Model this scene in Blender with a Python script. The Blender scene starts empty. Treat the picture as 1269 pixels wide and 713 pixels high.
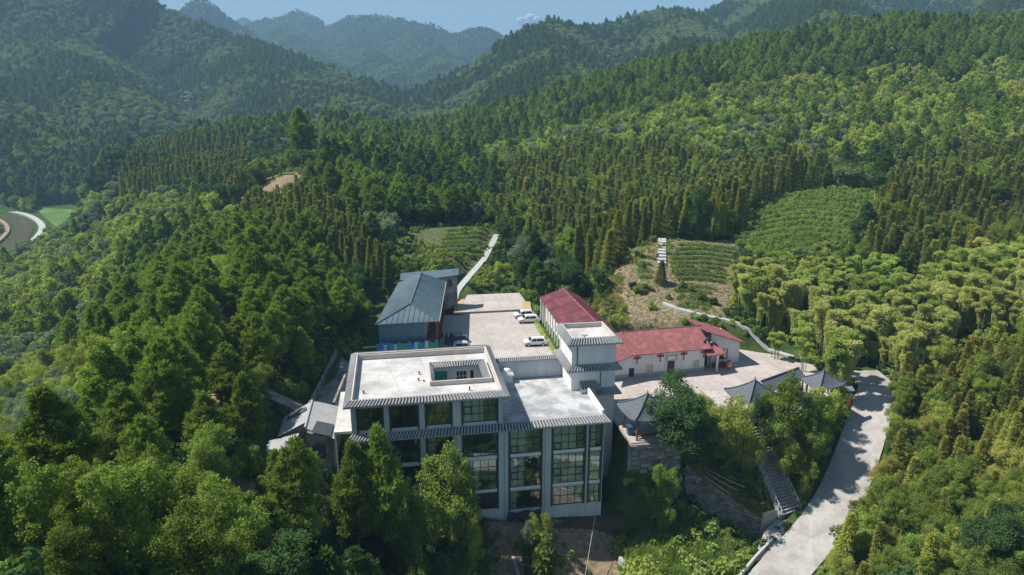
import bpy, math, random
import numpy as np
from mathutils import Vector, Matrix
random.seed(7); RNG = np.random.default_rng(11)
scene = bpy.context.scene
COL = scene.collection
R = math.radians

# ------------------------------------------------------------------ camera
CAM_H = 46.4; PITCH = R(15.5); FOC = 846.0; CX, CY = 634.5, 356.5
cam_d = bpy.data.cameras.new('camera'); cam = bpy.data.objects.new('camera', cam_d); COL.objects.link(cam)
cam.location = (0, 0, CAM_H); cam.rotation_euler = (math.pi/2 - PITCH, 0, 0)
cam_d.sensor_width = 36.0; cam_d.lens = 36.0*FOC/1269.0
cam_d.clip_start = 0.5; cam_d.clip_end = 20000
scene.camera = cam

# ------------------------------------------------------------------ sky and sun
SUNV = Vector((-0.704, 0.10, 1.0)).normalized()
SUN_EL = math.asin(SUNV.z)
SUN_AZ = math.atan2(SUNV.x, SUNV.y)          # measured from +Y towards +X
world = bpy.data.worlds.new('World'); scene.world = world; world.use_nodes = True
wn = world.node_tree; wn.nodes.clear()
sky = wn.nodes.new('ShaderNodeTexSky'); sky.sky_type = 'NISHITA'; sky.sun_disc = False
sky.sun_elevation = SUN_EL; sky.sun_rotation = SUN_AZ % (2*math.pi)
sky.altitude = 400; sky.air_density = 1.0; sky.dust_density = 0.5; sky.ozone_density = 2.0
bg = wn.nodes.new('ShaderNodeBackground'); bg.inputs['Strength'].default_value = 0.075
wo = wn.nodes.new('ShaderNodeOutputWorld')
wn.links.new(sky.outputs[0], bg.inputs['Color']); wn.links.new(bg.outputs[0], wo.inputs['Surface'])
sun_d = bpy.data.lights.new('sun', 'SUN'); sun_d.energy = 5.0; sun_d.angle = R(0.5); sun_d.color = (1.0, 0.955, 0.88)
sun = bpy.data.objects.new('sun', sun_d); COL.objects.link(sun)
sun.rotation_euler = SUNV.to_track_quat('Z', 'Y').to_euler(); sun.location = (0, 0, 300)
scene.view_settings.view_transform = 'Standard'; scene.view_settings.look = 'None'
scene.view_settings.exposure = 0.62; scene.view_settings.gamma = 1.0
try: scene.view_settings.use_curve_mapping = False
except Exception: pass
scene.cycles.use_denoising = True
scene.cycles.max_bounces = 6; scene.cycles.diffuse_bounces = 3; scene.cycles.glossy_bounces = 2
scene.cycles.transmission_bounces = 3; scene.cycles.transparent_max_bounces = 8; scene.cycles.volume_bounces = 0
scene.cycles.caustics_reflective = False; scene.cycles.caustics_refractive = False
scene.cycles.sample_clamp_indirect = 6
scene.cycles.use_adaptive_sampling = True; scene.cycles.adaptive_threshold = 0.015

# ------------------------------------------------------------------ measuring helpers (photo reading -> place in the world)
YAW = R(9.7)
UX = (math.cos(YAW), math.sin(YAW)); VX = (-math.sin(YAW), math.cos(YAW))
def uvw(u, v): return (u*UX[0] + v*VX[0], u*UX[1] + v*VX[1])
def to_uv(x, y): return (x*UX[0] + y*UX[1], x*VX[0] + y*VX[1])
def ray(px, py):
    x = (px-CX)/FOC; y = (py-CY)/FOC
    return (x, math.cos(PITCH)-y*math.sin(PITCH), -math.sin(PITCH)-y*math.cos(PITCH))
def at_z(px, py, z):
    d = ray(px, py); t = (z-CAM_H)/d[2]; return (d[0]*t, d[1]*t, z)
def at_y(px, py, Y):
    d = ray(px, py); t = Y/d[1]; return (d[0]*t, Y, CAM_H + d[2]*t)
def project(x, y, z):
    z = z-CAM_H; d = y*math.cos(PITCH)-z*math.sin(PITCH); u = -y*math.sin(PITCH)-z*math.cos(PITCH)
    return CX + FOC*x/d, CY + FOC*u/d

# ------------------------------------------------------------------ materials
def new_mat(name):
    m = bpy.data.materials.new(name); m.use_nodes = True
    nt = m.node_tree; nt.nodes.clear()
    out = nt.nodes.new('ShaderNodeOutputMaterial')
    return m, nt, out
def noise_node(nt, scale, detail=4, rough=0.6, coord='Object', vec=None, stretch=None):
    tc = nt.nodes.new('ShaderNodeTexCoord'); n = nt.nodes.new('ShaderNodeTexNoise')
    n.inputs['Scale'].default_value = scale; n.inputs['Detail'].default_value = detail; n.inputs['Roughness'].default_value = rough
    src = tc.outputs[coord]
    if stretch:
        mp = nt.nodes.new('ShaderNodeMapping'); mp.inputs['Scale'].default_value = stretch
        nt.links.new(src, mp.inputs[0]); src = mp.outputs[0]
    nt.links.new(src, n.inputs['Vector'])
    return n
def ramp(nt, fac, stops):
    r = nt.nodes.new('ShaderNodeValToRGB'); e = r.color_ramp.elements
    while len(e) > 1: e.remove(e[-1])
    e[0].position = stops[0][0]; e[0].color = (*stops[0][1], 1)
    for p, c in stops[1:]:
        k = e.new(p); k.color = (*c, 1)
    nt.links.new(fac, r.inputs[0]); return r
def simple(name, col, rough=0.7, var=0.12, scale=1.5, metal=0.0, bump=0.0, stretch=None, coord='Object', dirt=None, spec=0.4):
    m, nt, out = new_mat(name)
    b = nt.nodes.new('ShaderNodeBsdfPrincipled')
    b.inputs['Roughness'].default_value = rough; b.inputs['Metallic'].default_value = metal
    b.inputs['Specular IOR Level'].default_value = spec
    n = noise_node(nt, scale, 5, 0.65, coord, stretch=stretch)
    lo = tuple(max(0, c*(1-var)) for c in col); hi = tuple(min(1, c*(1+var)) for c in col)
    if dirt: st = [(0.32, dirt), (0.45, lo), (0.68, hi)]
    else: st = [(0.3, lo), (0.7, hi)]
    r = ramp(nt, n.outputs['Fac'], st)
    nt.links.new(r.outputs[0], b.inputs['Base Color'])
    if bump:
        n2 = noise_node(nt, scale*7, 4, 0.6, coord)
        bp = nt.nodes.new('ShaderNodeBump'); bp.inputs['Strength'].default_value = bump; bp.inputs['Distance'].default_value = 0.05
        nt.links.new(n2.outputs['Fac'], bp.inputs['Height']); nt.links.new(bp.outputs[0], b.inputs['Normal'])
    nt.links.new(b.outputs[0], out.inputs['Surface'])
    return m
def concrete(name, base, stain, scale=0.18, streak=None, fine=2.2, lo=0.36, hi=0.6, grid=0):
    m, nt, out = new_mat(name)
    b = nt.nodes.new('ShaderNodeBsdfPrincipled'); b.inputs['Roughness'].default_value = 0.88; b.inputs['Specular IOR Level'].default_value = 0.25
    n = noise_node(nt, scale, 6, 0.68, 'Object', stretch=streak)
    r = ramp(nt, n.outputs['Fac'], [(lo, stain), (hi, base)])
    n2 = noise_node(nt, fine, 6, 0.7, 'Object')
    r2 = ramp(nt, n2.outputs['Fac'], [(0.3, (0.80, 0.80, 0.80)), (0.7, (1.08, 1.08, 1.08))])
    mx = nt.nodes.new('ShaderNodeMix'); mx.data_type = 'RGBA'; mx.blend_type = 'MULTIPLY'; mx.inputs[0].default_value = 1.0
    nt.links.new(r.outputs[0], mx.inputs[6]); nt.links.new(r2.outputs[0], mx.inputs[7])
    last = mx.outputs[2]
    if grid:
        tc = nt.nodes.new('ShaderNodeTexCoord'); mp = nt.nodes.new('ShaderNodeMapping'); mp.inputs['Rotation'].default_value = (0, 0, -math.radians(9.7)); br = nt.nodes.new('ShaderNodeTexBrick')
        br.offset = 0; br.inputs['Scale'].default_value = 1.0; br.inputs['Brick Width'].default_value = grid; br.inputs['Row Height'].default_value = grid; br.inputs['Mortar Size'].default_value = 0.035; br.inputs['Mortar Smooth'].default_value = 0.3
        br.inputs['Color1'].default_value = (1,1,1,1); br.inputs['Color2'].default_value = (0.93,0.93,0.92,1); br.inputs['Mortar'].default_value = (0.62,0.61,0.6,1)
        nt.links.new(tc.outputs['Object'], mp.inputs[0]); nt.links.new(mp.outputs[0], br.inputs[0])
        m3 = nt.nodes.new('ShaderNodeMix'); m3.data_type = 'RGBA'; m3.blend_type = 'MULTIPLY'; m3.inputs[0].default_value = 1.0
        nt.links.new(last, m3.inputs[6]); nt.links.new(br.outputs[0], m3.inputs[7]); last = m3.outputs[2]
    nt.links.new(last, b.inputs['Base Color'])
    nt.links.new(b.outputs[0], out.inputs['Surface'])
    return m
def leaf_mat(name, dark, light, hue=0.014, transl=0.4):
    """a foliage colour: each leaf and each tree a little different"""
    m, nt, out = new_mat(name)
    geo = nt.nodes.new('ShaderNodeNewGeometry'); oi = nt.nodes.new('ShaderNodeObjectInfo')
    add = nt.nodes.new('ShaderNodeMath'); add.operation = 'ADD'
    m1 = nt.nodes.new('ShaderNodeMath'); m1.operation = 'MULTIPLY'; m1.inputs[1].default_value = 0.55
    m2 = nt.nodes.new('ShaderNodeMath'); m2.operation = 'MULTIPLY'; m2.inputs[1].default_value = 0.45
    nt.links.new(geo.outputs['Random Per Island'], m1.inputs[0]); nt.links.new(oi.outputs['Random'], m2.inputs[0])
    nt.links.new(m1.outputs[0], add.inputs[0]); nt.links.new(m2.outputs[0], add.inputs[1])
    r = ramp(nt, add.outputs[0], [(0.05, dark), (0.95, light)])
    hs = nt.nodes.new('ShaderNodeHueSaturation')
    mr = nt.nodes.new('ShaderNodeMapRange'); mr.inputs[3].default_value = 0.5-hue; mr.inputs[4].default_value = 0.5+hue
    nt.links.new(oi.outputs['Random'], mr.inputs[0]); nt.links.new(mr.outputs[0], hs.inputs['Hue'])
    nt.links.new(r.outputs[0], hs.inputs['Color'])
    d = nt.nodes.new('ShaderNodeBsdfDiffuse'); t = nt.nodes.new('ShaderNodeBsdfTranslucent'); mx = nt.nodes.new('ShaderNodeMixShader')
    mx.inputs[0].default_value = transl
    nt.links.new(hs.outputs[0], d.inputs[0])
    tm = nt.nodes.new('ShaderNodeMix'); tm.data_type = 'RGBA'; tm.blend_type = 'MULTIPLY'; tm.inputs[0].default_value = 1
    tm.inputs[7].default_value = (1.15, 1.25, 0.6, 1)
    nt.links.new(hs.outputs[0], tm.inputs[6]); nt.links.new(tm.outputs[2], t.inputs[0])
    nt.links.new(d.outputs[0], mx.inputs[1]); nt.links.new(t.outputs[0], mx.inputs[2])
    nt.links.new(mx.outputs[0], out.inputs['Surface'])
    return m
M = {}
M['wall'] = simple('painted_wall', (0.52, 0.55, 0.56), 0.8, 0.13, 0.8, bump=0.05, stretch=(1, 1, 0.10))
M['wall_white'] = simple('white_wall', (0.74, 0.735, 0.715), 0.8, 0.10, 0.9, stretch=(1, 1, 0.12))
M['cream'] = simple('cream_parapet', (0.52, 0.47, 0.42), 0.85, 0.1, 0.8)
M['deck'] = concrete('roof_screed', (0.63, 0.615, 0.59), (0.42, 0.40, 0.375), 0.22, grid=4.85)
M['deck_grey'] = concrete('worn_terrace_screed', (0.52, 0.52, 0.52), (0.30, 0.31, 0.31), 0.28, fine=1.2, lo=0.44, hi=0.58)
M['yard'] = concrete('yard_concrete', (0.50, 0.455, 0.41), (0.40, 0.365, 0.33), 0.12, fine=0.9, grid=4.0)
M['plaza'] = concrete('plaza_concrete', (0.52, 0.46, 0.42), (0.41, 0.36, 0.33), 0.16, fine=1.2, grid=3.0)
M['road'] = concrete('road_concrete', (0.43, 0.405, 0.38), (0.31, 0.29, 0.27), 0.25, fine=1.2)
M['kerb'] = simple('kerb_concrete', (0.42, 0.42, 0.40), 0.9, 0.15, 1.0)
M['rough_conc'] = concrete('weathered_concrete', (0.34, 0.33, 0.31), (0.14, 0.14, 0.12), 0.6)
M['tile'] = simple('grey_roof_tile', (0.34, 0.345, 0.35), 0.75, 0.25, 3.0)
M['tile_pan'] = simple('dark_pan_tile', (0.07, 0.07, 0.07), 0.85, 0.3, 3.0)  # pan channels coloured darker than the cover rolls, for stronger striping
M['tile_dark'] = simple('slate_blue_roof_tile', (0.13, 0.155, 0.18), 0.7, 0.2, 2.0)
M['pav_tile'] = simple('pavilion_tile', (0.105, 0.122, 0.140), 0.7, 0.18, 2.0)
M['trim'] = simple('dark_teal_frame', (0.035, 0.05, 0.058), 0.5, 0.1)
M['dark_metal'] = simple('dark_metal', (0.05, 0.05, 0.055), 0.5, 0.1)
M['steel'] = simple('galvanised_steel', (0.42, 0.44, 0.46), 0.45, 0.1, metal=0.6)
M['blue_roof'] = simple('grey_blue_sheet_roof', (0.085, 0.135, 0.160), 0.6, 0.22, 0.35)
M['blue_wall'] = simple('teal_blue_panel', (0.055, 0.150, 0.210), 0.6, 0.08, 0.6)
M['red_roof'] = simple('faded_red_sheet', (0.185, 0.048, 0.060), 0.75, 0.28, 0.7, stretch=(1, 0.4, 1), dirt=(0.12, 0.045, 0.045))
M['red_tile'] = simple('pink_red_tile', (0.31, 0.112, 0.108), 0.85, 0.26, 0.9, dirt=(0.20, 0.095, 0.088))
M['red'] = simple('red_lacquer', (0.36, 0.03, 0.03), 0.5, 0.15)
M['orange'] = simple('orange_board', (0.75, 0.20, 0.05), 0.5, 0.05)
M['wood'] = simple('brown_timber', (0.17, 0.075, 0.045), 0.8, 0.2, 2)
M['bark'] = simple('bark', (0.085, 0.065, 0.048), 0.9, 0.3, 3)
M['bark_pale'] = simple('pale_bark', (0.20, 0.165, 0.13), 0.9, 0.3, 3)
M['culm'] = simple('bamboo_culm', (0.16, 0.20, 0.07), 0.6, 0.2, 3)
M['shed_sheet'] = simple('grey_cement_sheet', (0.33, 0.33, 0.335), 0.8, 0.12, 0.7)
M['shed_dark'] = simple('dark_felt', (0.055, 0.065, 0.075), 0.6, 0.15, 1)
M['car_white'] = simple('white_car_paint', (0.74, 0.74, 0.75), 0.25, 0.02)
M['car_blue'] = simple('blue_car_paint', (0.03, 0.08, 0.14), 0.3, 0.05)
M['car_silver'] = simple('silver_car_paint', (0.50, 0.53, 0.55), 0.3, 0.04)
M['car_glass'] = simple('car_glass', (0.02, 0.025, 0.03), 0.08, 0.02)
M['rubber'] = simple('tyre_rubber', (0.025, 0.025, 0.025), 0.85, 0.1)
M['headlight'] = simple('headlight_lens', (0.6, 0.62, 0.65), 0.15, 0.02)
M['taillight'] = simple('tail_light_lens', (0.35, 0.02, 0.02), 0.2, 0.02)
M['curtain'] = simple('pale_curtain', (0.72, 0.72, 0.70), 0.9, 0.15, 1.2, stretch=(4, 4, 0.2))
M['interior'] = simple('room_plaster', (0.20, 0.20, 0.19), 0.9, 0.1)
M['tarp_blue'] = simple('blue_tarp', (0.02, 0.15, 0.45), 0.6, 0.2, 1.5, stretch=(3, 1, 1))
M['tarp_green'] = simple('teal_tarp', (0.015, 0.22, 0.19), 0.6, 0.2, 1.5)
M['tarp_pale'] = simple('pale_blue_sheet', (0.20, 0.42, 0.62), 0.6, 0.2, 1.5)
M['tarp_dark'] = simple('dark_net', (0.03, 0.033, 0.042), 0.8, 0.2, 1.5)
M['board'] = simple('tan_board', (0.42, 0.33, 0.17), 0.8, 0.12, 1.5)
M['soil'] = simple('bare_soil', (0.30, 0.215, 0.145), 0.95, 0.25, 0.6, bump=0.3)
M['earth'] = simple('dark_earth_bank', (0.085, 0.062, 0.042), 0.95, 0.35, 1.2, bump=0.4)
M['paint_mark'] = simple('road_paint', (0.62, 0.62, 0.60), 0.8, 0.15, 3)
M['cable'] = simple('pale_cable', (0.55, 0.55, 0.54), 0.6, 0.05)
M['cloth'] = simple('white_cloth', (0.7, 0.7, 0.68), 0.9, 0.08)
M['fruit_red'] = simple('red_bunting', (0.40, 0.06, 0.05), 0.7, 0.3)
def stone_mat():
    m, nt, out = new_mat('rubble_stone')
    b = nt.nodes.new('ShaderNodeBsdfPrincipled'); b.inputs['Roughness'].default_value = 0.9
    oi = nt.nodes.new('ShaderNodeObjectInfo'); g = nt.nodes.new('ShaderNodeNewGeometry')
    ad = nt.nodes.new('ShaderNodeMath'); ad.operation = 'FRACT'
    a2 = nt.nodes.new('ShaderNodeMath'); a2.operation = 'ADD'
    nt.links.new(oi.outputs['Random'], a2.inputs[0]); nt.links.new(g.outputs['Random Per Island'], a2.inputs[1]); nt.links.new(a2.outputs[0], ad.inputs[0])
    r = ramp(nt, ad.outputs[0], [(0.0, (0.13, 0.12, 0.11)), (0.5, (0.22, 0.205, 0.19)), (1.0, (0.34, 0.31, 0.28))])
    nt.links.new(r.outputs[0], b.inputs['Base Color']); nt.links.new(b.outputs[0], out.inputs['Surface'])
    return m
M['stone'] = stone_mat()
def glass_mat():
    m, nt, out = new_mat('window_glass')
    tr = nt.nodes.new('ShaderNodeBsdfTransparent'); tr.inputs[0].default_value = (0.86, 0.9, 0.9, 1)
    gl = nt.nodes.new('ShaderNodeBsdfGlossy'); gl.inputs['Roughness'].default_value = 0.03; gl.inputs[0].default_value = (0.85, 0.9, 0.92, 1)
    lw = nt.nodes.new('ShaderNodeLayerWeight'); lw.inputs[0].default_value = 0.35; fr = nt.nodes.new('ShaderNodeMapRange'); fr.inputs[3].default_value = 0.10; fr.inputs[4].default_value = 0.55; nt.links.new(lw.outputs['Facing'], fr.inputs[0])
    mx = nt.nodes.new('ShaderNodeMixShader')
    nt.links.new(fr.outputs[0], mx.inputs[0]); nt.links.new(tr.outputs[0], mx.inputs[1]); nt.links.new(gl.outputs[0], mx.inputs[2])
    nt.links.new(mx.outputs[0], out.inputs['Surface'])
    return m
M['glass'] = glass_mat()
def ground_mat():
    """soil and low green growth, mixed by noise; a few bare slopes where the attribute 'bare' says so"""
    m, nt, out = new_mat('hill_ground')
    b = nt.nodes.new('ShaderNodeBsdfPrincipled'); b.inputs['Roughness'].default_value = 1.0; b.inputs['Specular IOR Level'].default_value = 0.1
    n = noise_node(nt, 0.25, 8, 0.7, 'Object')
    n2 = noise_node(nt, 1.6, 6, 0.7, 'Object')
    green = ramp(nt, n.outputs['Fac'], [(0.3, (0.018, 0.032, 0.010)), (0.5, (0.045, 0.080, 0.020)), (0.7, (0.085, 0.115, 0.035))])
    soil = ramp(nt, n2.outputs['Fac'], [(0.3, (0.13, 0.095, 0.060)), (0.55, (0.30, 0.22, 0.145)), (0.75, (0.40, 0.31, 0.21))])
    at = nt.nodes.new('ShaderNodeAttribute'); at.attribute_name = 'bare'
    ms = nt.nodes.new('ShaderNodeMath'); ms.operation = 'ADD'
    mm = nt.nodes.new('ShaderNodeMapRange'); mm.inputs[1].default_value = 0.55; mm.inputs[2].default_value = 0.7; mm.clamp = True
    s = nt.nodes.new('ShaderNodeMath'); s.operation = 'MULTIPLY'; s.inputs[1].default_value = 0.5
    nt.links.new(n2.outputs['Fac'], s.inputs[0]); nt.links.new(s.outputs[0], ms.inputs[0])
    s2 = nt.nodes.new('ShaderNodeMath'); s2.operation = 'MULTIPLY'; s2.inputs[1].default_value = 0.6
    nt.links.new(at.outputs['Fac'], s2.inputs[0]); nt.links.new(s2.outputs[0], ms.inputs[1]); nt.links.new(ms.outputs[0], mm.inputs[0])
    mx = nt.nodes.new('ShaderNodeMix'); mx.data_type = 'RGBA'
    nt.links.new(mm.outputs[0], mx.inputs[0]); nt.links.new(green.outputs[0], mx.inputs[6]); nt.links.new(soil.outputs[0], mx.inputs[7])
    nt.links.new(mx.outputs[2], b.inputs['Base Color'])
    bp = nt.nodes.new('ShaderNodeBump'); bp.inputs['Strength'].default_value = 0.6; bp.inputs['Distance'].default_value = 0.4
    nt.links.new(n2.outputs['Fac'], bp.inputs['Height']); nt.links.new(bp.outputs[0], b.inputs['Normal'])
    nt.links.new(b.outputs[0], out.inputs['Surface'])
    return m
M['ground'] = ground_mat()
def far_ground():
    m, nt, out = new_mat('far_slope')
    b = nt.nodes.new('ShaderNodeBsdfDiffuse')
    n = noise_node(nt, 0.03, 8, 0.7, 'Object')
    r = ramp(nt, n.outputs['Fac'], [(0.35, (0.020, 0.034, 0.014)), (0.65, (0.045, 0.065, 0.022))])
    nt.links.new(r.outputs[0], b.inputs[0]); nt.links.new(b.outputs[0], out.inputs['Surface']); return m
M['far'] = far_ground()
def water_mat():
    m, nt, out = new_mat('river_water')
    b = nt.nodes.new('ShaderNodeBsdfPrincipled'); b.inputs['Base Color'].default_value = (0.11, 0.095, 0.06, 1); b.inputs['Roughness'].default_value = 0.2
    n = noise_node(nt, 0.8, 3); bp = nt.nodes.new('ShaderNodeBump'); bp.inputs['Strength'].default_value = 0.15
    nt.links.new(n.outputs['Fac'], bp.inputs['Height']); nt.links.new(bp.outputs[0], b.inputs['Normal'])
    nt.links.new(b.outputs[0], out.inputs['Surface']); return m
M['water'] = water_mat()

# ------------------------------------------------------------------ mesh helpers
class MB:
    def __init__(s, off=(0, 0, 0)): s.v = []; s.f = []; s.mi = []; s.off = off
    def add(s, vs, fs, mi=0):
        b = len(s.v); o = s.off
        s.v += [(p[0]-o[0], p[1]-o[1], p[2]-o[2]) for p in vs]
        s.f += [tuple(i+b for i in f) for f in fs]; s.mi += [mi]*len(fs)
        return s
    def box(s, x0, x1, y0, y1, z0, z1, mi=0):
        return s.add([(x0,y0,z0),(x1,y0,z0),(x1,y1,z0),(x0,y1,z0),(x0,y0,z1),(x1,y0,z1),(x1,y1,z1),(x0,y1,z1)],
              [(3,2,1,0),(4,5,6,7),(0,1,5,4),(1,2,6,5),(2,3,7,6),(3,0,4,7)], mi)
    def prism(s, pts, z0, z1, mi=0):
        """polygon (ccw) extruded between two heights; z0, z1 numbers or lists"""
        n = len(pts); a = z0 if isinstance(z0, (list, tuple)) else [z0]*n; b = z1 if isinstance(z1, (list, tuple)) else [z1]*n
        vs = [(p[0], p[1], a[i]) for i, p in enumerate(pts)] + [(p[0], p[1], b[i]) for i, p in enumerate(pts)]
        fs = [tuple(range(n-1, -1, -1)), tuple(range(n, 2*n))] + [(i, (i+1) % n, n+(i+1) % n, n+i) for i in range(n)]
        return s.add(vs, fs, mi)
    def slab(s, q, t, mi=0):
        """thick sheet: 3 or 4 corner points, thickness t straight down"""
        n = len(q); vs = list(q) + [(p[0], p[1], p[2]-t) for p in q]
        fs = [tuple(range(n)), tuple(range(2*n-1, n-1, -1))] + [(i, n+i, n+(i+1) % n, (i+1) % n) for i in range(n)]
        return s.add(vs, fs, mi)
    def tube(s, p0, p1, r0, r1=None, n=6, mi=0):
        r1 = r0 if r1 is None else r1
        p0 = Vector(p0); p1 = Vector(p1); d = (p1-p0).normalized()
        a = d.cross(Vector((0, 0, 1)) if abs(d.z) < 0.95 else Vector((1, 0, 0))).normalized(); b = d.cross(a)
        vs = []
        for p, r in ((p0, r0), (p1, r1)):
            for i in range(n):
                t = 2*math.pi*i/n; vs.append(tuple(p + a*math.cos(t)*r + b*math.sin(t)*r))
        fs = [(i, (i+1) % n, n+(i+1) % n, n+i) for i in range(n)] + [tuple(range(n-1, -1, -1)), tuple(range(n, 2*n))]
        return s.add(vs, fs, mi)
    def build(s, name, mats, parent=None, smooth=False):
        me = bpy.data.meshes.new(name); me.from_pydata(s.v, [], s.f)
        if not isinstance(mats, (list, tuple)): mats = [mats]
        for m in mats: me.materials.append(M[m] if isinstance(m, str) else m)
        if len(mats) > 1: me.polygons.foreach_set('material_index', s.mi)
        if smooth: me.polygons.foreach_set('use_smooth', [True]*len(me.polygons))
        me.validate(); me.update()
        o = bpy.data.objects.new(name, me); COL.objects.link(o); o.parent = parent
        return o
def tag(o, label=None, cat=None, group=None, kind=None):
    if label: o['label'] = label
    if cat: o['category'] = cat
    if group: o['group'] = group
    if kind: o['kind'] = kind
    return o
def empty(name, loc, rz=0, label=None, cat=None, group=None):
    o = bpy.data.objects.new(name, None); COL.objects.link(o); o.location = loc; o.rotation_euler = (0, 0, rz)
    o.empty_display_size = 0.3
    return tag(o, label, cat, group)
def copy_tree(o, parent=None):
    c = o.copy(); COL.objects.link(c); c.parent = parent
    for ch in list(o.children): copy_tree(ch, c)
    return c
def tile_strip(mb, i0, i1, o0, o1, pitch=0.42, h=0.15, thick=0.12, mi=0):
    """corrugated run of tiles between an upper line i0-i1 and a drip line o0-o1: one connected sheet with a soffit"""
    L = max((Vector(o1)-Vector(o0)).length, (Vector(i1)-Vector(i0)).length); n = max(2, int(L/pitch))
    prof = [(0.0, 0), (0.08, h), (0.48, h), (0.56, 0)]
    A = []; B = []
    for k in range(n):
        for (t, z) in prof:
            s = (k+t)/n
            A.append(tuple(i0[j]+(i1[j]-i0[j])*s + (z if j == 2 else 0) for j in range(3)))
            B.append(tuple(o0[j]+(o1[j]-o0[j])*s + (z if j == 2 else 0) for j in range(3)))
    A.append(tuple(i1)); B.append(tuple(o1))
    m = len(A); C = [(p[0], p[1], o0[2]-thick) for p in B]; D = [(p[0], p[1], i0[2]-thick-0.1) for p in A]
    vs = A+B+C+D
    fs = [(i, m+i, m+i+1, i+1) for i in range(m-1)] + [(m+i, 2*m+i, 2*m+i+1, m+i+1) for i in range(m-1)] + [(2*m+i, 3*m+i, 3*m+i+1, 2*m+i+1) for i in range(m-1)]
    mb.add(vs, fs, mi)
    nf = len(fs)
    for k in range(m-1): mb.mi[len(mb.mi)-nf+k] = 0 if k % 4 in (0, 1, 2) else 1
def eave_ring(name, u0, u1, v0, v1, zi, zo, w, parent, off, sides='FRBL', mat=('tile', 'tile_pan'), pitch=0.42, inner_trim=0.0):
    """tiled skirt round a rectangle, sloping out and down by w"""
    mb = MB(off)
    I = {'F': ((u0, v0, zi), (u1, v0, zi)), 'R': ((u1, v0, zi), (u1, v1, zi)), 'B': ((u1, v1, zi), (u0, v1, zi)), 'L': ((u0, v1, zi), (u0, v0, zi))}
    def corner(u, v):
        du = -w if u == u0 else w; dv = -w if v == v0 else w
        if u == u0 and 'L' not in sides: du = 0
        if u == u1 and 'R' not in sides: du = 0
        if v == v0 and 'F' not in sides: dv = 0
        if v == v1 and 'B' not in sides: dv = 0
        return (u+du, v+dv, zo)
    for s in sides:
        a, b = I[s]; tile_strip(mb, a, b, corner(a[0], a[1]), corner(b[0], b[1]), pitch)
    return mb.build(name, mat, parent)
def wall_with_openings(mb, u0, u1, z0, z1, v, th, ops, mi=0):
    """wall in the plane v..v+th with rectangular openings (u0,u1,z0,z1)"""
    us = sorted({u0, u1, *[o[0] for o in ops], *[o[1] for o in ops]}); zs = sorted({z0, z1, *[o[2] for o in ops], *[o[3] for o in ops]})
    us = [x for x in us if u0 <= x <= u1]; zs = [x for x in zs if z0 <= x <= z1]
    idx = {}; vs = []; fs = []
    def vi(u, z, s):
        k = (u, z, s)
        if k not in idx: idx[k] = len(vs); vs.append((u, v + (th if s else 0), z))
        return idx[k]
    def solid(i, j):
        if i < 0 or j < 0 or i >= len(us)-1 or j >= len(zs)-1: return False
        cu = (us[i]+us[i+1])/2; cz = (zs[j]+zs[j+1])/2
        return not any(o[0] < cu < o[1] and o[2] < cz < o[3] for o in ops)
    for i in range(len(us)-1):
        for j in range(len(zs)-1):
            if not solid(i, j): continue
            a, b, c, d = us[i], us[i+1], zs[j], zs[j+1]
            fs.append((vi(a,c,0), vi(b,c,0), vi(b,d,0), vi(a,d,0))); fs.append((vi(a,d,1), vi(b,d,1), vi(b,c,1), vi(a,c,1)))
            if not solid(i-1, j): fs.append((vi(a,c,1), vi(a,c,0), vi(a,d,0), vi(a,d,1)))
            if not solid(i+1, j): fs.append((vi(b,c,0), vi(b,c,1), vi(b,d,1), vi(b,d,0)))
            if not solid(i, j-1): fs.append((vi(a,c,1), vi(b,c,1), vi(b,c,0), vi(a,c,0)))
            if not solid(i, j+1): fs.append((vi(a,d,0), vi(b,d,0), vi(b,d,1), vi(a,d,1)))
    mb.add(vs, fs, mi)

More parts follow.
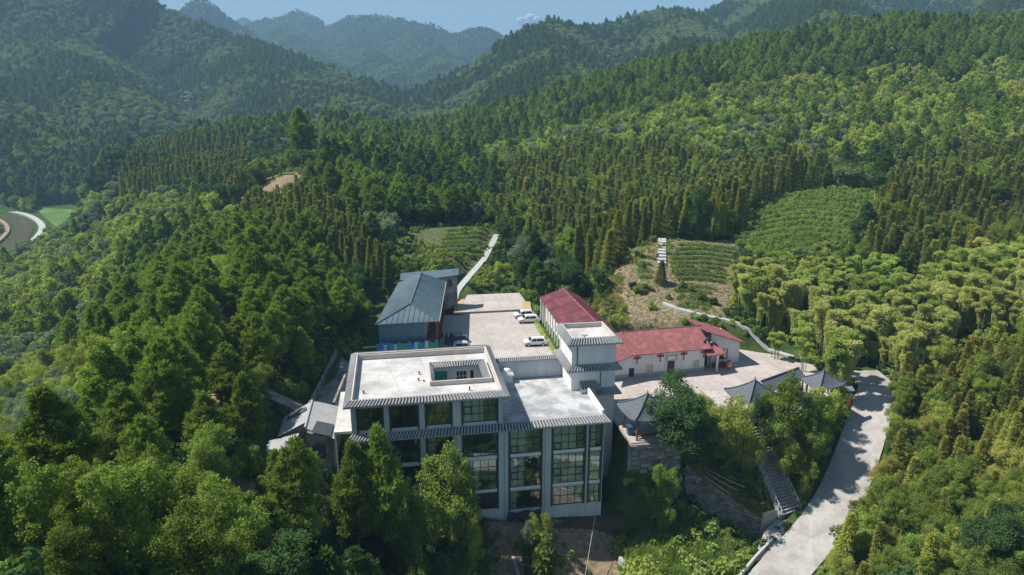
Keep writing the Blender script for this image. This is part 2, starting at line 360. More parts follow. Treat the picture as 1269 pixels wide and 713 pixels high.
# ------------------------------------------------------------------ terrain
def P3(px, py, Y, h=0.0):
    p = at_y(px, py, Y); return (p[0], p[1], p[2]-h)
def U3(u, v, z): return (*uvw(u, v), z)
CTRL = [
 # round the main building and the foot of the slope below it
 U3(-10,74,-5), U3(-3,74,-8), U3(8,75,-11), U3(20,76,-12), U3(28,78,-12.5), U3(33,79.5,-9), U3(36,80,-6.5), U3(45,78,-13.5), U3(48,80,-5), U3(44,81,-6.5), U3(55,81.5,-3.5), U3(36,79,-8), U3(40,66,-15), U3(28,60,-16), U3(10,60,-16), U3(-5,60,-12),
 U3(-12,82,-1.5), U3(-15,92,0), U3(-13,105,0.5), U3(-12,120,1), U3(-20,84,2), U3(-18,75,0), U3(10,40,-22), U3(30,30,-24), U3(-5,30,-16), U3(0,5,-20), U3(40,10,-22),
 U3(0,100,0), U3(15,110,0), U3(15,140,0), U3(27,150,0), U3(45,108,0), U3(60,100,0), U3(70,104,0.5),
 # left spur: crest from the near left back to the knoll with the bare patch
 (-14,30,6),(-20,45,7),(-28,60,7),(-34,78,7.5),(-45,100,7.5),(-54,122,7),(-62,150,5.5),(-68,180,5),(-74,215,8),(-88,255,17),(-78,262,18),(-60,240,11),
 (-50,45,1),(-60,65,-3),(-75,80,-8),(-80,110,-9),(-95,140,-13),(-110,180,-16),(-115,225,-9),(-130,270,-6),(-110,290,6),
 (-90,60,-14),(-120,100,-22),(-150,150,-27),(-170,200,-30),(-190,260,-32),(-200,320,-36),(-230,330,-38),(-260,300,-38),(-215,400,-34),
 (-38,88,5),(-30,70,3.5),(-36,110,3.5),(-38,140,3),(-34,160,4),(-44,180,5),(-34,190,6),
 # head of the small valley behind the yard
 P3(600,325,185,0), P3(560,310,190,0), P3(500,310,190,0), P3(500,285,215,0), P3(560,280,218,0), P3(605,285,212,0), P3(640,340,172,1), P3(700,345,160,1), P3(560,330,170,0),
 P3(560,250,250,12), P3(480,230,260,12), P3(420,230,250,12), P3(620,230,270,12), P3(560,180,330,13), P3(450,175,330,13), P3(380,175,300,14),
 # right: cut bank, tea terraces, bright field, forest above
 P3(745,370,142,1), P3(720,352,155,1), P3(770,400,127,0), P3(790,405,128,0), P3(860,390,131,0), P3(905,400,128,0), P3(950,415,124,1),
 P3(775,330,150,0), P3(820,300,166,0), P3(860,330,152,0), P3(905,325,156,0), P3(840,360,140,0), P3(800,360,140,0), P3(760,345,146,0),
 P3(910,300,172,0), P3(950,275,185,0), P3(1050,300,172,0), P3(960,250,205,0), P3(1070,240,210,0), P3(1000,238,212,0), P3(1080,330,150,2),
 P3(690,290,205,8), P3(760,250,225,9), P3(700,220,270,10), P3(860,230,220,10), P3(900,200,245,11), P3(1040,200,245,11), P3(1180,250,190,10), P3(1269,230,190,10),
 P3(1150,330,150,5), P3(1269,330,130,5), P3(1050,400,118,8), P3(1150,420,110,7), P3(1269,400,105,5),
 P3(800,180,300,10), P3(950,150,310,10), P3(1100,150,290,10), P3(1269,150,270,10), P3(900,110,380,10), P3(1050,90,380,10), P3(1200,80,370,10), P3(1400,120,280,10), P3(1450,250,170,8),
 # ridge
 P3(470,150,520,12), P3(560,140,520,12), P3(640,118,520,12), P3(700,100,500,12), P3(780,82,480,12), P3(860,62,460,12), P3(940,45,450,12), P3(1000,33,440,12), P3(1100,28,420,12), P3(1269,28,400,12), P3(1450,20,380,12),
 P3(400,140,520,12), P3(320,145,500,12), P3(250,155,480,12), P3(180,170,470,12), P3(120,185,450,12), P3(90,205,430,14), P3(650,150,420,10), P3(760,130,400,10), P3(560,165,420,12), P3(450,180,400,12), P3(330,180,400,12), P3(220,195,380,12),P3(150,215,360,12),
 P3(90,225,380,20), P3(110,280,300,10), P3(200,260,260,10), P3(60,340,230,8), at_z(60,262,-40), at_z(95,262,-39), at_z(60,295,-40), at_z(45,325,-39), at_z(80,305,-37), at_z(20,330,-40), P3(60,190,620,15), P3(-150,240,540,10), P3(-150,330,400,5),
 # behind the ridge the ground drops again
 (-250,720,-30), (-100,720,-20), (50,700,-5), (150,680,10), (300,660,30), (450,620,50), (560,560,60), (-400,700,-30), (-430,560,-38), (600,400,80), (520,250,60), (420,150,45), (350,60,30), (250,0,15),
 # near right slope
 P3(1110,480,104,1), P3(1120,560,88,4), P3(1080,620,78,4), P3(1050,690,70,3), P3(1180,520,92,5), P3(1269,460,98,5), P3(1180,620,72,5), P3(1269,560,78,5), P3(1269,680,60,6), P3(1150,713,62,5), P3(1400,560,70,5), (60,50,-4), (50,30,-8), (110,30,6), (130,90,16), (160,120,26), (90,10,0),
 P3(1000,713,72,0), (-60,10,0), (-120,40,-22), (-200,100,-36), (-260,200,-40), (-300,120,-42), (-380,300,-42), (-350,450,-41), (-300,420,-41),
]
CP = np.array(CTRL, dtype=float)
# thin-plate spline with light smoothing
def tps_fit(C, lam=8.0):
    n = len(C); d = np.hypot(C[:,None,0]-C[None,:,0], C[:,None,1]-C[None,:,1])/100.0
    K = np.where(d > 0, d*d*np.log(d+1e-9), 0)
    A = np.zeros((n+3, n+3)); A[:n,:n] = K + lam*1e-4*np.eye(n)
    Pm = np.c_[np.ones(n), C[:,0]/100, C[:,1]/100]; A[:n,n:] = Pm; A[n:,:n] = Pm.T
    return np.linalg.solve(A, np.r_[C[:,2], 0, 0, 0])
W = tps_fit(CP)
def tps(x, y):
    x = np.asarray(x, float); y = np.asarray(y, float); sh = x.shape; x = x.ravel(); y = y.ravel(); out = np.empty(len(x)); n = len(CP)
    for s in range(0, len(x), 20000):
        e = slice(s, s+20000)
        d = np.hypot(x[e,None]-CP[None,:,0], y[e,None]-CP[None,:,1])/100.0
        K = d*d*np.log(d+1e-9)
        out[e] = K @ W[:n] + W[n] + W[n+1]*x[e]/100 + W[n+2]*y[e]/100
    return out.reshape(sh)
# value noise
_perm = RNG.random((256, 256))
def vnoise(x, y, s):
    x = np.asarray(x)/s; y = np.asarray(y)/s
    xi = np.floor(x).astype(int); yi = np.floor(y).astype(int); fx = x-xi; fy = y-yi
    fx = fx*fx*(3-2*fx); fy = fy*fy*(3-2*fy)
    g = lambda a, b: _perm[a & 255, b & 255]
    return (g(xi,yi)*(1-fx)+g(xi+1,yi)*fx)*(1-fy) + (g(xi,yi+1)*(1-fx)+g(xi+1,yi+1)*fx)*fy - 0.5
def fbm(x, y, s, o=4):
    r = 0; a = 1.0
    for k in range(o): r = r + a*vnoise(x+17*k, y-31*k, s/2**k); a *= 0.5
    return r
def poly_dist(x, y, poly):
    """0 inside, distance outside"""
    x = np.asarray(x, float); y = np.asarray(y, float); ins = np.zeros(x.shape, bool); d = np.full(x.shape, 1e9); n = len(poly)
    for i in range(n):
        x0, y0 = poly[i][:2]; x1, y1 = poly[(i+1) % n][:2]
        c = ((y0 > y) != (y1 > y)) & (x < (x1-x0)*(y-y0)/((y1-y0) + 1e-12) + x0); ins ^= c
        t = np.clip(((x-x0)*(x1-x0)+(y-y0)*(y1-y0))/((x1-x0)**2+(y1-y0)**2+1e-9), 0, 1)
        d = np.minimum(d, np.hypot(x-x0-t*(x1-x0), y-y0-t*(y1-y0)))
    return np.where(ins, 0, d)
def line_dist(x, y, line):
    """distance to a polyline and its interpolated height"""
    d = np.full(np.shape(x), 1e9); z = np.zeros(np.shape(x))
    for a, b in zip(line[:-1], line[1:]):
        t = np.clip(((x-a[0])*(b[0]-a[0])+(y-a[1])*(b[1]-a[1]))/((b[0]-a[0])**2+(b[1]-a[1])**2+1e-9), 0, 1)
        dd = np.hypot(x-a[0]-t*(b[0]-a[0]), y-a[1]-t*(b[1]-a[1])); k = dd < d
        d = np.where(k, dd, d); z = np.where(k, a[2]+t*(b[2]-a[2]), z)
    return d, z
def resample(line, step):
    """Catmull-Rom through the points"""
    pts = [np.array(p, float) for p in line]; pts = [2*pts[0]-pts[1]] + pts + [2*pts[-1]-pts[-2]]; out = []
    for i in range(1, len(pts)-2):
        p0, p1, p2, p3 = pts[i-1:i+3]; n = max(1, int(np.linalg.norm(p2-p1)/step))
        for k in range(n):
            t = k/n; out.append(tuple(0.5*((2*p1)+(-p0+p2)*t+(2*p0-5*p1+4*p2-p3)*t*t+(-p0+3*p1-3*p2+p3)*t**3)))
    out.append(tuple(pts[-2])); return out
def UVP(l): return [uvw(*p[:2]) for p in l]
LOT = UVP([(5.5,98.8),(29,98.8),(29.5,150),(29,159),(13,159.5),(12,157),(5.5,157),(-6,157),(-8,112),(-8,98.8)])
PLAZA = UVP([(29,97),(30.9,97),(30.9,81.8),(37.2,81.6),(38.5,84.0),(44,84.6),(56,85.6),(64.5,88),(70,94),(73,104),(71,112),(50,121),(40,120),(29,112)])
FOOT = UVP([(-8,81),(27,80.5),(31.5,89.5),(31.5,98),(-8,98)])
ROAD = [(61.5,112,0.2),(61.2,105.5,-0.1),(58.2,101,-1.3),(53.3,94.0,-3.8),(47.6,86.6,-7.2),(42.2,81.0,-9.6),(35.0,75.0,-12.0),(26.0,67.5,-14.2),(14,58,-16.8),(0,48,-19)]
ROAD = resample(ROAD, 3.0)
FIELDG = UVP([(20,60),(30,77.5),(33,80),(38,78),(42,75.5),(43,70),(34,60)])
RIVER = [at_z(a, b, -43) for a, b in ((-60,262),(-15,266),(14,271),(30,283),(24,297),(0,315),(-32,337),(-85,370))]
PATH = [(-60,140,6.4),(-56,126,7),(-50,112,7.4),(-45,100,7.6),(-38.5,80,7.6),(-36,73,7.4),(-31,68,6.2),(-27,62.5,5.4),(-22,56,4.8)]
TRACK = [at_z(563,372,0.6),at_z(566,362,0.8),at_z(575,350,1.8),at_y(588,335,178),at_y(600,321,188),at_y(608,306,199),at_y(616,291,212)]
SB = at_z(980, 637, -10.0); ST = at_z(931, 530, -0.8)
SLW = [at_z(850,576,-4.2), at_z(880,598,-6.2), at_z(912,622,-8.2), at_z(941,641,-9.6)]
BANK = UVP([(37.2,81.8),(38.5,84.2),(44,84.8),(56,85.8),(64.5,88.2)]) + [(57.5,104),(54.6,100.6),(49.4,93.8),(43.6,87.0),(39.2,83.6),(37.0,84.2)] + [(p[0]+0.95, p[1]+1.1) for p in SLW[::-1]]
def ramp01(t): t = np.clip(t, 0, 1); return t*t*(3-2*t)
def crest(pts, slope, k=1.0): return ([(q[0], q[1], q[2]-(13.0 if q[1] < 1500 else 9.0)) for q in (at_y(*p) for p in pts)], slope, k)
RIDGES = [
 crest([(-500,-260,1500),(-150,-170,1450),(60,-70,1400),(185,-14,1350),(205,6,1350),(232,22,1330),(290,42,1300),(350,62,1200),(410,84,1120),(480,106,1040)], 0.62),
 crest([(60,-60,1400),(60,30,1150),(110,85,930),(160,120,800)], 0.62),
 crest([(-150,-100,1400),(-120,40,1000),(-40,110,760),(40,160,640)], 0.55),
 crest([(290,45,1300),(330,72,1100),(390,100,950),(440,120,820)], 0.62),
 crest([(150,90,2500),(200,44,2500),(224,14,2500),(236,0,2500),(245,-5,2500),(262,8,2480),(291,30,2450),(330,60,2300),(420,90,2000)], 0.75),
 crest([(230,45,4300),(283,27,4300),(300,18,4300),(320,28,4300),(360,50,4300)], 0.7),
 crest([(270,60,3300),(310,31,3300),(335,19,3250),(345,24,3250),(370,14,3200),(415,34,3100),(437,21,3000),(485,18,2900),(522,27,2800),(560,41,2700),(590,33,2650),(612,40,2600),(626,47,2600),(670,90,2500)], 0.62),
 crest([(437,21,3000),(450,50,2500),(480,80,2000),(520,108,1600)], 0.7),
 crest([(520,27,2800),(540,60,2200),(570,95,1700)], 0.7),
 crest([(345,24,3250),(370,50,2500),(400,75,2000)], 0.7),
 crest([(540,118,900),(575,88,950),(628,46,1000),(655,30,1020),(682,21,1040),(715,33,1060),(760,26,1100),(800,13,1150),(835,9,1200),(870,22,1250),(905,2,1300),(980,-30,1350),(1150,-70,1400),(1400,-120,1400)], 0.55),
 crest([(682,21,1040),(690,60,850),(700,95,720)], 0.6),
 crest([(835,9,1200),(850,30,950),(860,55,760)], 0.6),
 crest([(980,-30,1350),(1010,-5,1000),(1040,15,760)], 0.6),
 crest([(1400,-120,1400),(1300,-40,1000),(1320,0,760)], 0.6),
]
def ridge_field(x, y):
    best = np.full(np.shape(x), -60.0)
    for pts, s, k in RIDGES:
        d, z = line_dist(x, y, pts)
        w = np.minimum(1, d/80.0)
        h = z - s*np.maximum(0, np.sqrt(d*d+900)-30)*(1.0+0.25*fbm(x, y, 260, 3)*w) + w*(22*fbm(x, y, 300, 4) + 6*fbm(x+99, y, 90, 3)) + (3+9*ramp01((y-1900)/500))*fbm(x, y+50, 60, 3)*(1+0.8*ramp01((y-1900)/500))
        best = np.maximum(best, h)
    return best
def ground_z(x, y):
    x = np.asarray(x, float); y = np.asarray(y, float)
    n = tps(np.clip(x, -480, 620), np.clip(y, -20, 720))
    n = n + 0.9*fbm(x, y, 18, 3)*ramp01((y-60)/60) + 3.0*fbm(x, y, 90, 3)*ramp01((y-220)/150)
    dr, zr = line_dist(x, y, RIVER)
    n = np.where(dr < 60, n*ramp01((dr-14)/46) + (-42.6 + 1.4*ramp01((dr-11)/3))*(1-ramp01((dr-14)/46)), n)
    w = ramp01((y-520-0.0*x)/200)
    w = np.maximum(w, ramp01((np.abs(x-60)-430)/150))
    w = np.where(x < -340, np.maximum(w, ramp01((-x-460)/120)), w)
    far = ridge_field(x, y)
    z = np.where(y > 480, np.maximum(n*(1-w) + np.maximum(far, -45)*w, n*(1-w) + (-45)*w), n*(1-w)+np.maximum(far, -45)*w)
    # made ground
    def blend(z, poly, target, m):
        return z + (target-z)*(1-ramp01(poly_dist(x, y, poly)/m))
    z = blend(z, FIELDG, -13.6, 6.0)
    z = blend(z, LOT, -0.25, 4.0)
    z = blend(z, PLAZA, -0.25, 2.2)
    zf = np.where(poly_dist(x, y, FOOT) == 0, -9.9, z); z = np.minimum(z, np.where(poly_dist(x, y, FOOT) < 0.01, zf, 1e9))
    dw, zw = line_dist(x, y, [(p[0], p[1], b_) for p, b_ in zip(SLW, (-9.5, -11.0, -12.4, -13.2))]); lo_ = (poly_dist(x, y, BANK) > 0.02)
    z = np.where(lo_, z + (zw-z)*(1-ramp01((dw-2.5)/3.0)), z)
    near = (x > 20) & (x < 66) & (y > 76) & (y < 110)
    if near.any():
        xb, yb = x[near], y[near]; pb = poly_dist(xb, yb, BANK); ws = 0; zs = 0
        for d_, z_ in ((poly_dist(xb, yb, PLAZA), -0.35), line_dist(xb, yb, SLW), line_dist(xb, yb, ROAD), line_dist(xb, yb, [SB, ST])):
            k_ = 1.0/np.maximum(d_-(3.0 if z_ is not None and np.ndim(z_) and np.abs(np.max(z_)-ROAD[0][2]) < 0.5 else 0), 0.25)**1.6; ws = ws+k_; zs = zs+k_*(z_)
        zb = zs/ws-0.15; zn = z[near]; z = z.copy(); z[near] = zn + (zb-zn)*(1-ramp01(pb/0.9))
        d_, z_ = line_dist(xb, yb, [SB, ST]); zn = z[near]; z[near] = zn + (z_-0.55-zn)*(1-ramp01((d_-1.9)/1.2))
    d, zr = line_dist(x, y, ROAD); z = z + (zr-0.28-z)*(1-ramp01((d-3.4)/2.6))
    d, zr = line_dist(x, y, PATH); z = z + (zr-0.1-z)*0.8*(1-ramp01((d-1.2)/3.5))
    d, zr = line_dist(x, y, TRACK); z = z + (zr-0.2-z)*(1-ramp01((d-1.5)/3.5))
    return z
def gz(x, y): return float(ground_z(np.array([x]), np.array([y]))[0])

def hit(px, py, y0=50.0, y1=700.0):
    """where the sight line through a photo point meets the ground"""
    d = ray(px, py); Y = np.arange(y0, y1, 0.5); t = Y/d[1]; X = d[0]*t; Zr = CAM_H + d[2]*t
    k = np.where(ground_z(X, Y) > Zr)[0]; i = k[0] if len(k) else len(Y)-1
    return float(X[i]), float(Y[i]), float(ground_z(X[i:i+1], Y[i:i+1])[0])
# bare-soil weights, laid out as patches on the ground
def PXP(l, z): return [at_z(a, b, z)[:2] for a, b in l]
def PYP(l): return [at_y(a, b, Y)[:2] for a, b, Y in l]
TEA_R = PYP([(762,345,146),(790,300,166),(830,288,172),(905,298,174),(918,325,156),(908,350,144),(895,392,130),(860,392,130),(800,405,127),(770,395,130)])
TEA_L = PYP([(486,290,212),(560,278,219),(612,280,216),(612,300,204),(585,338,176),(560,340,172),(505,330,176)])
FIELD_R = PYP([(905,300,172),(930,275,186),(958,245,208),(1075,234,214),(1085,262,196),(1065,300,174),(1010,318,166),(950,318,162)])
CUT = PYP([(735,365,146),(770,345,147),(775,395,130),(765,408,125),(745,395,131)])
KNOLL = PYP([(300,232,240),(340,205,266),(375,205,268),(372,222,248),(330,232,238)])
LOWYARD = UVP([(11,64),(24,64),(27,79),(11,80)])
def axis(lims):
    out = []; 
    for a, b, s in lims: out += list(np.arange(a, b, s))
    out.append(lims[-1][1]); return np.array(out, float)
def terrain_mesh(name, xs, ys, mat, bare=True):
    X, Y = np.meshgrid(xs, ys); Z = ground_z(X, Y); nx = len(xs); ny = len(ys)
    co = np.stack([X, Y, Z], -1).reshape(-1, 3)
    i = np.arange((ny-1)*(nx-1)); r = i//(nx-1); c = i % (nx-1); a = r*nx+c
    q = np.stack([a, a+1, a+nx+1, a+nx], 1)
    me = bpy.data.meshes.new(name)
    me.vertices.add(len(co)); me.vertices.foreach_set('co', co.ravel().astype(np.float32))
    me.loops.add(q.size); me.loops.foreach_set('vertex_index', q.ravel().astype(np.int32))
    me.polygons.add(len(q)); me.polygons.foreach_set('loop_start', (np.arange(len(q))*4).astype(np.int32)); me.polygons.foreach_set('loop_total', np.full(len(q), 4, np.int32))
    me.polygons.foreach_set('use_smooth', np.ones(len(q), bool))
    me.update(); me.validate()
    if bare:
        w = np.zeros(len(co)); x = co[:,0]; y = co[:,1]
        for poly, k in ((TEA_R, 0.66), (TEA_L, 0.55), (CUT, 0.80), (KNOLL, 0.9), (LOWYARD, 0.8)):
            w = np.maximum(w, k*(1-ramp01(poly_dist(x, y, poly)/3.0)))
        d, _ = line_dist(x, y, PATH); w = np.maximum(w, 0.95*(1-ramp01((d-1.0)/1.5)))
        at = me.attributes.new('bare', 'FLOAT', 'POINT'); at.data.foreach_set('value', w.astype(np.float32))
    me.materials.append(M[mat])
    o = bpy.data.objects.new(name, me); COL.objects.link(o); o['kind'] = 'structure'; return o
xs = axis([(-480,-160,8),(-160,-70,3),(-70,100,1.25),(100,220,3),(220,620,8)])
ys = axis([(-30,50,5),(50,175,1.25),(175,330,3),(330,720,7)])
terrain_mesh('terrain', xs, ys, 'ground')
# the mountains behind and beside: one sheet going on to the horizon
xs2 = axis([(-5200,-1600,90),(-1600,-700,16),(-700,1000,10),(1000,1800,18),(1800,5200,90)])
ys2 = axis([(720,1500,10),(1500,3000,20),(3000,4600,40),(4600,7600,200)])
terrain_mesh('hills', xs2, ys2, 'far', False)
for nm, a, b in (('hills', -5200, -480), ('hills', 620, 5200)):
    terrain_mesh(nm, axis([(a, -1200 if a < 0 else 1100, 90 if a < 0 else 15), (-1200 if a < 0 else 1100, b, 15 if a < 0 else 90)]), axis([(-600,0,60),(0,720,14)]), 'far', False)

# ------------------------------------------------------------------ yards and roads
def flat(name, pts, z, t, mat, kind='structure'):
    c = [sum(p[0] for p in pts)/len(pts), sum(p[1] for p in pts)/len(pts)]
    o = MB((c[0], c[1], 0)).prism(pts, z-t, z).build(name, mat); o.location = (c[0], c[1], 0); o['kind'] = kind; return o
flat('parking_lot', UVP([(5.5,98.6),(29,98.6),(29,144.8),(5.5,144.8)]), 0.0, 0.5, 'yard')
flat('upper_parking_lot', UVP([(12.6,145.2),(29,145.2),(29,158.6),(14.8,159),(12.6,156)]), 0.35, 0.7, 'plaza')
flat('side_yard', UVP([(-4.2,98.6),(5.45,98.6),(5.45,145),(0.6,145),(-4.2,119)]), -0.02, 0.4, 'yard')
flat('plaza', UVP([(29.02,97.1),(30.9,97.1),(30.9,82.0),(37.2,81.8),(38.5,84.2),(44,84.8),(56,85.8),(64.5,88.2),(70,94.2),(73,104),(69,110),(58,118),(40,119),(29.02,112)]), 0.0, 0.5, 'plaza')
def ribbon(name, line, width, t, mat, z_off=0.0, wid=None, kind='structure'):
    n = len(line); L = []; Rr = []
    for i, p in enumerate(line):
        a = line[max(0, i-1)]; b = line[min(n-1, i+1)]; dx, dy = b[0]-a[0], b[1]-a[1]; l = math.hypot(dx, dy); nx, ny = -dy/l, dx/l
        w = (wid[i] if wid else width)/2
        L.append((p[0]+nx*w, p[1]+ny*w, p[2]+z_off)); Rr.append((p[0]-nx*w, p[1]-ny*w, p[2]+z_off))
    vs = []; fs = []
    for i in range(n): vs += [L[i], Rr[i], (*Rr[i][:2], Rr[i][2]-t), (*L[i][:2], L[i][2]-t)]
    for i in range(n-1):
        a = 4*i; b = a+4
        fs += [(a,b,b+1,a+1),(a+1,b+1,b+2,a+2),(a+2,b+2,b+3,a+3),(a+3,b+3,b,a)]
    fs += [(0,1,2,3), (4*n-1,4*n-2,4*n-3,4*n-4)]
    o0 = line[n//2]; mb = MB(o0); mb.add(vs, fs); o = mb.build(name, mat); o.location = o0
    if kind: o['kind'] = kind
    return o
RS = resample(ROAD, 2.0)
ap = [at_z(*q) for q in ((948,656,-10.75),(962,643,-10.25),(1000,634,-9.95),(1004,648,-10.35),(955,690,-12.0),(934,692,-11.95))]
o_ = MB(ap[0]).slab([(p[0], p[1], p[2]-0.16) for p in ap], 0.5).build('road_apron', 'road'); o_.location = ap[0]; o_['kind'] = 'structure'
ribbon('road', RS, 5.9, 0.35, 'road')
ribbon('verge_kerb', [(x, y, z) for x, y, z in [at_z(957,668,-10.95), at_z(936,690,-11.75), at_z(917,713,-12.4), at_z(880,748,-13.6)]], 0.3, 0.5, 'kerb', 0.12)
ribbon('dirt_path', resample([(p[0], p[1], gz(p[0], p[1])+0.06) for p in PATH], 2), 1.5, 0.2, 'soil')
ribbon('hill_track', resample([(p[0], p[1], max(p[2], gz(p[0], p[1]))+0.1) for p in TRACK], 2), 1.7, 0.3, 'kerb')
def draped(name, pts, w, mat, step=2.0, up=0.06, t=0.3, kind='structure'):
    l = resample([(x, y, 0) for x, y in pts], step); return ribbon(name, [(p[0], p[1], gz(p[0], p[1])+up) for p in l], w, t, mat, kind=kind)
draped('terrace_path', [at_y(*p)[:2] for p in ((822,379,135),(845,385,132),(880,395,129),(915,402,127),(955,412,123),(985,425,119))], 1.1, 'kerb', up=0.35, t=0.6)
draped('knoll_track', [at_y(*p)[:2] for p in ((262,262,222),(285,245,235),(305,232,250),(335,210,262),(365,212,262))], 4.0, 'soil', up=0.1)
# river, its banks and the valley road
ribbon('river', resample([(p[0], p[1], -42.2) for p in RIVER], 8), 10, 0.3, 'water')
for sgn, w, nm, m in ((10.5, 4.0, 'river_bank', 'kerb'), (-9.5, 2.5, 'river_bank', 'soil')):
    l = resample([(p[0], p[1], 0) for p in RIVER], 8); q = []
    for i, p in enumerate(l):
        a = l[max(0, i-1)]; b = l[min(len(l)-1, i+1)]; dx, dy = b[0]-a[0], b[1]-a[1]; d = math.hypot(dx, dy)
        q.append((p[0]-dy/d*sgn, p[1]+dx/d*sgn, -41.2))
    ribbon(nm, q, w, 1.6, m)
# valley fields by the river
for k, (pts, c) in enumerate((([(48,262),(75,252),(98,266),(70,282)], 'field_bright'), ([(50,290),(72,284),(80,300),(58,312),(46,305)], 'field_pale'), ([(75,250),(100,243),(110,262),(98,266)], 'field_bright'))):
    if c not in M: M[c] = simple(c, (0.10, 0.19, 0.035) if c == 'field_bright' else (0.20, 0.26, 0.06), 1.0, 0.2, 0.06)
    w = [at_z(a, b, -40.3)[:2] for a, b in pts][::-1]
    o = flat('crop_field', w, -39.9, 1.4, c)

# ------------------------------------------------------------------ the grey main building
B0 = (10, 81, -9.8)
main = empty('main_building', (*uvw(10, 81), -9.8), YAW, 'large grey and white four-storey building with flat tile-edged roofs and a stair tower', 'building')
ops = []
colsU = [(-5.9,-2.95), (-1.8,1.5), (2.7,5.8), (7.4,11.8)]
for a, b in colsU: ops += [(a, b, 5.55, 8.95)]
for a, b in colsU: ops += [(a, b, 0.5, 4.35)]
for a, b in colsU: ops += [(a, b, -4.55, -0.05)]
for a, b in colsU[1:]: ops += [(a, b, -7.6, -4.95)]
colsT = [(13.6,17.8), (19.5,23.85), (24.65,26.2)]
for i, (a, b) in enumerate(colsT):
    ops += [(a, b, 0.4, 4.05), (a, b, -4.75, -0.05), (a, b, -8.05, -5.2)]
mb = MB(B0)
wall_with_openings(mb, -6.8, 12.6, 5.0, 9.2, 81.0, 0.3, [o for o in ops if o[3] > 5])
mb.build('wall', 'wall', main)
mb = MB(B0)
wall_with_openings(mb, -6.8, 26.55, -12.5, 4.85, 81.0, 0.3, [o for o in ops if o[3] < 5])
mb.build('wall', 'wall', main)
mb = MB(B0)
mb.box(-6.8, -6.5, 81.3, 98, -12, 9.2); mb.build('wall', 'wall', main)
mb = MB(B0); mb.box(12.3, 12.6, 81.3, 98, 4.95, 9.2); mb.build('wall', 'wall', main)
mb = MB(B0); mb.box(-6.5, 12.3, 97.7, 98, -1, 9.2); mb.build('wall', 'wall', main)
mb = MB(B0); mb.box(26.25, 26.55, 81.3, 90, -12, 4.85); mb.build('wall', 'wall', main)
mb = MB(B0); mb.box(12.6, 24.2, 96.0, 96.3, -1, 7.75); mb.build('rear_wall', 'wall', main)
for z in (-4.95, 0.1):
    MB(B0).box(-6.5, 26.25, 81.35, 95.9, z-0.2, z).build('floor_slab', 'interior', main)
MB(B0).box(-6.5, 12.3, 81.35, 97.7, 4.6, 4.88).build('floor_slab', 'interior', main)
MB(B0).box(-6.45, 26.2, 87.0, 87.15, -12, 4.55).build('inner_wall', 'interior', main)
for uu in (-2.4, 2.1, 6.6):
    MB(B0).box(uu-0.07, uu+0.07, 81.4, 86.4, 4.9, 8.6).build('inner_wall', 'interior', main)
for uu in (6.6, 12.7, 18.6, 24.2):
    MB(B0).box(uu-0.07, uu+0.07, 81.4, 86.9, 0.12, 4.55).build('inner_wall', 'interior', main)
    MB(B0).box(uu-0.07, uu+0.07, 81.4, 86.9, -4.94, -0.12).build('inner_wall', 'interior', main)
# roof deck of the upper block with its light well
mb = MB(B0); H0, H1, G0, G1 = 3.7, 11.7, 86.4, 93.2
mb.box(-6.5, 12.3, 81.3, G0, 8.5, 8.8); mb.box(-6.5, 12.3, G1, 97.7, 8.5, 8.8); mb.box(-6.5, H0, G0, G1, 8.5, 8.8); mb.box(H1, 12.3, G0, G1, 8.5, 8.8)
d = mb.build('roof_deck', 'deck', main)
mb = MB(B0)
for a in ((-6.8, 12.6, 81.0, 81.25), (-6.8, 12.6, 97.75, 98.0), (-6.8, -6.55, 81.25, 97.75), (12.35, 12.6, 81.25, 97.75)): mb.box(*a, 9.2, 9.78)
mb.box(-6.5, 12.3, 97.5, 97.7, 8.8, 9.6)
mb.build('parapet', 'cream', main)
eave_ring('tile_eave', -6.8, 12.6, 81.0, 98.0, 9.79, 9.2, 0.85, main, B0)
mb = MB(B0)
for a in ((H0-0.25, H1+0.25, G0-0.25, G0), (H0-0.25, H1+0.25, G1, G1+0.25), (H0-0.25, H0, G0, G1), (H1, H1+0.25, G0, G1)): mb.box(*a, 8.8, 9.45)
well = mb.build('light_well', 'cream', main)
mb = MB(B0)
tile_strip(mb, (H1, G1, 9.4), (H0, G1, 9.4), (H1-0.8, G1-0.8, 8.85), (H0+0.8, G1-0.8, 8.85))
tile_strip(mb, (H1, G0, 9.4), (H1, G1, 9.4), (H1-0.8, G0, 8.85), (H1-0.8, G1-0.8, 8.85))
tile_strip(mb, (H0, G1, 9.4), (H0, G0, 9.4), (H0+0.5, G1-0.8, 8.85), (H0+0.5, G0, 8.85))
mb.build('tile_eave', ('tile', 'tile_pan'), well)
mb = MB(B0); wall_with_openings(mb, H0, H1, 4.9, 8.5, G1, 0.12, [(4.5, 6.3, 5.2, 8.0), (7.6, 9.2, 5.0, 7.8), (9.7, 10.2, 5.0, 7.8)])
mb.box(H0-0.12, H0, G0, G1, 4.9, 8.5); mb.box(H1, H1+0.12, G0, G1, 4.9, 8.5); mb.box(H0, H1, G0-0.12, G0, 4.9, 8.5)
mb.build('well_wall', 'wall', well)
MB(B0).box(4.5, 6.3, 93.3, 93.34, 5.2, 8.0).build('green_sheet', 'tarp_green', well)
mb = MB(B0)
for k in range(4): mb.box(7.6+0.5*k, 7.66+0.5*k, 93.21, 93.27, 5.0, 7.8)
for k in range(3): mb.box(7.6, 9.2, 93.2, 93.26, 5.4+0.8*k, 5.46+0.8*k)
mb.build('white_grille', 'cloth', well)
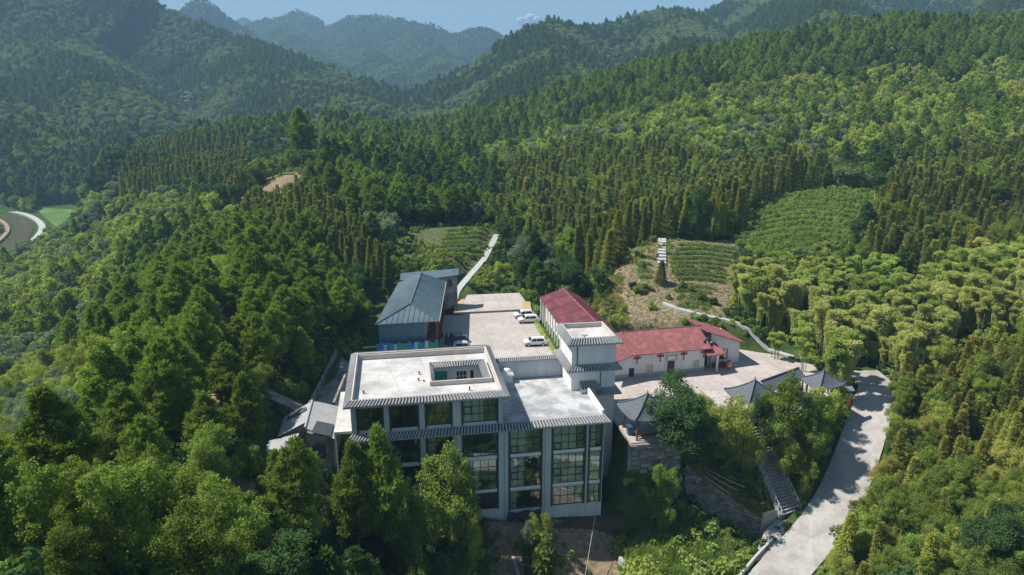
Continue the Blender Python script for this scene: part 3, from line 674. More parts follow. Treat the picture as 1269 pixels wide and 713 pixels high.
# terrace
mb = MB(B0); mb.box(12.6, 24.2, 81.0, 96.0, 4.6, 4.9); mb.box(24.2, 26.55, 81.0, 90.0, 4.6, 4.9)
mb.build('terrace_deck', 'deck_grey', main)
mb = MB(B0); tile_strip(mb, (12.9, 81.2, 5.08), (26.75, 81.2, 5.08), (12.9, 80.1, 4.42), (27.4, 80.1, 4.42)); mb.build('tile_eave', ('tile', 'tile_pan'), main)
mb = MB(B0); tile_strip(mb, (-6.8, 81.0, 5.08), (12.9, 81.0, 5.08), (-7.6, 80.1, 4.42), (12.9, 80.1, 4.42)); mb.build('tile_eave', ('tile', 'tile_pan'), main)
MB(B0).box(-6.8, 26.55, 80.72, 80.98, 4.08, 4.3).build('eave_beam', 'trim', main)
MB(B0).box(12.65, 26.6, 81.1, 81.3, 4.9, 5.1).build('parapet', 'cream', main)
MB(B0).box(26.3, 26.58, 81.3, 89.98, 4.9, 5.75).build('parapet', 'wall_white', main)
mb = MB(B0); tile_strip(mb, (26.6, 90.0, 5.1), (26.6, 81.2, 5.1), (27.4, 90.0, 4.45), (27.4, 80.4, 4.45)); 
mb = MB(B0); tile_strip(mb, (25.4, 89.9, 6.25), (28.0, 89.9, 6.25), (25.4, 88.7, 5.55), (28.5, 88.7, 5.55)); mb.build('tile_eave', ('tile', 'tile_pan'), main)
MB(B0).box(25.5, 26.25, 88.9, 89.95, 4.9, 5.5).build('parapet', 'wall_white', main)
mb = MB(B0); tile_strip(mb, (12.6, 96.15, 8.2), (23.5, 96.15, 8.2), (12.6, 95.6, 7.8), (23.5, 95.6, 7.8), pitch=0.3, h=0.08)
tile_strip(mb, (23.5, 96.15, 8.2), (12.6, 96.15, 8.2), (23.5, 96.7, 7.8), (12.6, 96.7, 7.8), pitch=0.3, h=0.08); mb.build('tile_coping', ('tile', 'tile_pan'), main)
# rooftop bits
mb = MB(B0); mb.prism([(14.6,94.3),(16.2,94.3),(16.2,95.9),(14.6,95.9)], 4.9, 6.1)
mb.add([(14.35,94.2,6.1),(16.45,94.2,6.1),(16.45,95.95,6.1),(14.35,95.95,6.1)] + [(15.4+math.cos(t)*r, 95.1+math.sin(t)*r*0.8, z) for r, z in ((0.9,6.5),(0.6,6.85),(0.25,7.0)) for t in [math.pi/4*k for k in range(8)]],
       [(0,1,2,3)] + [(4+k, 4+(k+1)%8, 12+(k+1)%8, 12+k) for k in range(8)] + [(12+k, 12+(k+1)%8, 20+(k+1)%8, 20+k) for k in range(8)] + [tuple(range(20,28))] + [(0,1,10,9),(1,2,4,11),(1,11,10),(2,3,6,5),(2,5,4),(3,0,8,7),(3,7,6),(0,9,8)])
mb.build('domed_chimney', 'wall_white', main)
for (u, v, h) in ((8.6, 84.0, 0.45), (2.2, 90.6, 0.35), (2.0, 88.4, 0.3), (2.7, 88.0, 0.15), (-5.3, 85.3, 0.35)):
    mb = MB(B0); mb.tube((u, v, 8.8), (u, v, 8.8+h), 0.10, 0.09, 8); mb.tube((u, v, 8.8+h), (u, v, 8.85+h), 0.17, 0.13, 8); mb.build('vent_pipe', 'dark_metal', main)
# left balcony and its slab
MB(B0).box(-9.3, -6.82, 83.6, 96.5, 4.0, 4.35).build('balcony_slab', 'deck', main)
MB(B0).box(-9.3, -9.1, 83.9, 84.2, -4, 4.0).build('pillar', 'wall', main)
# stair tower
T = MB(B0); T.box(24.2, 30.85, 90.0, 97.0, -10.5, 12.15); tower = T.build('stair_tower', 'wall_white', main)
mb = MB(B0)
for a in ((24.2, 30.85, 90.0, 90.25), (24.2, 30.85, 96.75, 97.0), (24.2, 24.45, 90.25, 96.75), (30.6, 30.85, 90.25, 96.75)): mb.box(*a, 12.15, 12.98)
mb.build('parapet', 'cream', tower)
MB(B0).box(24.45, 30.6, 90.25, 96.75, 12.15, 12.25).build('roof_deck', 'deck', tower)
mb = MB(B0); mb.tube((26.6, 92.0, 12.25), (26.6, 92.0, 12.6), 0.16, 0.14, 8); mb.box(26.2, 27.1, 91.9, 92.3, 12.6, 12.7); mb.build('vent_pipe', 'steel', tower)
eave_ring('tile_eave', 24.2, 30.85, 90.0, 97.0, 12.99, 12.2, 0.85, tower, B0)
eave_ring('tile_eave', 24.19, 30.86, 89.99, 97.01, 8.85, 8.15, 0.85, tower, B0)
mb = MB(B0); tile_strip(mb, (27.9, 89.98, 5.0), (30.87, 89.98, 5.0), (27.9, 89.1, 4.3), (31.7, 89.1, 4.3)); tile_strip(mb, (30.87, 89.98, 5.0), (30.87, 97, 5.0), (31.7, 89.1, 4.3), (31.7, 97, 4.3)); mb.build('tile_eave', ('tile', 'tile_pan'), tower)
MB(B0).tube((25.0, 89.9, 8.9), (25.0, 89.9, 12.2), 0.07, n=6).build('downpipe', 'dark_metal', tower)
MB(B0).tube((28.6, 89.9, 5.0), (28.6, 89.9, 8.1), 0.06, n=6).build('downpipe', 'dark_metal', tower)
for uu in (12.9, 18.4, 24.2, 6.5):
    MB(B0).tube((uu, 80.92, -9.6), (uu, 80.92, 4.1), 0.06, n=6).build('downpipe', 'wall', main)
# dark surrounds running the height of each bay
def strips(a, b, z0, z1):
    for x in (a-0.24, b):
        MB(B0).box(x, x+0.24, 80.93, 81.02, z0, z1).build('window_surround', 'trim', main)
for a, b in colsU: strips(a, b, 5.25, 9.1)
for a, b in colsU[1:]: strips(a, b, -7.7, 4.05)
for a, b in colsT[:2]: strips(a, b, -8.15, 4.05)
strips(24.65, 26.2, -8.15, 4.05)
for a, b in colsU[1:] + colsT:
    for z in ((-0.05, 0.45), (-5.0, -4.6)):
        MB(B0).box(a+0.01, b-0.01, 80.95, 81.02, z[0]+0.02, z[1]-0.02).build('spandrel', 'wall_white', main)
# windows: a frame with its glazing bars and one pane for each light
def window(parent, off, u0, u1, z0, z1, v, cols, rows, casement=None, mat='trim', curtain=0):
    t = 0.09; mb = MB(off)
    mb.box(u0, u1, v+0.05, v+0.17, z0, z0+t); mb.box(u0, u1, v+0.05, v+0.17, z1-t, z1); mb.box(u0, u0+t, v+0.05, v+0.17, z0+t, z1-t); mb.box(u1-t, u1, v+0.05, v+0.17, z0+t, z1-t)
    zz = [z0+t] + [z0+t+(z1-z0-2*t)*r for r in rows] + [z1-t]; uu = [u0+t+(u1-u0-2*t)*k/cols for k in range(cols+1)]
    for x in uu[1:-1]: mb.box(x-0.035, x+0.035, v+0.06, v+0.16, z0+t, z1-t)
    for z in zz[1:-1]: mb.box(u0+t, u1-t, v+0.07, v+0.15, z-0.035, z+0.035)
    if casement:
        for (c, r) in casement:
            a, b, c0, c1 = uu[c]+0.035, uu[c+1]-0.035, zz[r]+0.035, zz[r+1]-0.035
            mb.box(a, b, v+0.03, v+0.1, c0, c0+0.07); mb.box(a, b, v+0.03, v+0.1, c1-0.07, c1); mb.box(a, a+0.07, v+0.03, v+0.1, c0, c1); mb.box(b-0.07, b, v+0.03, v+0.1, c0, c1)
    f = mb.build('window', mat, parent)
    for c in range(cols):
        for r in range(len(zz)-1):
            MB(off).box(uu[c]+0.03, uu[c+1]-0.03, v+0.105, v+0.12, zz[r]+0.03, zz[r+1]-0.03).build('pane', 'glass', f)
    if curtain:
        mbc = MB(off); w = u1-u0; n = int(w*5)
        segs = [(u0+0.05, u0+w*curtain)] if curtain < 1 else [(u0+0.05, u1-0.05)]
        for (a, b) in segs:
            n = max(4, int((b-a)*6)); vs = []
            for k in range(n+1): 
                x = a+(b-a)*k/n; y = v+0.28+0.06*math.sin(k*2.2)
                vs += [(x, y, z0), (x, y, z1)]
            mbc.add(vs, [(2*k, 2*k+2, 2*k+3, 2*k+1) for k in range(n)])
        mbc.build('curtain', 'curtain', f)
    return f
rowsA = [0.27, 0.52, 0.76]
for i, (a, b) in enumerate(colsU):
    if i < 3: window(main, B0, a, b, 5.55, 8.95, 81, 3 if i == 2 else 2, [0.5], None)
    else: window(main, B0, a, b, 5.55, 8.95, 81, 4, [0.33, 0.67], [(0, 1), (3, 1)], curtain=0.6)
    window(main, B0, a, b, 0.5, 4.35, 81, 4 if i == 3 else 3, [0.3, 0.68], [(0, 0)] if i == 3 else None, curtain=0.35 if i == 2 else 0)
    window(main, B0, a, b, -4.55, -0.05, 81, 4 if i == 3 else 3, [0.25, 0.5, 0.75] if i == 3 else [0.5], [(3, 1)] if i == 3 else None, curtain=0.45 if i == 3 else 0)
    if i: window(main, B0, a, b, -7.6, -4.95, 81, 4, [0.5])
for i, (a, b) in enumerate(colsT):
    c = (4, 4, 2)[i]
    window(main, B0, a, b, 0.4, 4.05, 81, c, [0.3, 0.62], [(0, 0), (c-1, 1)] if i < 2 else None, curtain=(0.55, 0.75, 0.5)[i])
    window(main, B0, a, b, -4.75, -0.05, 81, c if i < 2 else 1, [0.25, 0.5, 0.68] if i < 2 else [0.3, 0.66], [(c-1, 1), (0, 1)] if i < 2 else None, curtain=(0.45, 1, 1)[i])
    window(main, B0, a, b, -8.05, -5.2, 81, c if i else 2, [0.5] if i else [0.3], None, curtain=(0.2, 1, 1)[i])
# a foundation block under the right corner
mb = MB(B0); mb.box(18.6, 29.5, 79.4, 80.98, -15, -10.3); mb.build('foundation', 'earth', main)
o = MB((15.4, 80.3, -11)).add([(13.3,80.9,-8.2),(14.4,80.85,-8.5),(15.8,80.88,-8.2),(16.9,80.85,-8.45),(17.9,80.9,-8.15),(18.0,79.6,-11.3),(16.6,79.2,-11.6),(15.2,79.5,-11.4),(13.9,79.1,-11.7),(12.9,79.5,-11.3),(12.9,81,-11.4),(18.0,81,-11.4)],
     [(0,1,8,9),(1,2,7,8),(2,3,6,7),(3,4,5,6),(0,9,10),(4,11,5),(0,10,11,4,3,2,1),(9,8,7,6,5,11,10)]).build('tarpaulin', 'tarp_dark')
o.location = (*uvw(15.4, 80.3), -11); o.rotation_euler = (0, 0, YAW)
tag(o, 'black tarpaulin sheet hung at the foot of the grey building under the lowest dark window', 'tarpaulin')
def line_cable(name, p0, p1, sag, r, mat, label, cat, n=14):
    mb = MB(p0); pts = []
    for k in range(n+1):
        t = k/n; pts.append((p0[0]+(p1[0]-p0[0])*t, p0[1]+(p1[1]-p0[1])*t, p0[2]+(p1[2]-p0[2])*t - sag*4*t*(1-t)))
    vs = []; fs = []
    for p in pts: vs += [(p[0]-r, p[1], p[2]-r), (p[0]+r, p[1], p[2]-r), (p[0], p[1], p[2]+r)]
    for k in range(n): fs += [(3*k+i, 3*k+(i+1) % 3, 3*k+3+(i+1) % 3, 3*k+3+i) for i in range(3)]
    mb.add(vs, fs); o = mb.build(name, mat); o.location = p0; return tag(o, label, cat)
line_cable('power_cable', (*uvw(26.0, 80.8), -7.4), (*uvw(14.5, 55), -16), 0.6, 0.045, 'cable', 'thin pale cable from the right corner of the grey building to the bottom edge', 'cable')

# ------------------------------------------------------------------ blue-roofed hall, annex, tarps
H_0 = (1, 130, 0)
hall = empty('blue_roofed_hall', (*uvw(1, 130), 0), YAW, 'long hall with grey-blue hipped metal roof and teal walls left of the parking lot', 'building')
E4 = [(-4.6,118.6,7.3), (6.8,118.6,7.3), (10.2,146.5,7.3), (-0.2,147.2,7.3)]
RG = [(1.9, 123.2, 9.5), (4.9, 146.6, 9.5)]
for nm, q in (('roof_slope', [E4[0], E4[1], RG[0]]), ('roof_slope', [E4[1], E4[2], RG[1], RG[0]]), ('roof_slope', [E4[3], E4[0], RG[0], RG[1]]), ('roof_slope', [E4[2], E4[3], RG[1]])):
    s_ = MB(H_0).slab(q, 0.12).build(nm, 'blue_roof', hall)
    # standing seams
    mb = MB(H_0); a = Vector(q[0]); b = Vector(q[1]); top = [Vector(p) for p in q[2:]]
    n = int((b-a).length/0.9)
    for k in range(1, n):
        p = a.lerp(b, k/n); t_ = k/n
        if len(top) == 1:
            w = min(t_, 1-t_)*2; mid = a.lerp(b, 0.5); e = p.lerp(p + (top[0]-mid), w)
        else: e = top[1].lerp(top[0], t_)
        dz = Vector((0, 0, 0.05)); mb.tube(tuple(p+dz), tuple(e+dz), 0.05, n=3)
    o = mb.build('roof_seam', 'blue_roof', s_); o['kind'] = 'stuff'
mb = MB(H_0)
for a, b in ((E4[0], RG[0]), (E4[1], RG[0]), (RG[0], RG[1])): mb.tube((a[0], a[1], a[2]+0.06), (b[0], b[1], b[2]+0.08), 0.13, n=5)
mb.build('ridge_cap', 'blue_roof', hall)
mb = MB(H_0)
mb.prism([(-4.1,119.3),(4.1,119.3),(4.1,119.6),(-4.1,119.6)], 0, 7.15); mb.build('wall', 'blue_wall', hall)
mb = MB(H_0); mb.prism([(-4.1,119.6),(-3.8,119.6),(0.6,146.5),(0.3,146.5)], -3, 7.15); mb.build('wall', 'blue_wall', hall)
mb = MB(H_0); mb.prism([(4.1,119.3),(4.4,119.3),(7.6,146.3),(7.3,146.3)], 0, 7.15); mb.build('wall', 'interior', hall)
mb = MB(H_0); mb.prism([(0.6,146.0),(7.3,145.9),(7.3,146.2),(0.6,146.3)], 0, 7.15); mb.build('wall', 'blue_wall', hall)
for z in (0.0, 3.4):
    MB(H_0).prism([(4.42,119.3),(6.3,119.3),(9.6,146),(7.62,146)], z+0.02, z+0.25).build('gallery_floor', 'wood', hall)
for k in range(12):
    u = 6.35 + 3.3*k/11; v = 119.5 + 26.2*k/11
    MB(H_0).box(u-0.09, u+0.09, v-0.09, v+0.09, 0.25, 7.15).build('gallery_post', 'wood', hall)
for z in (1.2, 4.5, 5.3):
    MB(H_0).tube((6.4,119.5,z), (9.65,145.7,z), 0.05, n=4).build('gallery_rail', 'wood', hall)
MB(H_0).prism([(6.55,118.6),(6.9,118.6),(10.3,146.4),(9.95,146.5)], 7.12, 7.28).build('gutter', 'kerb', hall)
A0 = (8, 149, 0)
annex = empty('annex_shed', (*uvw(8, 149), 0), YAW, 'small grey shed with single-slope blue-grey roof behind the blue-roofed hall', 'shed')
MB(A0).slab([(0.2,147.4,7.8),(6.5,147.2,7.8),(13.4,149.6,7.9),(13.6,152.6,8.6),(0.4,150.5,8.6)], 0.15).build('roof', 'blue_roof', annex)
mb = MB(A0); mb.prism([(6.6,147.7),(13.0,150.0),(12.9,151.9),(0.6,150.0),(0.6,147.8)], 0, 7.6); mb.build('wall', 'rough_conc', annex)
for k in range(2): MB(A0).box(9.2+1.9*k, 9.9+1.9*k, 148.2+0.7*k, 148.5+0.7*k, 5.4, 6.8).build('window_opening', 'dark_metal', annex)
# row of coloured sheets in front of the hall
mb_cols = ['tarp_blue','tarp_blue','tarp_pale','tarp_blue','tarp_green','tarp_pale','tarp_green','tarp_green','tarp_green','tarp_blue','tarp_blue','tarp_pale','tarp_green','tarp_blue','tarp_pale','tarp_green','tarp_green','tarp_green']
fence = empty('sheet_screen', (*uvw(1, 118.2), 0), YAW, 'row of blue and green plastic sheets standing under the teal front wall of the hall', 'screen')
for k, c in enumerate(mb_cols):
    u = -4.6+0.62*k; h = 3.75+0.2*math.sin(k*2.3)
    MB((1,118.2,0)).prism([(u,118.0+0.1*(k % 2)),(u+0.6,118.0+0.1*(k % 2)),(u+0.6,118.06+0.1*(k % 2)),(u,118.06+0.1*(k % 2))], 0.0, [h, h-0.1, h-0.1, h]).build('sheet', c, fence)
mb = MB((1,118.2,0)); mb.tube((-4.7,118.25,3.3),(6.6,118.25,3.3),0.05,n=4); 
for u in (-4.5, 0.9, 6.4): mb.tube((u,118.25,0),(u,118.25,3.4),0.06,n=5)
mb.build('support_rail', 'wood', fence)

# ------------------------------------------------------------------ red-roofed shed on the right edge of the lot
S0 = (33, 126, 0)
shed = empty('red_roofed_shed', (*uvw(33, 126), 0), YAW, 'long shed with faded dark red sheet roof along the right edge of the parking lot', 'shed')
L0 = (29.3,113.5,5.0); L1 = (29.7,138.6,5.0); R0_ = (35.2,113.5,6.9); R1_ = (34.6,138.0,6.9); Q0 = (38.6,113.5,5.4); Q1 = (38.0,137.6,5.4)
for k in range(5):
    t0, t1 = k/5, (k+1)/5-0.004
    l = lambda a, b, t: tuple(a[j]+(b[j]-a[j])*t for j in range(3))
    mb = MB(S0); tile_strip(mb, l(R0_,R1_,t0), l(R0_,R1_,t1), l(L0,L1,t0), l(L0,L1,t1), 0.55, 0.07, 0.1); mb.mi = [0]*len(mb.f); mb.build('roof_sheet', 'red_roof', shed)
    mb = MB(S0); tile_strip(mb, l(R0_,R1_,t0), l(R0_,R1_,t1), l(Q0,Q1,t0), l(Q0,Q1,t1), 0.55, 0.07, 0.1); mb.mi = [0]*len(mb.f); mb.build('roof_sheet', 'red_roof', shed)
    if k: 
        a = l(L0,L1,t0); b = l(R0_,R1_,t0); MB(S0).tube((a[0],a[1],a[2]+0.05), (b[0],b[1],b[2]+0.05), 0.10, n=4).build('roof_batten', 'red_roof', shed)
MB(S0).tube((R0_[0],R0_[1],R0_[2]+0.05), (R1_[0],R1_[1],R1_[2]+0.05), 0.14, n=5).build('ridge_cap', 'red_tile', shed)
mb = MB(S0); mb.prism([(30.6,114),(38.0,114),(37.4,137.2),(30.9,137.6)], 0, 4.6); mb.build('wall', 'wall_white', shed)
for k in range(11):
    v = 114.2+2.35*k; MB(S0).box(29.5+0.03*k, 29.75+0.03*k, v, v+0.25, 0, 4.85).build('column', 'wall_white', shed)

# ------------------------------------------------------------------ long white building
LB = at_z(766, 470, 0); LA = R(13.3); L_0 = (0, 0, 0)
lb = empty('white_row_building', LB, LA, 'long single-storey white building with pinkish red roof beside the plaza', 'building')
lops = [(1.9,2.9,0.1,1.8), (4.9,6.4,0.85,2.2), (9.0,10.4,0.05,2.5), (13.8,15.0,0.85,2.2)]
mb = MB(); wall_with_openings(mb, -5, 16.1, 0, 4.3, 0, 0.25, lops); mb.build('wall', 'wall_white', lb)
mb = MB(); wall_with_openings(mb, -5, 16.16, 0.0, 0.72, -0.05, 0.045, [(1.9,2.9,0,1),(9.0,10.4,0,1)]); mb.build('plinth', 'kerb', lb)
mb = MB(); mb.prism([(-5,0.25),(-4.75,0.25),(-4.75,9),(-5,9)], 0, 4.3); mb.prism([(-4.75,8.75),(24.2,8.75),(24.2,9),(-4.75,9)], 0, 4.3); mb.build('rear_wall', 'wall_white', lb)
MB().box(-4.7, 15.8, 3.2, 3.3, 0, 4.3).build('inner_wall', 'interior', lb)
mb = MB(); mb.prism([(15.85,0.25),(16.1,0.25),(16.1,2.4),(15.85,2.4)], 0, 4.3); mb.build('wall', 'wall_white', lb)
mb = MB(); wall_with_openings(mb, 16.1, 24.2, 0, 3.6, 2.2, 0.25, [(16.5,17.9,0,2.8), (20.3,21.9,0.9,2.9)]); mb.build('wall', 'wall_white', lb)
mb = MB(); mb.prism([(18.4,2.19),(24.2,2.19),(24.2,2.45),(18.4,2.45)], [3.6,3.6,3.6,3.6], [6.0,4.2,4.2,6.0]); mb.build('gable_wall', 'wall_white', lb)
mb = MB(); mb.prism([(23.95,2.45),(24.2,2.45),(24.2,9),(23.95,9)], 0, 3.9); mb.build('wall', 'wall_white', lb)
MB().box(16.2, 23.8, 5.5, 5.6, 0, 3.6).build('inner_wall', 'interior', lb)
# roof: front slope laid in strips of sheets
EZ, RZ = 4.45, 6.9
def lslope(x0, x1, y0, z0, y1, z1, n, name, x0b=None, x1b=None):
    x0b = x0 if x0b is None else x0b; x1b = x1 if x1b is None else x1b
    for k in range(n):
        a, b = k/n, (k+1)/n
        mb = MB(); tile_strip(mb, (x0b+(x1b-x0b)*a, y1, z1), (x0b+(x1b-x0b)*b-0.01, y1, z1), (x0+(x1-x0)*a, y0, z0), (x0+(x1-x0)*b-0.01, y0, z0), 0.45, 0.06, 0.1); mb.mi = [0]*len(mb.f); mb.build(name, 'red_tile', lb)
lslope(2.0, 16.9, -0.9, EZ, 4.3, RZ, 6, 'roof_sheet')
lslope(2.0, 16.9, 9.9, EZ, 4.3, RZ, 6, 'roof_sheet')
MB().slab([(-3.2,-2.6,3.6),(2.0,-0.9,EZ),(2.0,4.3,RZ),(-1.6,4.3,6.3)], 0.12).build('roof_sheet', 'red_tile', lb)
MB().slab([(-3.0,10.2,4.0),(2.0,9.9,EZ),(2.0,4.32,RZ),(-1.6,4.3,6.3)], 0.12).build('roof_sheet', 'red_tile', lb)
MB().tube((2.0,4.3,RZ+0.05),(17.4,4.3,RZ+0.05),0.12,n=5).build('ridge_cap', 'red_tile', lb)
MB().tube((2.0,-0.9,EZ+0.05),(2.0,4.3,RZ+0.08),0.10,n=5).build('ridge_cap', 'red_tile', lb)
MB().slab([(17.0,1.5,6.75),(24.9,1.3,3.95),(24.9,9.9,3.95),(17.0,9.9,6.75)], 0.14).build('wing_roof', 'red_tile', lb)
MB().slab([(15.6,-1.9,3.55),(19.4,-1.2,3.45),(19.2,2.1,4.3),(16.2,2.1,4.3)], 0.12).build('porch_roof', 'red_tile', lb)
mb = MB(); mb.prism([(15.9,0.3),(17.9,2.0),(17.9,2.3),(15.9,0.6)], 4.45, [5.5,5.5,5.5,5.5]); mb.build('gable_opening', 'shed_dark', lb)
MB().box(18.0, 18.3, -0.9, -0.6, 0, 3.4).build('porch_post', 'wall_white', lb)
MB().box(18.3, 18.6, 1.5, 2.19, 0, 3.4).build('porch_post', 'wall_white', lb)
for (a, b, c, d) in lops:
    if c < 0.2:
        f = MB().box(a, a+0.1, 0.06, 0.14, c, d).box(b-0.1, b, 0.06, 0.14, c, d).box(a+0.1, b-0.1, 0.06, 0.14, d-0.1, d).build('door', 'wood', lb)
        MB().box(a+0.1, b-0.1, 0.12, 0.16, c, d-0.1).build('door_leaf', 'dark_metal', f)
    else: window(lb, (0,0,0), a, b, c, d, 0.0, 2, [0.5], None, 'steel')
MB().box(8.6, 10.8, -0.10, -0.002, 2.6, 3.55).build('door_sign_board', 'kerb', lb)
MB().box(9.0, 10.4, -0.13, -0.102, 2.75, 3.4).build('door_sign_panel', 'wall_white', lb)
for x in (8.55, 10.55): MB().box(x, x+0.28, -0.14, -0.055, 0.0, 2.58).build('door_pilaster', 'cloth', lb)
window(lb, (0,0,0), 20.3, 21.9, 0.9, 2.9, 2.2, 2, [0.5], None, 'trim')
f = MB().box(16.5, 17.9, 2.3, 2.36, 0, 2.8).build('door', 'dark_metal', lb)
def ornament(x, y, zt, label):
    o = empty('hanging_ornament', (LB[0]+x*math.cos(LA)-y*math.sin(LA), LB[1]+x*math.sin(LA)+y*math.cos(LA), zt-1.6), LA, label, 'ornament', 'red knot ornaments hung on the white wall')
    mb = MB(); mb.prism([(-0.34,0),(0.34,0),(0.34,0.1),(-0.34,0.1)], 0, 0); mb.v = []; mb.f = []; mb.mi = []
    mb.add([(0,-0.05,0.62),(0.42,-0.05,1.02),(0,-0.05,1.42),(-0.42,-0.05,1.02),(0,0.06,0.62),(0.42,0.06,1.02),(0,0.06,1.42),(-0.42,0.06,1.02)], [(0,1,2,3),(7,6,5,4),(0,4,5,1),(1,5,6,2),(2,6,7,3),(3,7,4,0)])
    for sx in (-0.5, 0.5): mb.tube((sx,-0.05,1.02),(sx,0.06,1.02),0.17,n=8)
    mb.build('knot', 'red', o)
    MB().tube((0,0,0.0),(0,0,0.6),0.13,0.05,n=6).build('tassel', 'red', o)
    MB().tube((0,0,1.42),(0,0,1.75),0.03,n=4).build('cord', 'red', o)
ornament(3.3, -0.12, 4.15, 'leftmost red knot ornament on the white wall above the small dark door')
ornament(7.6, -0.12, 4.15, 'red knot ornament on the white wall just left of the central doorway')
ornament(12.0, -0.12, 4.15, 'red knot ornament on the white wall just right of the central doorway')
ornament(15.85, -0.12, 4.15, 'rightmost red knot ornament at the corner of the white wall by the porch')
def loc_lb(x, y, z): return (LB[0]+x*math.cos(LA)-y*math.sin(LA), LB[1]+x*math.sin(LA)+y*math.cos(LA), z)
# porch clutter: low red-brown tubs and an orange drum
o = empty('flower_trough', loc_lb(20.2, 1.0, 0), LA, 'long brown planting trough with low red flowers below the porch window of the white building', 'planter')
MB().box(-1.8, 1.8, -0.35, 0.35, 0, 0.7).build('trough', 'wood', o)
mb = MB()
for k in range(16):
    x = -1.6+0.21*k; mb.tube((x, 0.1*math.sin(k*3), 0.68), (x+0.05, 0.12*math.sin(k*5), 0.95+0.12*math.sin(k)), 0.06, 0.13, 5)
b_ = mb.build('flowers', 'fruit_red', o); b_['kind'] = 'stuff'
o = empty('orange_drum', loc_lb(21.0, -0.1, 0), LA, 'round orange reel standing on its edge in front of the porch of the white building', 'reel')
MB().tube((0,-0.16,0.62),(0,0.16,0.62),0.6,n=18).build('drum', 'orange', o)
MB().tube((0,-0.24,0.62),(0,-0.161,0.62),0.26,n=12).build('hub', 'cloth', o)

# ------------------------------------------------------------------ walled hedge strip, parked cars
# ---- vehicles
def car(x, y, z, ang, body, label, kindname='parked_car', cat='car', hatch=True, grp=None):
    e = empty(kindname, (x, y, z), ang, label, cat, grp)
    # profile along x (length 4.6), front at -x
    L = 4.6; prof = [(-2.28,0.35),(-2.3,0.62),(-2.22,0.86),(-1.35,1.02),(-0.75,1.55),(-0.35,1.64),(1.15,1.64),(1.75,1.52),(2.15,1.05),(2.28,0.95),(2.3,0.5),(2.25,0.33)]
    def half(zv): return 0.92 if zv < 1.06 else 0.92-0.22*(zv-1.06)/0.58
    n = len(prof); vs = []
    for s in (-1, 1):
        for (px_, pz) in prof: vs.append((px_, s*half(pz), pz))
    fs = [(i, i+1, n+i+1, n+i)[::-1] for i in range(n-1)] + [(n-1, 0, n, 2*n-1)[::-1]] + [tuple(range(n)), tuple(range(2*n-1, n-1, -1))]
    b = MB().add(vs, fs).build('body', body, e)
    bm_ = b.modifiers.new('bevel', 'BEVEL'); bm_.width = 0.05; bm_.segments = 2; bm_.limit_method = 'ANGLE'
    # windows
    MB().add([(-1.27,-0.82,1.08),(-1.27,0.82,1.08),(-0.80,0.72,1.52),(-0.80,-0.72,1.52)], [(0,1,2,3)]).box(-0.02,0.0,-0.01,0.01,1.2,1.21).build('windscreen', 'car_glass', e).location = (-0.035, 0, 0.03)
    MB().add([(1.80,-0.70,1.48),(1.80,0.70,1.48),(2.14,0.80,1.08),(2.14,-0.80,1.08)], [(0,1,2,3)]).build('rear_window', 'car_glass', e).location = (0.03, 0, 0.02)
    for s in (-1, 1):
        for (a, b2, c, d2) in ((-1.08, 0.05, -0.66, 0.05), (0.13, 1.62, 0.13, 1.45)):
            q = [(a, s*0.935, 1.08), (b2, s*0.935, 1.08), (d2, s*0.80, 1.53), (c, s*0.80, 1.53)]
            MB().add(q, [(0,1,2,3) if s < 0 else (3,2,1,0)]).build('side_window', 'car_glass', e)
        MB().add([(-2.31, s*0.55, 0.66), (-2.28, s*0.86, 0.68), (-2.2, s*0.93, 0.85), (-2.28, s*0.55, 0.80)], [(0,1,2,3)]).build('headlight', 'headlight', e).location = (-0.01, s*0.005, 0)
        MB().box(2.27, 2.33, s*0.75-0.14, s*0.75+0.14, 0.78, 1.0).build('tail_light', 'taillight', e)
        MB().box(-0.98, -0.8, s*1.0-0.08, s*1.0+0.08, 1.02, 1.16).build('wing_mirror', body, e)
        MB().box(-0.5, 1.3, s*0.62-0.025, s*0.62+0.025, 1.68, 1.72).build('roof_rail', 'steel', e)
        for xw in (-1.42, 1.42):
            w = MB((xw, s*0.80, 0.34)).tube((xw, s*0.70, 0.34), (xw, s*0.95, 0.34), 0.36, n=16).build('wheel', 'rubber', e); w.location = (xw, s*0.80, 0.34)
            MB((xw, s*0.80, 0.34)).tube((xw, s*0.951, 0.34), (xw, s*0.965, 0.34), 0.22, n=12).build('rim', 'steel', w)
    MB().box(-2.33, -2.28, -0.5, 0.5, 0.42, 0.62).build('grille', 'dark_metal', e)
    MB().box(-2.2, 2.2, -0.925, 0.925, 0.30, 0.42).build('sill', 'dark_metal', e)
    return e
p = at_z(663.5, 429, 0); car(p[0], p[1]+0.6, 0, YAW-R(4), 'car_white', 'white SUV parked alone in the middle right of the lot facing left', grp='white cars parked on the lot')
p = at_z(655.0, 400.5, 0); car(p[0], p[1]+0.6, 0, YAW-R(2), 'car_white', 'white SUV parked at the right side of the lot, nearer of the pair', grp='white cars parked on the lot')
p = at_z(649.5, 394.0, 0); car(p[0], p[1]+0.4, 0, YAW+R(3), 'car_white', 'white car parked half hidden behind the nearer white SUV of the pair', grp='white cars parked on the lot')
p = at_z(566, 425, 0); car(p[0], p[1], 0, YAW+R(2), 'car_blue', 'dark blue car in the shade beside the blue-roofed hall')
p = at_z(574, 434, 0); car(p[0], p[1]+0.2, 0, YAW+R(180), 'car_silver', 'silver car mostly hidden behind the roof edge of the grey building')
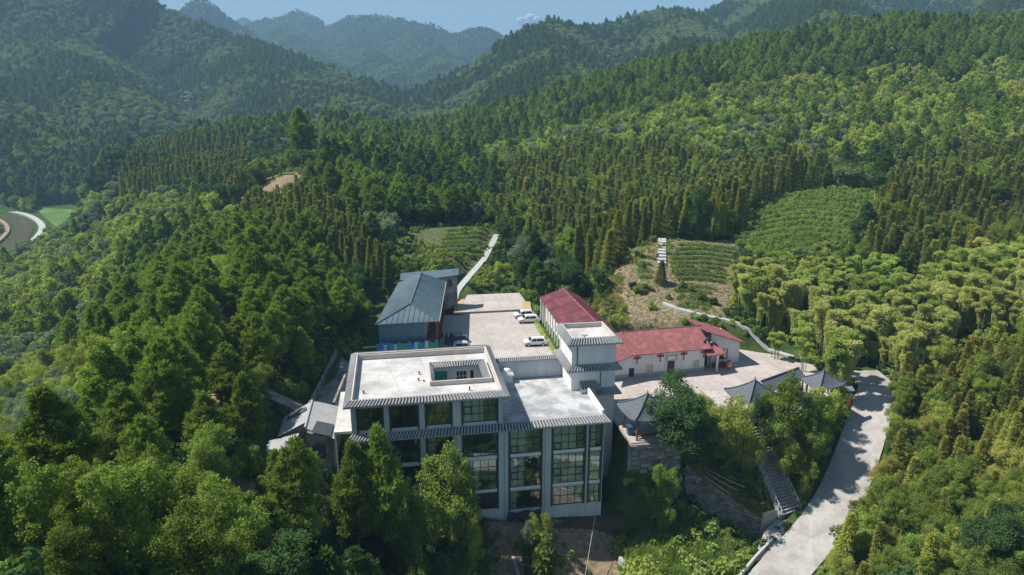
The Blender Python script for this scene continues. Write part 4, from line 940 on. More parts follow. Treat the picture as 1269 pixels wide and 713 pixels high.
# scooters in a row in the shade
def scooter(x, y, ang, label, body):
    e = empty('parked_scooter', (x, y, 0), ang, label, 'scooter', 'scooters parked in the shade of the hall')
    for xx in (-0.62, 0.62): MB().tube((xx, -0.05, 0.26), (xx, 0.05, 0.26), 0.26, n=12).build('wheel', 'rubber', e)
    MB().add([(-0.1,-0.14,0.2),(0.85,-0.14,0.3),(0.9,-0.1,0.72),(0.25,-0.15,0.75),(0.1,-0.12,0.32),(-0.1,0.14,0.2),(0.85,0.14,0.3),(0.9,0.1,0.72),(0.25,0.15,0.75),(0.1,0.12,0.32)],
      [(0,1,2,3,4),(9,8,7,6,5),(0,5,6,1),(1,6,7,2),(2,7,8,3),(3,8,9,4),(4,9,5,0)]).build('body', body, e)
    MB().add([(-0.45,-0.2,0.25),(-0.15,-0.2,0.22),(-0.35,-0.16,0.95),(-0.45,-0.12,0.98),(-0.45,0.2,0.25),(-0.15,0.2,0.22),(-0.35,0.16,0.95),(-0.45,0.12,0.98)],
      [(0,1,2,3),(7,6,5,4),(0,4,5,1),(1,5,6,2),(2,6,7,3),(3,7,4,0)]).build('leg_shield', body, e)
    MB().box(0.2, 0.85, -0.13, 0.13, 0.76, 0.86).build('seat', 'dark_metal', e)
    MB().tube((-0.38,-0.32,1.05),(-0.38,0.32,1.05),0.025,n=5).tube((-0.38,0,0.95),(-0.38,0,1.05),0.03,n=5).build('handlebar', 'dark_metal', e)
scol = ['dark_metal', 'red', 'car_blue', 'car_silver', 'dark_metal', 'red']
snm = ['black', 'red', 'blue', 'silver', 'black', 'red']
slb = ['black scooter parked nearest the hall in the shaded corner of the lot', 'red scooter standing second from the hall in the shade', 'blue scooter standing third from the hall in the shade', 'silver scooter in the middle of the shaded row of scooters', 'black scooter near the sunlit edge of the shade on the lot', 'red scooter at the sunlit end of the shaded scooter row']
for k in range(6):
    p = at_z(548+5.6*k, 418+1.0*(k % 2), 0); scooter(p[0], p[1], YAW+R(80+6*(k % 3)), slb[k], scol[k])
# tan boards at the back of the upper lot, dark joint line
for (pa, pb, pc, pd, lab) in (((565,371),(575,371),(573,389),(562,389),'upright tan strip of ground boards at the left end of the upper lot'), ((647,374),(657,374),(659,386),(648,386),'tan strip of ground boards at the right end of the upper lot')):
    q = [at_z(a, b, 0.35)[:2] for a, b in (pd, pc, pb, pa)]; c = (sum(p[0] for p in q)/4, sum(p[1] for p in q)/4, 0.354)
    o = MB(c).prism(q, 0.354, 0.40).build('ground_board', 'board'); o.location = c; tag(o, lab, 'board')

# lamp post behind the red shed
def post(name, x, y, z, h, label, cat, r=0.09, arm=True):
    e = empty(name, (x, y, z), 0, label, cat)
    MB().tube((0,0,-0.3),(0,0,h),r,r*0.6,n=8).build('pole', 'steel', e)
    if arm:
        MB().tube((0,0,h-0.1),(-1.1,0,h+0.15),0.05,n=5).build('arm', 'steel', e); MB().box(-1.6,-1.0,-0.14,0.14,h+0.1,h+0.22).build('lamp_head', 'wall_white', e)
    return e
p = at_y(676, 371, 150); post('street_lamp', p[0], p[1], gz(p[0], p[1]), 7.0, 'slim grey street lamp among bushes behind the far end of the red-roofed shed', 'street lamp')

# ------------------------------------------------------------------ pavilions
def pyramid_roof(e, a, b, z0, z1, lift=0.5, mat='pav_tile', n=7, seg=6):
    """hipped pavilion roof with swept-up corners: four curved tiled faces as parts"""
    for s in range(4):
        vs = []; fs = []
        for j in range(seg+1):
            t = j/seg; w = (1-t)
            for i in range(n+1):
                q = -1+2*i/n
                up = lift*(abs(q)**3)*w**2
                z = z0+(z1-z0)*(t**1.25) + up
                vx, vy = q*a*w, -b*w
                if s == 0: P_ = (vx, vy)
                elif s == 1: P_ = (a*w, q*b*w)
                elif s == 2: P_ = (-vx, -vy)
                else: P_ = (-a*w, -q*b*w)
                vs.append((P_[0], P_[1], z))
        m = n+1
        for j in range(seg):
            for i in range(n): fs.append((j*m+i, j*m+i+1, (j+1)*m+i+1, (j+1)*m+i))
        k = len(vs); vs += [(x, y, z-0.12) for x, y, z in vs]
        fs += [tuple(i+k for i in f[::-1]) for f in list(fs)] + [(i+k, i+1+k, i+1, i) for i in range(n)]
        MB().add(vs, fs).build('roof_face', mat, e)
        # tile rolls
        mb = MB(); nn = int((a if s % 2 == 0 else b)*2/0.45)
        for r in range(1, nn):
            q = -1+2*r/nn; prev = None
            for j in range(5):
                t = j/4*(1-abs(q)); z = z0+(z1-z0)*(t**1.25) + lift*(abs(q/(1-t) if t < 1 else 0)**3)*(1-t)**2 + 0.03
                w = 1-t
                if s == 0: P_ = (q*a, -b*w)
                elif s == 1: P_ = (a*w, q*b)
                elif s == 2: P_ = (-q*a, b*w)
                else: P_ = (-a*w, -q*b)
                cur = (P_[0], P_[1], z)
                if prev and (Vector(cur)-Vector(prev)).length > 0.01: mb.tube(prev, cur, 0.05, n=3)
                prev = cur
        if mb.v: o = mb.build('tile_roll', mat, e); o['kind'] = 'stuff'
    mb = MB()
    for sx in (-1, 1):
        for sy in (-1, 1):
            prev = None
            for j in range(seg+1):
                t = j/seg; w = 1-t; cur = (sx*a*w, sy*b*w, z0+(z1-z0)*t**1.25+lift*w*w+0.07)
                if prev: mb.tube(prev, cur, 0.1, n=5)
                prev = cur
    mb.build('hip_ridge', mat, e)
    MB().tube((0,0,z1),(0,0,z1+0.55),0.16,0.03,n=8).build('finial', mat, e)
def pavilion(u, v, rot, a, b, z0, z1, label, colh=None):
    e = empty('pavilion', (*uvw(u, v), 0), YAW+rot, label, 'pavilion')
    pyramid_roof(e, a, b, z0, z1)
    for sx in (-1, 1):
        for sy in (-1, 1):
            MB().tube((sx*(a-0.9), sy*(b-0.9), 0), (sx*(a-0.9), sy*(b-0.9), z0+0.35), 0.15, n=10).build('column', 'wood', e)
    for s in (-1, 1):
        MB().box(-(a-0.9), a-0.9, s*(b-0.9)-0.06, s*(b-0.9)+0.06, z0-0.15, z0+0.1).build('beam', 'wood', e)
        MB().box(s*(a-0.9)-0.06, s*(a-0.9)+0.06, -(b-0.9), b-0.9, z0-0.32, z0-0.16).build('beam', 'wood', e)
        if s < 0: MB().box(-(a-1.1), a-1.1, s*(b-1.3)-0.2, s*(b-1.3)+0.2, 0.35, 0.45).build('bench', 'wood', e)
    return e
pavilion(34.1, 85.0, R(8), 3.4, 3.0, 3.2, 5.9, 'grey-tiled pavilion with red lanterns at the left corner of the plaza')
pavilion(51.9, 87.4, R(12), 3.3, 2.8, 3.2, 5.7, 'middle grey pavilion with pointed finial rising behind the trees on the plaza edge')
c = uvw(64.6, 91.0)
pavilion(65.0, 90.0, R(10), 2.6, 2.2, 3.2, 5.2, 'small grey pavilion nearest the bamboo, by the road entrance')
# corridor roof between the second pavilion and the road
G0_ = (59, 91, 0); e = empty('covered_walkway', (*uvw(59, 91), 0), YAW, 'long low grey-tiled walkway roof between the two right-hand pavilions', 'walkway')
MB(G0_).slab([(54.4,87.6,3.4),(63.4,91.6,3.4),(62.8,93.2,4.6),(54.0,89.2,4.6)], 0.12).build('roof_slope', 'pav_tile', e)
MB(G0_).slab([(54.0,89.2,4.6),(62.8,93.2,4.6),(62.2,94.8,3.4),(53.6,90.8,3.4)], 0.12).build('roof_slope', 'pav_tile', e)
MB(G0_).tube((54.0,89.2,4.66),(62.8,93.2,4.66),0.12,n=5).build('ridge_cap', 'pav_tile', e)
for k in range(4):
    t = k/3; MB(G0_).tube((54.9+8*t,88.4+3.5*t,0),(54.9+8*t,88.4+3.5*t,3.45),0.12,n=8).build('column', 'wood', e)
    MB(G0_).tube((54.2+8*t,90.2+3.5*t,0),(54.2+8*t,90.2+3.5*t,3.45),0.12,n=8).build('column', 'wood', e)
e = empty('lean_to_roof', (*uvw(38.6, 85.6), 0), YAW, 'flat grey lean-to roof joined to the right side of the lantern pavilion', 'lean-to')
MB((38.6,85.6,0)).slab([(36.2,84.2,3.3),(40.6,84.6,3.2),(40.4,88.0,3.9),(36.0,87.6,4.0)], 0.12).build('roof', 'pav_tile', e)
for (u, v) in ((36.6,84.7),(40.2,85.0),(40.1,87.6)): MB((38.6,85.6,0)).tube((u,v,0),(u,v,3.2),0.1,n=8).build('post', 'wood', e)
# string of small red lanterns on the left eave
for k in range(7):
    u = 30.75+0.12*k; v = 87.6-0.62*k
    nm = ['farthest', 'second', 'third', 'fourth', 'fifth', 'sixth', 'nearest'][k]
    e = empty('red_lantern', (*uvw(u, v), 2.75+0.05*abs(k-3)), YAW, f'{nm} small red lantern along the left eave of the corner pavilion', 'lantern', 'small lanterns on the pavilion eave')
    mb = MB(); 
    for (z0, z1, r0, r1) in ((0,0.1,0.08,0.17),(0.1,0.26,0.17,0.17),(0.26,0.36,0.17,0.08)): mb.tube((0,0,z0),(0,0,z1),r0,r1,8)
    mb.build('shade', 'red', e); MB().tube((0,0,0.36),(0,0,0.62),0.015,n=3).build('cord', 'dark_metal', e)
e = empty('blue_bin', (*uvw(31.7, 84.6), 0), YAW, 'blue lidded container standing under the left side of the lantern pavilion', 'bin')
MB().add([(-0.45,-0.4,0),(0.45,-0.4,0),(0.45,0.4,0),(-0.45,0.4,0),(-0.55,-0.5,1.2),(0.55,-0.5,1.2),(0.55,0.5,1.2),(-0.55,0.5,1.2)], [(3,2,1,0),(4,5,6,7),(0,1,5,4),(1,2,6,5),(2,3,7,6),(3,0,4,7)]).build('tub', 'car_blue', e)
MB().box(-0.6,0.6,-0.55,0.55,1.2,1.3).build('lid', 'car_blue', e)

# retaining wall of the plaza: coursed stones on a wall core
def stone_wall(name, line, label, cat, top, bot, thick=0.5, sw=0.9, sh=0.55, parent_kind=None):
    """line: plan points; top/bot: heights at each point; stones stand proud of a dark core"""
    o0 = (line[0][0], line[0][1], min(bot)); e = empty(name, o0, 0, label, cat)
    mb = MB(o0)
    for i in range(len(line)-1):
        a, b = line[i], line[i+1]; dx, dy = b[0]-a[0], b[1]-a[1]; l = math.hypot(dx, dy); nx, ny = dy/l, -dx/l
        q = [(a[0],a[1]),(b[0],b[1]),(b[0]-nx*thick,b[1]-ny*thick),(a[0]-nx*thick,a[1]-ny*thick)]
        mb.prism(q, [bot[i],bot[i+1],bot[i+1],bot[i]], [top[i],top[i+1],top[i+1],top[i]])
    mb.build('core', 'rough_conc', e)
    cnt = 0; rest = MB(o0); proto = []
    for v_ in range(6):
        m_ = MB(); r = random.Random(v_)
        j = lambda s: r.uniform(-s, s)
        m_.add([(-0.5+j(.06),-0.5,-0.5+j(.08)),(0.5+j(.06),-0.5,-0.5+j(.08)),(0.5+j(.06),-0.5,0.5+j(.08)),(-0.5+j(.06),-0.5,0.5+j(.08)),(-0.42+j(.06),0.5,-0.40+j(.06)),(0.42+j(.06),0.5,-0.40+j(.06)),(0.42+j(.06),0.5,0.40+j(.06)),(-0.42+j(.06),0.5,0.40+j(.06))],
               [(0,1,2,3),(7,6,5,4),(0,4,5,1),(1,5,6,2),(2,6,7,3),(3,7,4,0)])
        me = bpy.data.meshes.new('stone'); me.from_pydata(m_.v, [], m_.f); me.materials.append(M['stone']); proto.append(me)
    for i in range(len(line)-1):
        a, b = line[i], line[i+1]; dx, dy = b[0]-a[0], b[1]-a[1]; l = math.hypot(dx, dy); nx, ny = dy/l, -dx/l; ang = math.atan2(dy, dx)
        rows = int((max(top[i], top[i+1])-min(bot[i], bot[i+1]))/sh)
        for r in range(rows):
            s = random.uniform(0, sw*0.5)
            while s < l:
                w = sw*random.uniform(0.6, 1.3); c = min(s+w/2, l); t = c/l
                zt = top[i]+(top[i+1]-top[i])*t; zb = bot[i]+(bot[i+1]-bot[i])*t; z = zb+(r+0.5)*sh
                if z < zt-0.1:
                    x = a[0]+dx*t+nx*0.06; y = a[1]+dy*t+ny*0.06
                    if cnt < 300:
                        o = bpy.data.objects.new('stone', random.choice(proto)); COL.objects.link(o); o.parent = e
                        o.location = (x-o0[0], y-o0[1], z-o0[2]); o.rotation_euler = (0, random.uniform(-.06,.06), ang+math.pi); o.scale = (w*0.94, random.uniform(0.16,0.28), sh*random.uniform(0.82,0.95)); cnt += 1
                s += w
    return e
pw = [uvw(30.3,81.3), uvw(37.5,81.1), uvw(39.0,83.7)]
stone_wall('retaining_wall', pw, 'dark shaded stone retaining wall dropping from the plaza corner under the lantern pavilion', 'wall', [-0.02]*3, [-10.5,-9,-5], thick=0.55, sw=1.3, sh=0.8)
sl = SLW
sl2 = [at_z(868,594,-9.8), at_z(905,627,-12.2), at_z(930,648,-12.8)]
sp = [(p[0], p[1]) for p in sl]
stone_wall('rubble_wall', sp, 'rough brown rubble retaining wall slanting down beside the crop patch to the road', 'wall', [p[2] for p in sl], [-11.2,-12.2,-13.2,-13.6], thick=2.0, sw=0.75, sh=0.5)
t_ = RNG.random(420); k_ = np.minimum((t_*3).astype(int), 2); f_ = t_*3-k_; A_ = np.array(sl)[k_]; B_ = np.array(sl)[k_+1]; o_ = RNG.uniform(0.1, 2.6, 420)[:, None]
WALLTOP = A_+(B_-A_)*f_[:, None] + np.concatenate([o_*0.66, o_*0.75, o_*0.10], 1)
# low walls below the grey building
def low_wall(a, b, z, h, w, label, mat='kerb', cat='wall', zb=None):
    dx, dy = b[0]-a[0], b[1]-a[1]; l = math.hypot(dx, dy)
    e = MB().box(0, l, -w/2, w/2, -2.5, h).build('low_wall', mat); e.location = (a[0], a[1], z)
    e.rotation_euler = (0, -math.atan2((zb if zb is not None else z)-z, l), math.atan2(dy, dx)); return tag(e, label, cat)
a = at_z(625,650,-10.6); b = at_z(644,720,-12.2); low_wall(a, b, -10.9, 0.35, 0.45, 'narrow pale concrete wall running from the tarpaulin down to the bottom edge', zb=-12.3)
a = at_z(768,690,-12.6); b = at_z(788,716,-13.2); low_wall(a, b, -12.8, 0.25, 0.4, 'short pale kerb wall at the left edge of the crop patch', zb=-13.3)

# ------------------------------------------------------------------ outdoor stairs from the road up to the plaza
SB = Vector(SB); ST = Vector(ST)
sd = Vector((ST.x-SB.x, ST.y-SB.y, 0)); sl_ = sd.length; sdir = sd.normalized(); sang = math.atan2(sdir.y, sdir.x)
st = empty('outdoor_staircase', SB, sang, 'long concrete staircase with balustrades climbing from the road to the plaza', 'staircase')
NS = 28
for k in range(NS):
    x0 = sl_*k/NS; z0 = (ST.z-SB.z)*k/NS; dz = (ST.z-SB.z)/NS
    MB().box(x0+0.03, x0+sl_/NS, -1.55, 1.55, z0-0.6, z0+dz-0.1, 1).box(x0-0.04, x0+sl_/NS-0.01, -1.6, 1.6, z0+dz-0.1, z0+dz, 0).build('step', ('road', 'rough_conc'), st)  # risers darker than treads: step shading put into the colour
for s in (-1, 1):
    MB().add([(0,s*1.75-0.12,-0.6),(sl_,s*1.75-0.12,ST.z-SB.z-0.6),(sl_,s*1.75-0.12,ST.z-SB.z+0.25),(0,s*1.75-0.12,0.25),(0,s*1.75+0.12,-0.6),(sl_,s*1.75+0.12,ST.z-SB.z-0.6),(sl_,s*1.75+0.12,ST.z-SB.z+0.25),(0,s*1.75+0.12,0.25)],
      [(0,1,2,3),(7,6,5,4),(0,4,5,1),(3,2,6,7),(0,3,7,4),(1,5,6,2)]).build('string_wall', 'kerb', st)
    for k in range(14):
        x = sl_*k/13; z = (ST.z-SB.z)*k/13
        MB().box(x-0.09, x+0.09, s*1.75-0.09, s*1.75+0.09, z+0.2, z+1.1).build('baluster_post', 'kerb', st)
    MB().tube((0,s*1.75,1.0),(sl_,s*1.75,ST.z-SB.z+1.0),0.06,n=6).build('handrail', 'kerb', st)
# landing walls at the stair foot
a = at_z(944,645,-10); b = at_z(962,640,-10); low_wall(a, b, -10.2, 1.3, 0.3, 'small grey wall closing the planting bed left of the stair foot')
# hillside steps between the tea rows
def hill_steps(p0, p1, n, w, label):
    a = Vector((p0[0], p0[1], 0)); b = Vector((p1[0], p1[1], 0)); d = (b-a); l = d.length; ang = math.atan2(d.y, d.x)
    e = empty('hillside_steps', (a.x, a.y, gz(a.x, a.y)), ang, label, 'steps'); z0 = gz(a.x, a.y)
    for k in range(n):
        c = a + d*((k+0.5)/n); z = gz(c.x, c.y)-z0+0.12; MB().box(l*k/n, l*(k+1)/n-0.08, -w/2, w/2, z-0.6, z+0.18).build('step', 'kerb', e)
hill_steps(hit(820,330,110), hit(819,291,110), 26, 1.9, 'pale stone steps climbing straight between the tea rows on the right hillside')
hill_steps(hit(600,322,110), hit(615,292,110), 30, 1.5, 'pale steps climbing past the left tea terraces behind the parking lot')

# ------------------------------------------------------------------ things by the road
p = at_z(1049, 512, -1.6); e = empty('solar_lamp', (p[0], p[1], -1.8), R(10), 'green and orange notice post with a solar panel on top at the road edge', 'solar lamp')
MB().tube((0,0,0),(0,0,4.2),0.07,n=8).build('pole', 'tarp_green', e)
MB().slab([(-0.6,-0.4,4.15),(0.6,-0.4,4.15),(0.6,0.4,4.6),(-0.6,0.4,4.6)], 0.06).build('solar_panel', 'steel', e)
MB().box(-0.42,0.42,-0.12,-0.02,1.5,3.0).build('notice_board', 'orange', e)
MB().box(-0.5,0.5,-0.35,0.25,0,0.9).build('green_box', 'tarp_green', e)
e = empty('transformer_box', at_z(827, 556, -3.2), R(20), 'pale grey electrical box on a pole in the shade below the lantern pavilion', 'electrical box')
MB().tube((0,0,-7),(0,0,1.6),0.12,n=8).build('pole', 'rough_conc', e); MB().box(-0.55,0.55,-0.6,-0.1,0.0,1.3).build('cabinet', 'wall_white', e); MB().box(-0.65,0.65,-0.7,0,1.3,1.38).build('cabinet_lid', 'steel', e)
tb = at_z(827, 549, -2.2)
for k in range(3):
    q = at_z(805+8*k, 520+2*k, 1.5)
    q2 = at_z(905+9*k, 612-4*k, -6.5)
    line_cable('power_line', (tb[0], tb[1], tb[2]), q2, 0.5, 0.03, 'cable', ['lowest', 'middle', 'upper'][k]+' of three thin power lines from the pale box to the stair foot', 'power line')
# barrels and clutter at the foot of the building
for k, (px_, py_, lab) in enumerate(((612,640,'tan post standing left of the tarpaulin'), (606,641,'tan post leaning at the left end of the rubble yard'))):
    p = at_z(px_, py_, -10.5); o = MB().tube((0,0,0),(0.15*k,0,1.5),0.12,n=6).build('timber_post', 'board'); o.location = (p[0], p[1], gz(p[0], p[1])-0.1); tag(o, lab, 'post')

# ------------------------------------------------------------------ grey shed on the left, with the walled lane behind it
G = (-13, 88.5, 0)
gs = empty('grey_shed', (*uvw(-13, 88.5), 0), YAW, 'ramshackle grey shed with patched sheet roof left of the grey building', 'shed')
sheets = [('roof_sheet', [(-13.0,93.8,4.5),(-13.2,85.6,4.3),(-9.3,84.0,3.2),(-9.0,93.3,3.4)], 'shed_sheet', None),
 ('roof_sheet', [(-16.9,92.2,3.0),(-17.0,87.0,2.7),(-13.3,87.2,4.35),(-13.1,93.7,4.5)], 'shed_sheet', None),
 ('roof_sheet', [(-18.2,86.9,2.2),(-18.4,83.6,1.8),(-14.4,83.4,2.9),(-14.2,86.9,3.0)], 'shed_sheet', 'lower left roof sheet')]
for nm, q, m, lb_ in sheets:
    o = MB(G).slab(q[::-1] if False else [q[0], q[1], q[2], q[3]], 0.1).build(nm, m, gs)
    if lb_: o['label'] = lb_
o = MB(G).slab([(-11.9,87.9,4.02),(-12.3,84.7,3.98),(-9.8,84.2,3.44),(-9.7,87.6,3.46)], 0.05).build('felt_patch', 'shed_dark', gs); o['label'] = 'dark square patch on the grey roof'
o.location.z += 0.1
MB(G).slab([(-16.3,91.4,3.35),(-16.2,90.5,3.35),(-13.6,90.9,4.42),(-13.7,91.8,4.5)], 0.05).build('felt_patch', 'shed_dark', gs)
mb = MB(G); mb.tube((-13.1,93.8,4.6),(-13.2,85.6,4.4),0.13,n=5); mb.build('ridge_cap', 'kerb', gs)
mb = MB(G); mb.prism([(-12.9,84.8),(-9.6,84.6),(-9.4,92.9),(-12.9,93.3)], -1.5, [4.0,3.1,3.2,4.2]); mb.build('wall', 'rough_conc', gs)
mb = MB(G); mb.prism([(-16.6,87.6),(-12.92,87.6),(-12.92,93.0),(-16.6,91.8)], -1.5, [2.6,4.1,4.2,2.8]); mb.build('wall', 'rough_conc', gs)
for (u, v, h) in ((-18.1,84.0,1.8),(-14.6,83.8,2.75),(-16.2,84.0,2.2),(-12.8,84.1,3.9)): MB(G).tube((u,v,-2),(u,v,h),0.08,n=6).build('post', 'wood', gs)
MB(G).box(-12.3, -10.6, 84.5, 84.78, 0.2, 2.2).build('door', 'shed_dark', gs)
for (ua, va, ub, vb, z, h, lab) in ((-14.6,94.2,-11.9,121,0.3,1.9,'outer grey concrete wall along the narrow lane left of the grey building'), (-10.4,96,-8.8,113,0.2,2.8,'inner grey concrete wall along the narrow lane left of the grey building')):
    a = uvw(ua, va); b = uvw(ub, vb); low_wall(a, b, z, h, 0.35, lab, 'rough_conc')
flat('lane', UVP([(-14.4,93.5),(-10.5,93.5),(-8.9,116),(-11.8,121.5)]), 0.9, 1.2, 'rough_conc')
a = uvw(-15.2, 94.8); b = uvw(-24.5, 101.0); low_wall(a, b, 2.2, 0.9, 1.8, 'broad grey concrete ledge running up left from the grey shed into the trees', 'rough_conc', zb=4.6)

# ------------------------------------------------------------------ far pylons
def pylon(p, h, label):
    e = empty('transmission_pylon', p, R(20), label, 'pylon'); mb = MB(); w = h*0.09
    for sx in (-1, 1):
        for sy in (-1, 1): mb.tube((sx*w,sy*w,-4),(sx*w*0.12,sy*w*0.12,h),0.35,0.25,4)
    for k in range(6):
        z0, z1 = h*k/6, h*(k+1)/6; a, b = w*(1-0.88*k/6), w*(1-0.88*(k+1)/6)
        for s in (-1, 1): mb.tube((-a,s*a,z0),(b,s*b,z1),0.2,n=3); mb.tube((a,s*a,z0),(-b,s*b,z1),0.2,n=3); mb.tube((s*a,-a,z0),(s*b,b,z1),0.2,n=3)
    mb.build('lattice', 'steel', e)
    for z, l in ((0.97, 0.11), (0.84, 0.16), (0.71, 0.13)): MB().tube((-h*l,0,h*z),(h*l,0,h*z),0.3,n=4).tube((-h*l,0,h*z),(0,0,h*z+1.6),0.18,n=3).tube((h*l,0,h*z),(0,0,h*z+1.6),0.18,n=3).build('cross_arm', 'steel', e)
for (px_, py_, Y, h, lab) in ((235,133,950,42,'small grey lattice pylon on the dark left mountain above the pine ridge'), (6,172,900,40,'faint lattice pylon at the far left edge below the dark mountain')):
    p = at_y(px_, py_, Y); z = gz(p[0], p[1]); pylon((p[0], p[1], min(z, p[2]) if z < p[2]+25 else z), h, lab)

# ------------------------------------------------------------------ vegetation: meshes
def leaf_mesh(name, C, N, size, aspect, mats, mi=None, extra=None):
    """many small quads: centres C, facing N, half-size size; one mesh"""
    n = len(C); N = N/np.linalg.norm(N, axis=1, keepdims=True)
    r = RNG.normal(size=(n, 3)); A = np.cross(N, r); A /= np.linalg.norm(A, axis=1, keepdims=True); B = np.cross(N, A)
    size = np.broadcast_to(np.asarray(size, float), (n,))[:, None]; asp = np.broadcast_to(np.asarray(aspect, float), (n,))[:, None]
    V_ = np.stack([C-A*size, C-B*size*asp+N*size*0.15, C+A*size, C+B*size*asp+N*size*0.15], 1).reshape(-1, 3)
    return raw_mesh(name, V_, n, mats, mi, extra)
def blade_mesh(name, C, D, length, width, mats, mi=None, extra=None):
    """needles / narrow leaves: from C along D"""
    n = len(C); D = D/np.linalg.norm(D, axis=1, keepdims=True)
    r = RNG.normal(size=(n, 3)); A = np.cross(D, r); A /= np.linalg.norm(A, axis=1, keepdims=True)
    length = np.broadcast_to(np.asarray(length, float), (n,))[:, None]; width = np.broadcast_to(np.asarray(width, float), (n,))[:, None]
    V_ = np.stack([C-A*width*0.3, C+D*length*0.45-A*width, C+D*length, C+D*length*0.45+A*width], 1).reshape(-1, 3)
    return raw_mesh(name, V_, n, mats, mi, extra)
def raw_mesh(name, V_, n, mats, mi, extra):
    nq = n; F = [np.arange(4*n).reshape(-1, 4)]; mi_all = [np.zeros(n, int) if mi is None else np.asarray(mi, int)]
    if extra is not None:          # an MB with the trunk, appended with its own material index
        ev = np.array(extra.v, float); base = len(V_); V_ = np.vstack([V_, ev])
    me = bpy.data.meshes.new(name); quads = F[0]
    loops = quads.ravel().tolist(); starts = (np.arange(n)*4).tolist(); tot = [4]*n; mis = mi_all[0].tolist()
    if extra is not None:
        for f in extra.f:
            starts.append(len(loops)); tot.append(len(f)); loops += [i+base for i in f]; mis.append(len(mats)-1)
    me.vertices.add(len(V_)); me.vertices.foreach_set('co', np.ascontiguousarray(V_, np.float32).ravel())
    me.loops.add(len(loops)); me.loops.foreach_set('vertex_index', loops)
    me.polygons.add(len(starts)); me.polygons.foreach_set('loop_start', starts); me.polygons.foreach_set('loop_total', tot)
    for m in mats: me.materials.append(m if not isinstance(m, str) else M[m])
    me.polygons.foreach_set('material_index', mis)
    me.update(); return me
def rdir(n): 
    d = RNG.normal(size=(n, 3)); return d/np.linalg.norm(d, axis=1, keepdims=True)
L = {}
L['mid'] = leaf_mat('leaf_mid_green', (0.079, 0.1408, 0.0307), (0.3301, 0.4047, 0.082))
L['light'] = leaf_mat('leaf_light_green', (0.158, 0.2326, 0.0462), (0.5338, 0.5745, 0.1396))
L['deep'] = leaf_mat('leaf_deep_green', (0.0368, 0.0833, 0.0338), (0.1265, 0.2024, 0.069))
L['grey'] = leaf_mat('leaf_grey_green', (0.1054, 0.1591, 0.1001), (0.309, 0.3656, 0.2298))
L['yellow'] = leaf_mat('leaf_yellow_green', (0.2239, 0.2448, 0.0539), (0.5619, 0.5222, 0.1477))
L['pine'] = leaf_mat('needle_green', (0.0856, 0.1591, 0.0338), (0.3372, 0.4178, 0.0788))
L['pine_dark'] = leaf_mat('needle_dark_green', (0.0461, 0.0979, 0.037), (0.1545, 0.2285, 0.0739))
L['cedar'] = leaf_mat('fir_green', (0.0895, 0.1469, 0.04), (0.316, 0.346, 0.0986))
L['cedar_y'] = leaf_mat('young_fir_green', (0.14, 0.20, 0.045), (0.36, 0.42, 0.10))
L['tip'] = leaf_mat('fir_brown_tips', (0.1418, 0.1024, 0.0347), (0.315, 0.2363, 0.0788))
L['tip_gold'] = leaf_mat('fir_golden_tips', (0.264, 0.228, 0.042), (0.5632, 0.4864, 0.1152))
L['bamboo'] = leaf_mat('bamboo_leaf', (0.2081, 0.3011, 0.0635), (0.4995, 0.577, 0.1588), hue=0.006)
L['bamboo_y'] = leaf_mat('bamboo_leaf_yellow', (0.2914, 0.3387, 0.0953), (0.6, 0.6, 0.2223), hue=0.006)
L['hedge'] = leaf_mat('tea_leaf', (0.079, 0.1469, 0.0385), (0.2669, 0.3525, 0.0904))
L['grass'] = leaf_mat('grass_blade', (0.1448, 0.2264, 0.0539), (0.3793, 0.47, 0.1396))
L['straw'] = leaf_mat('dry_grass', (0.2184, 0.2016, 0.0672), (0.504, 0.4368, 0.1848))
for k, m in L.items(): M['leaf_'+k] = m

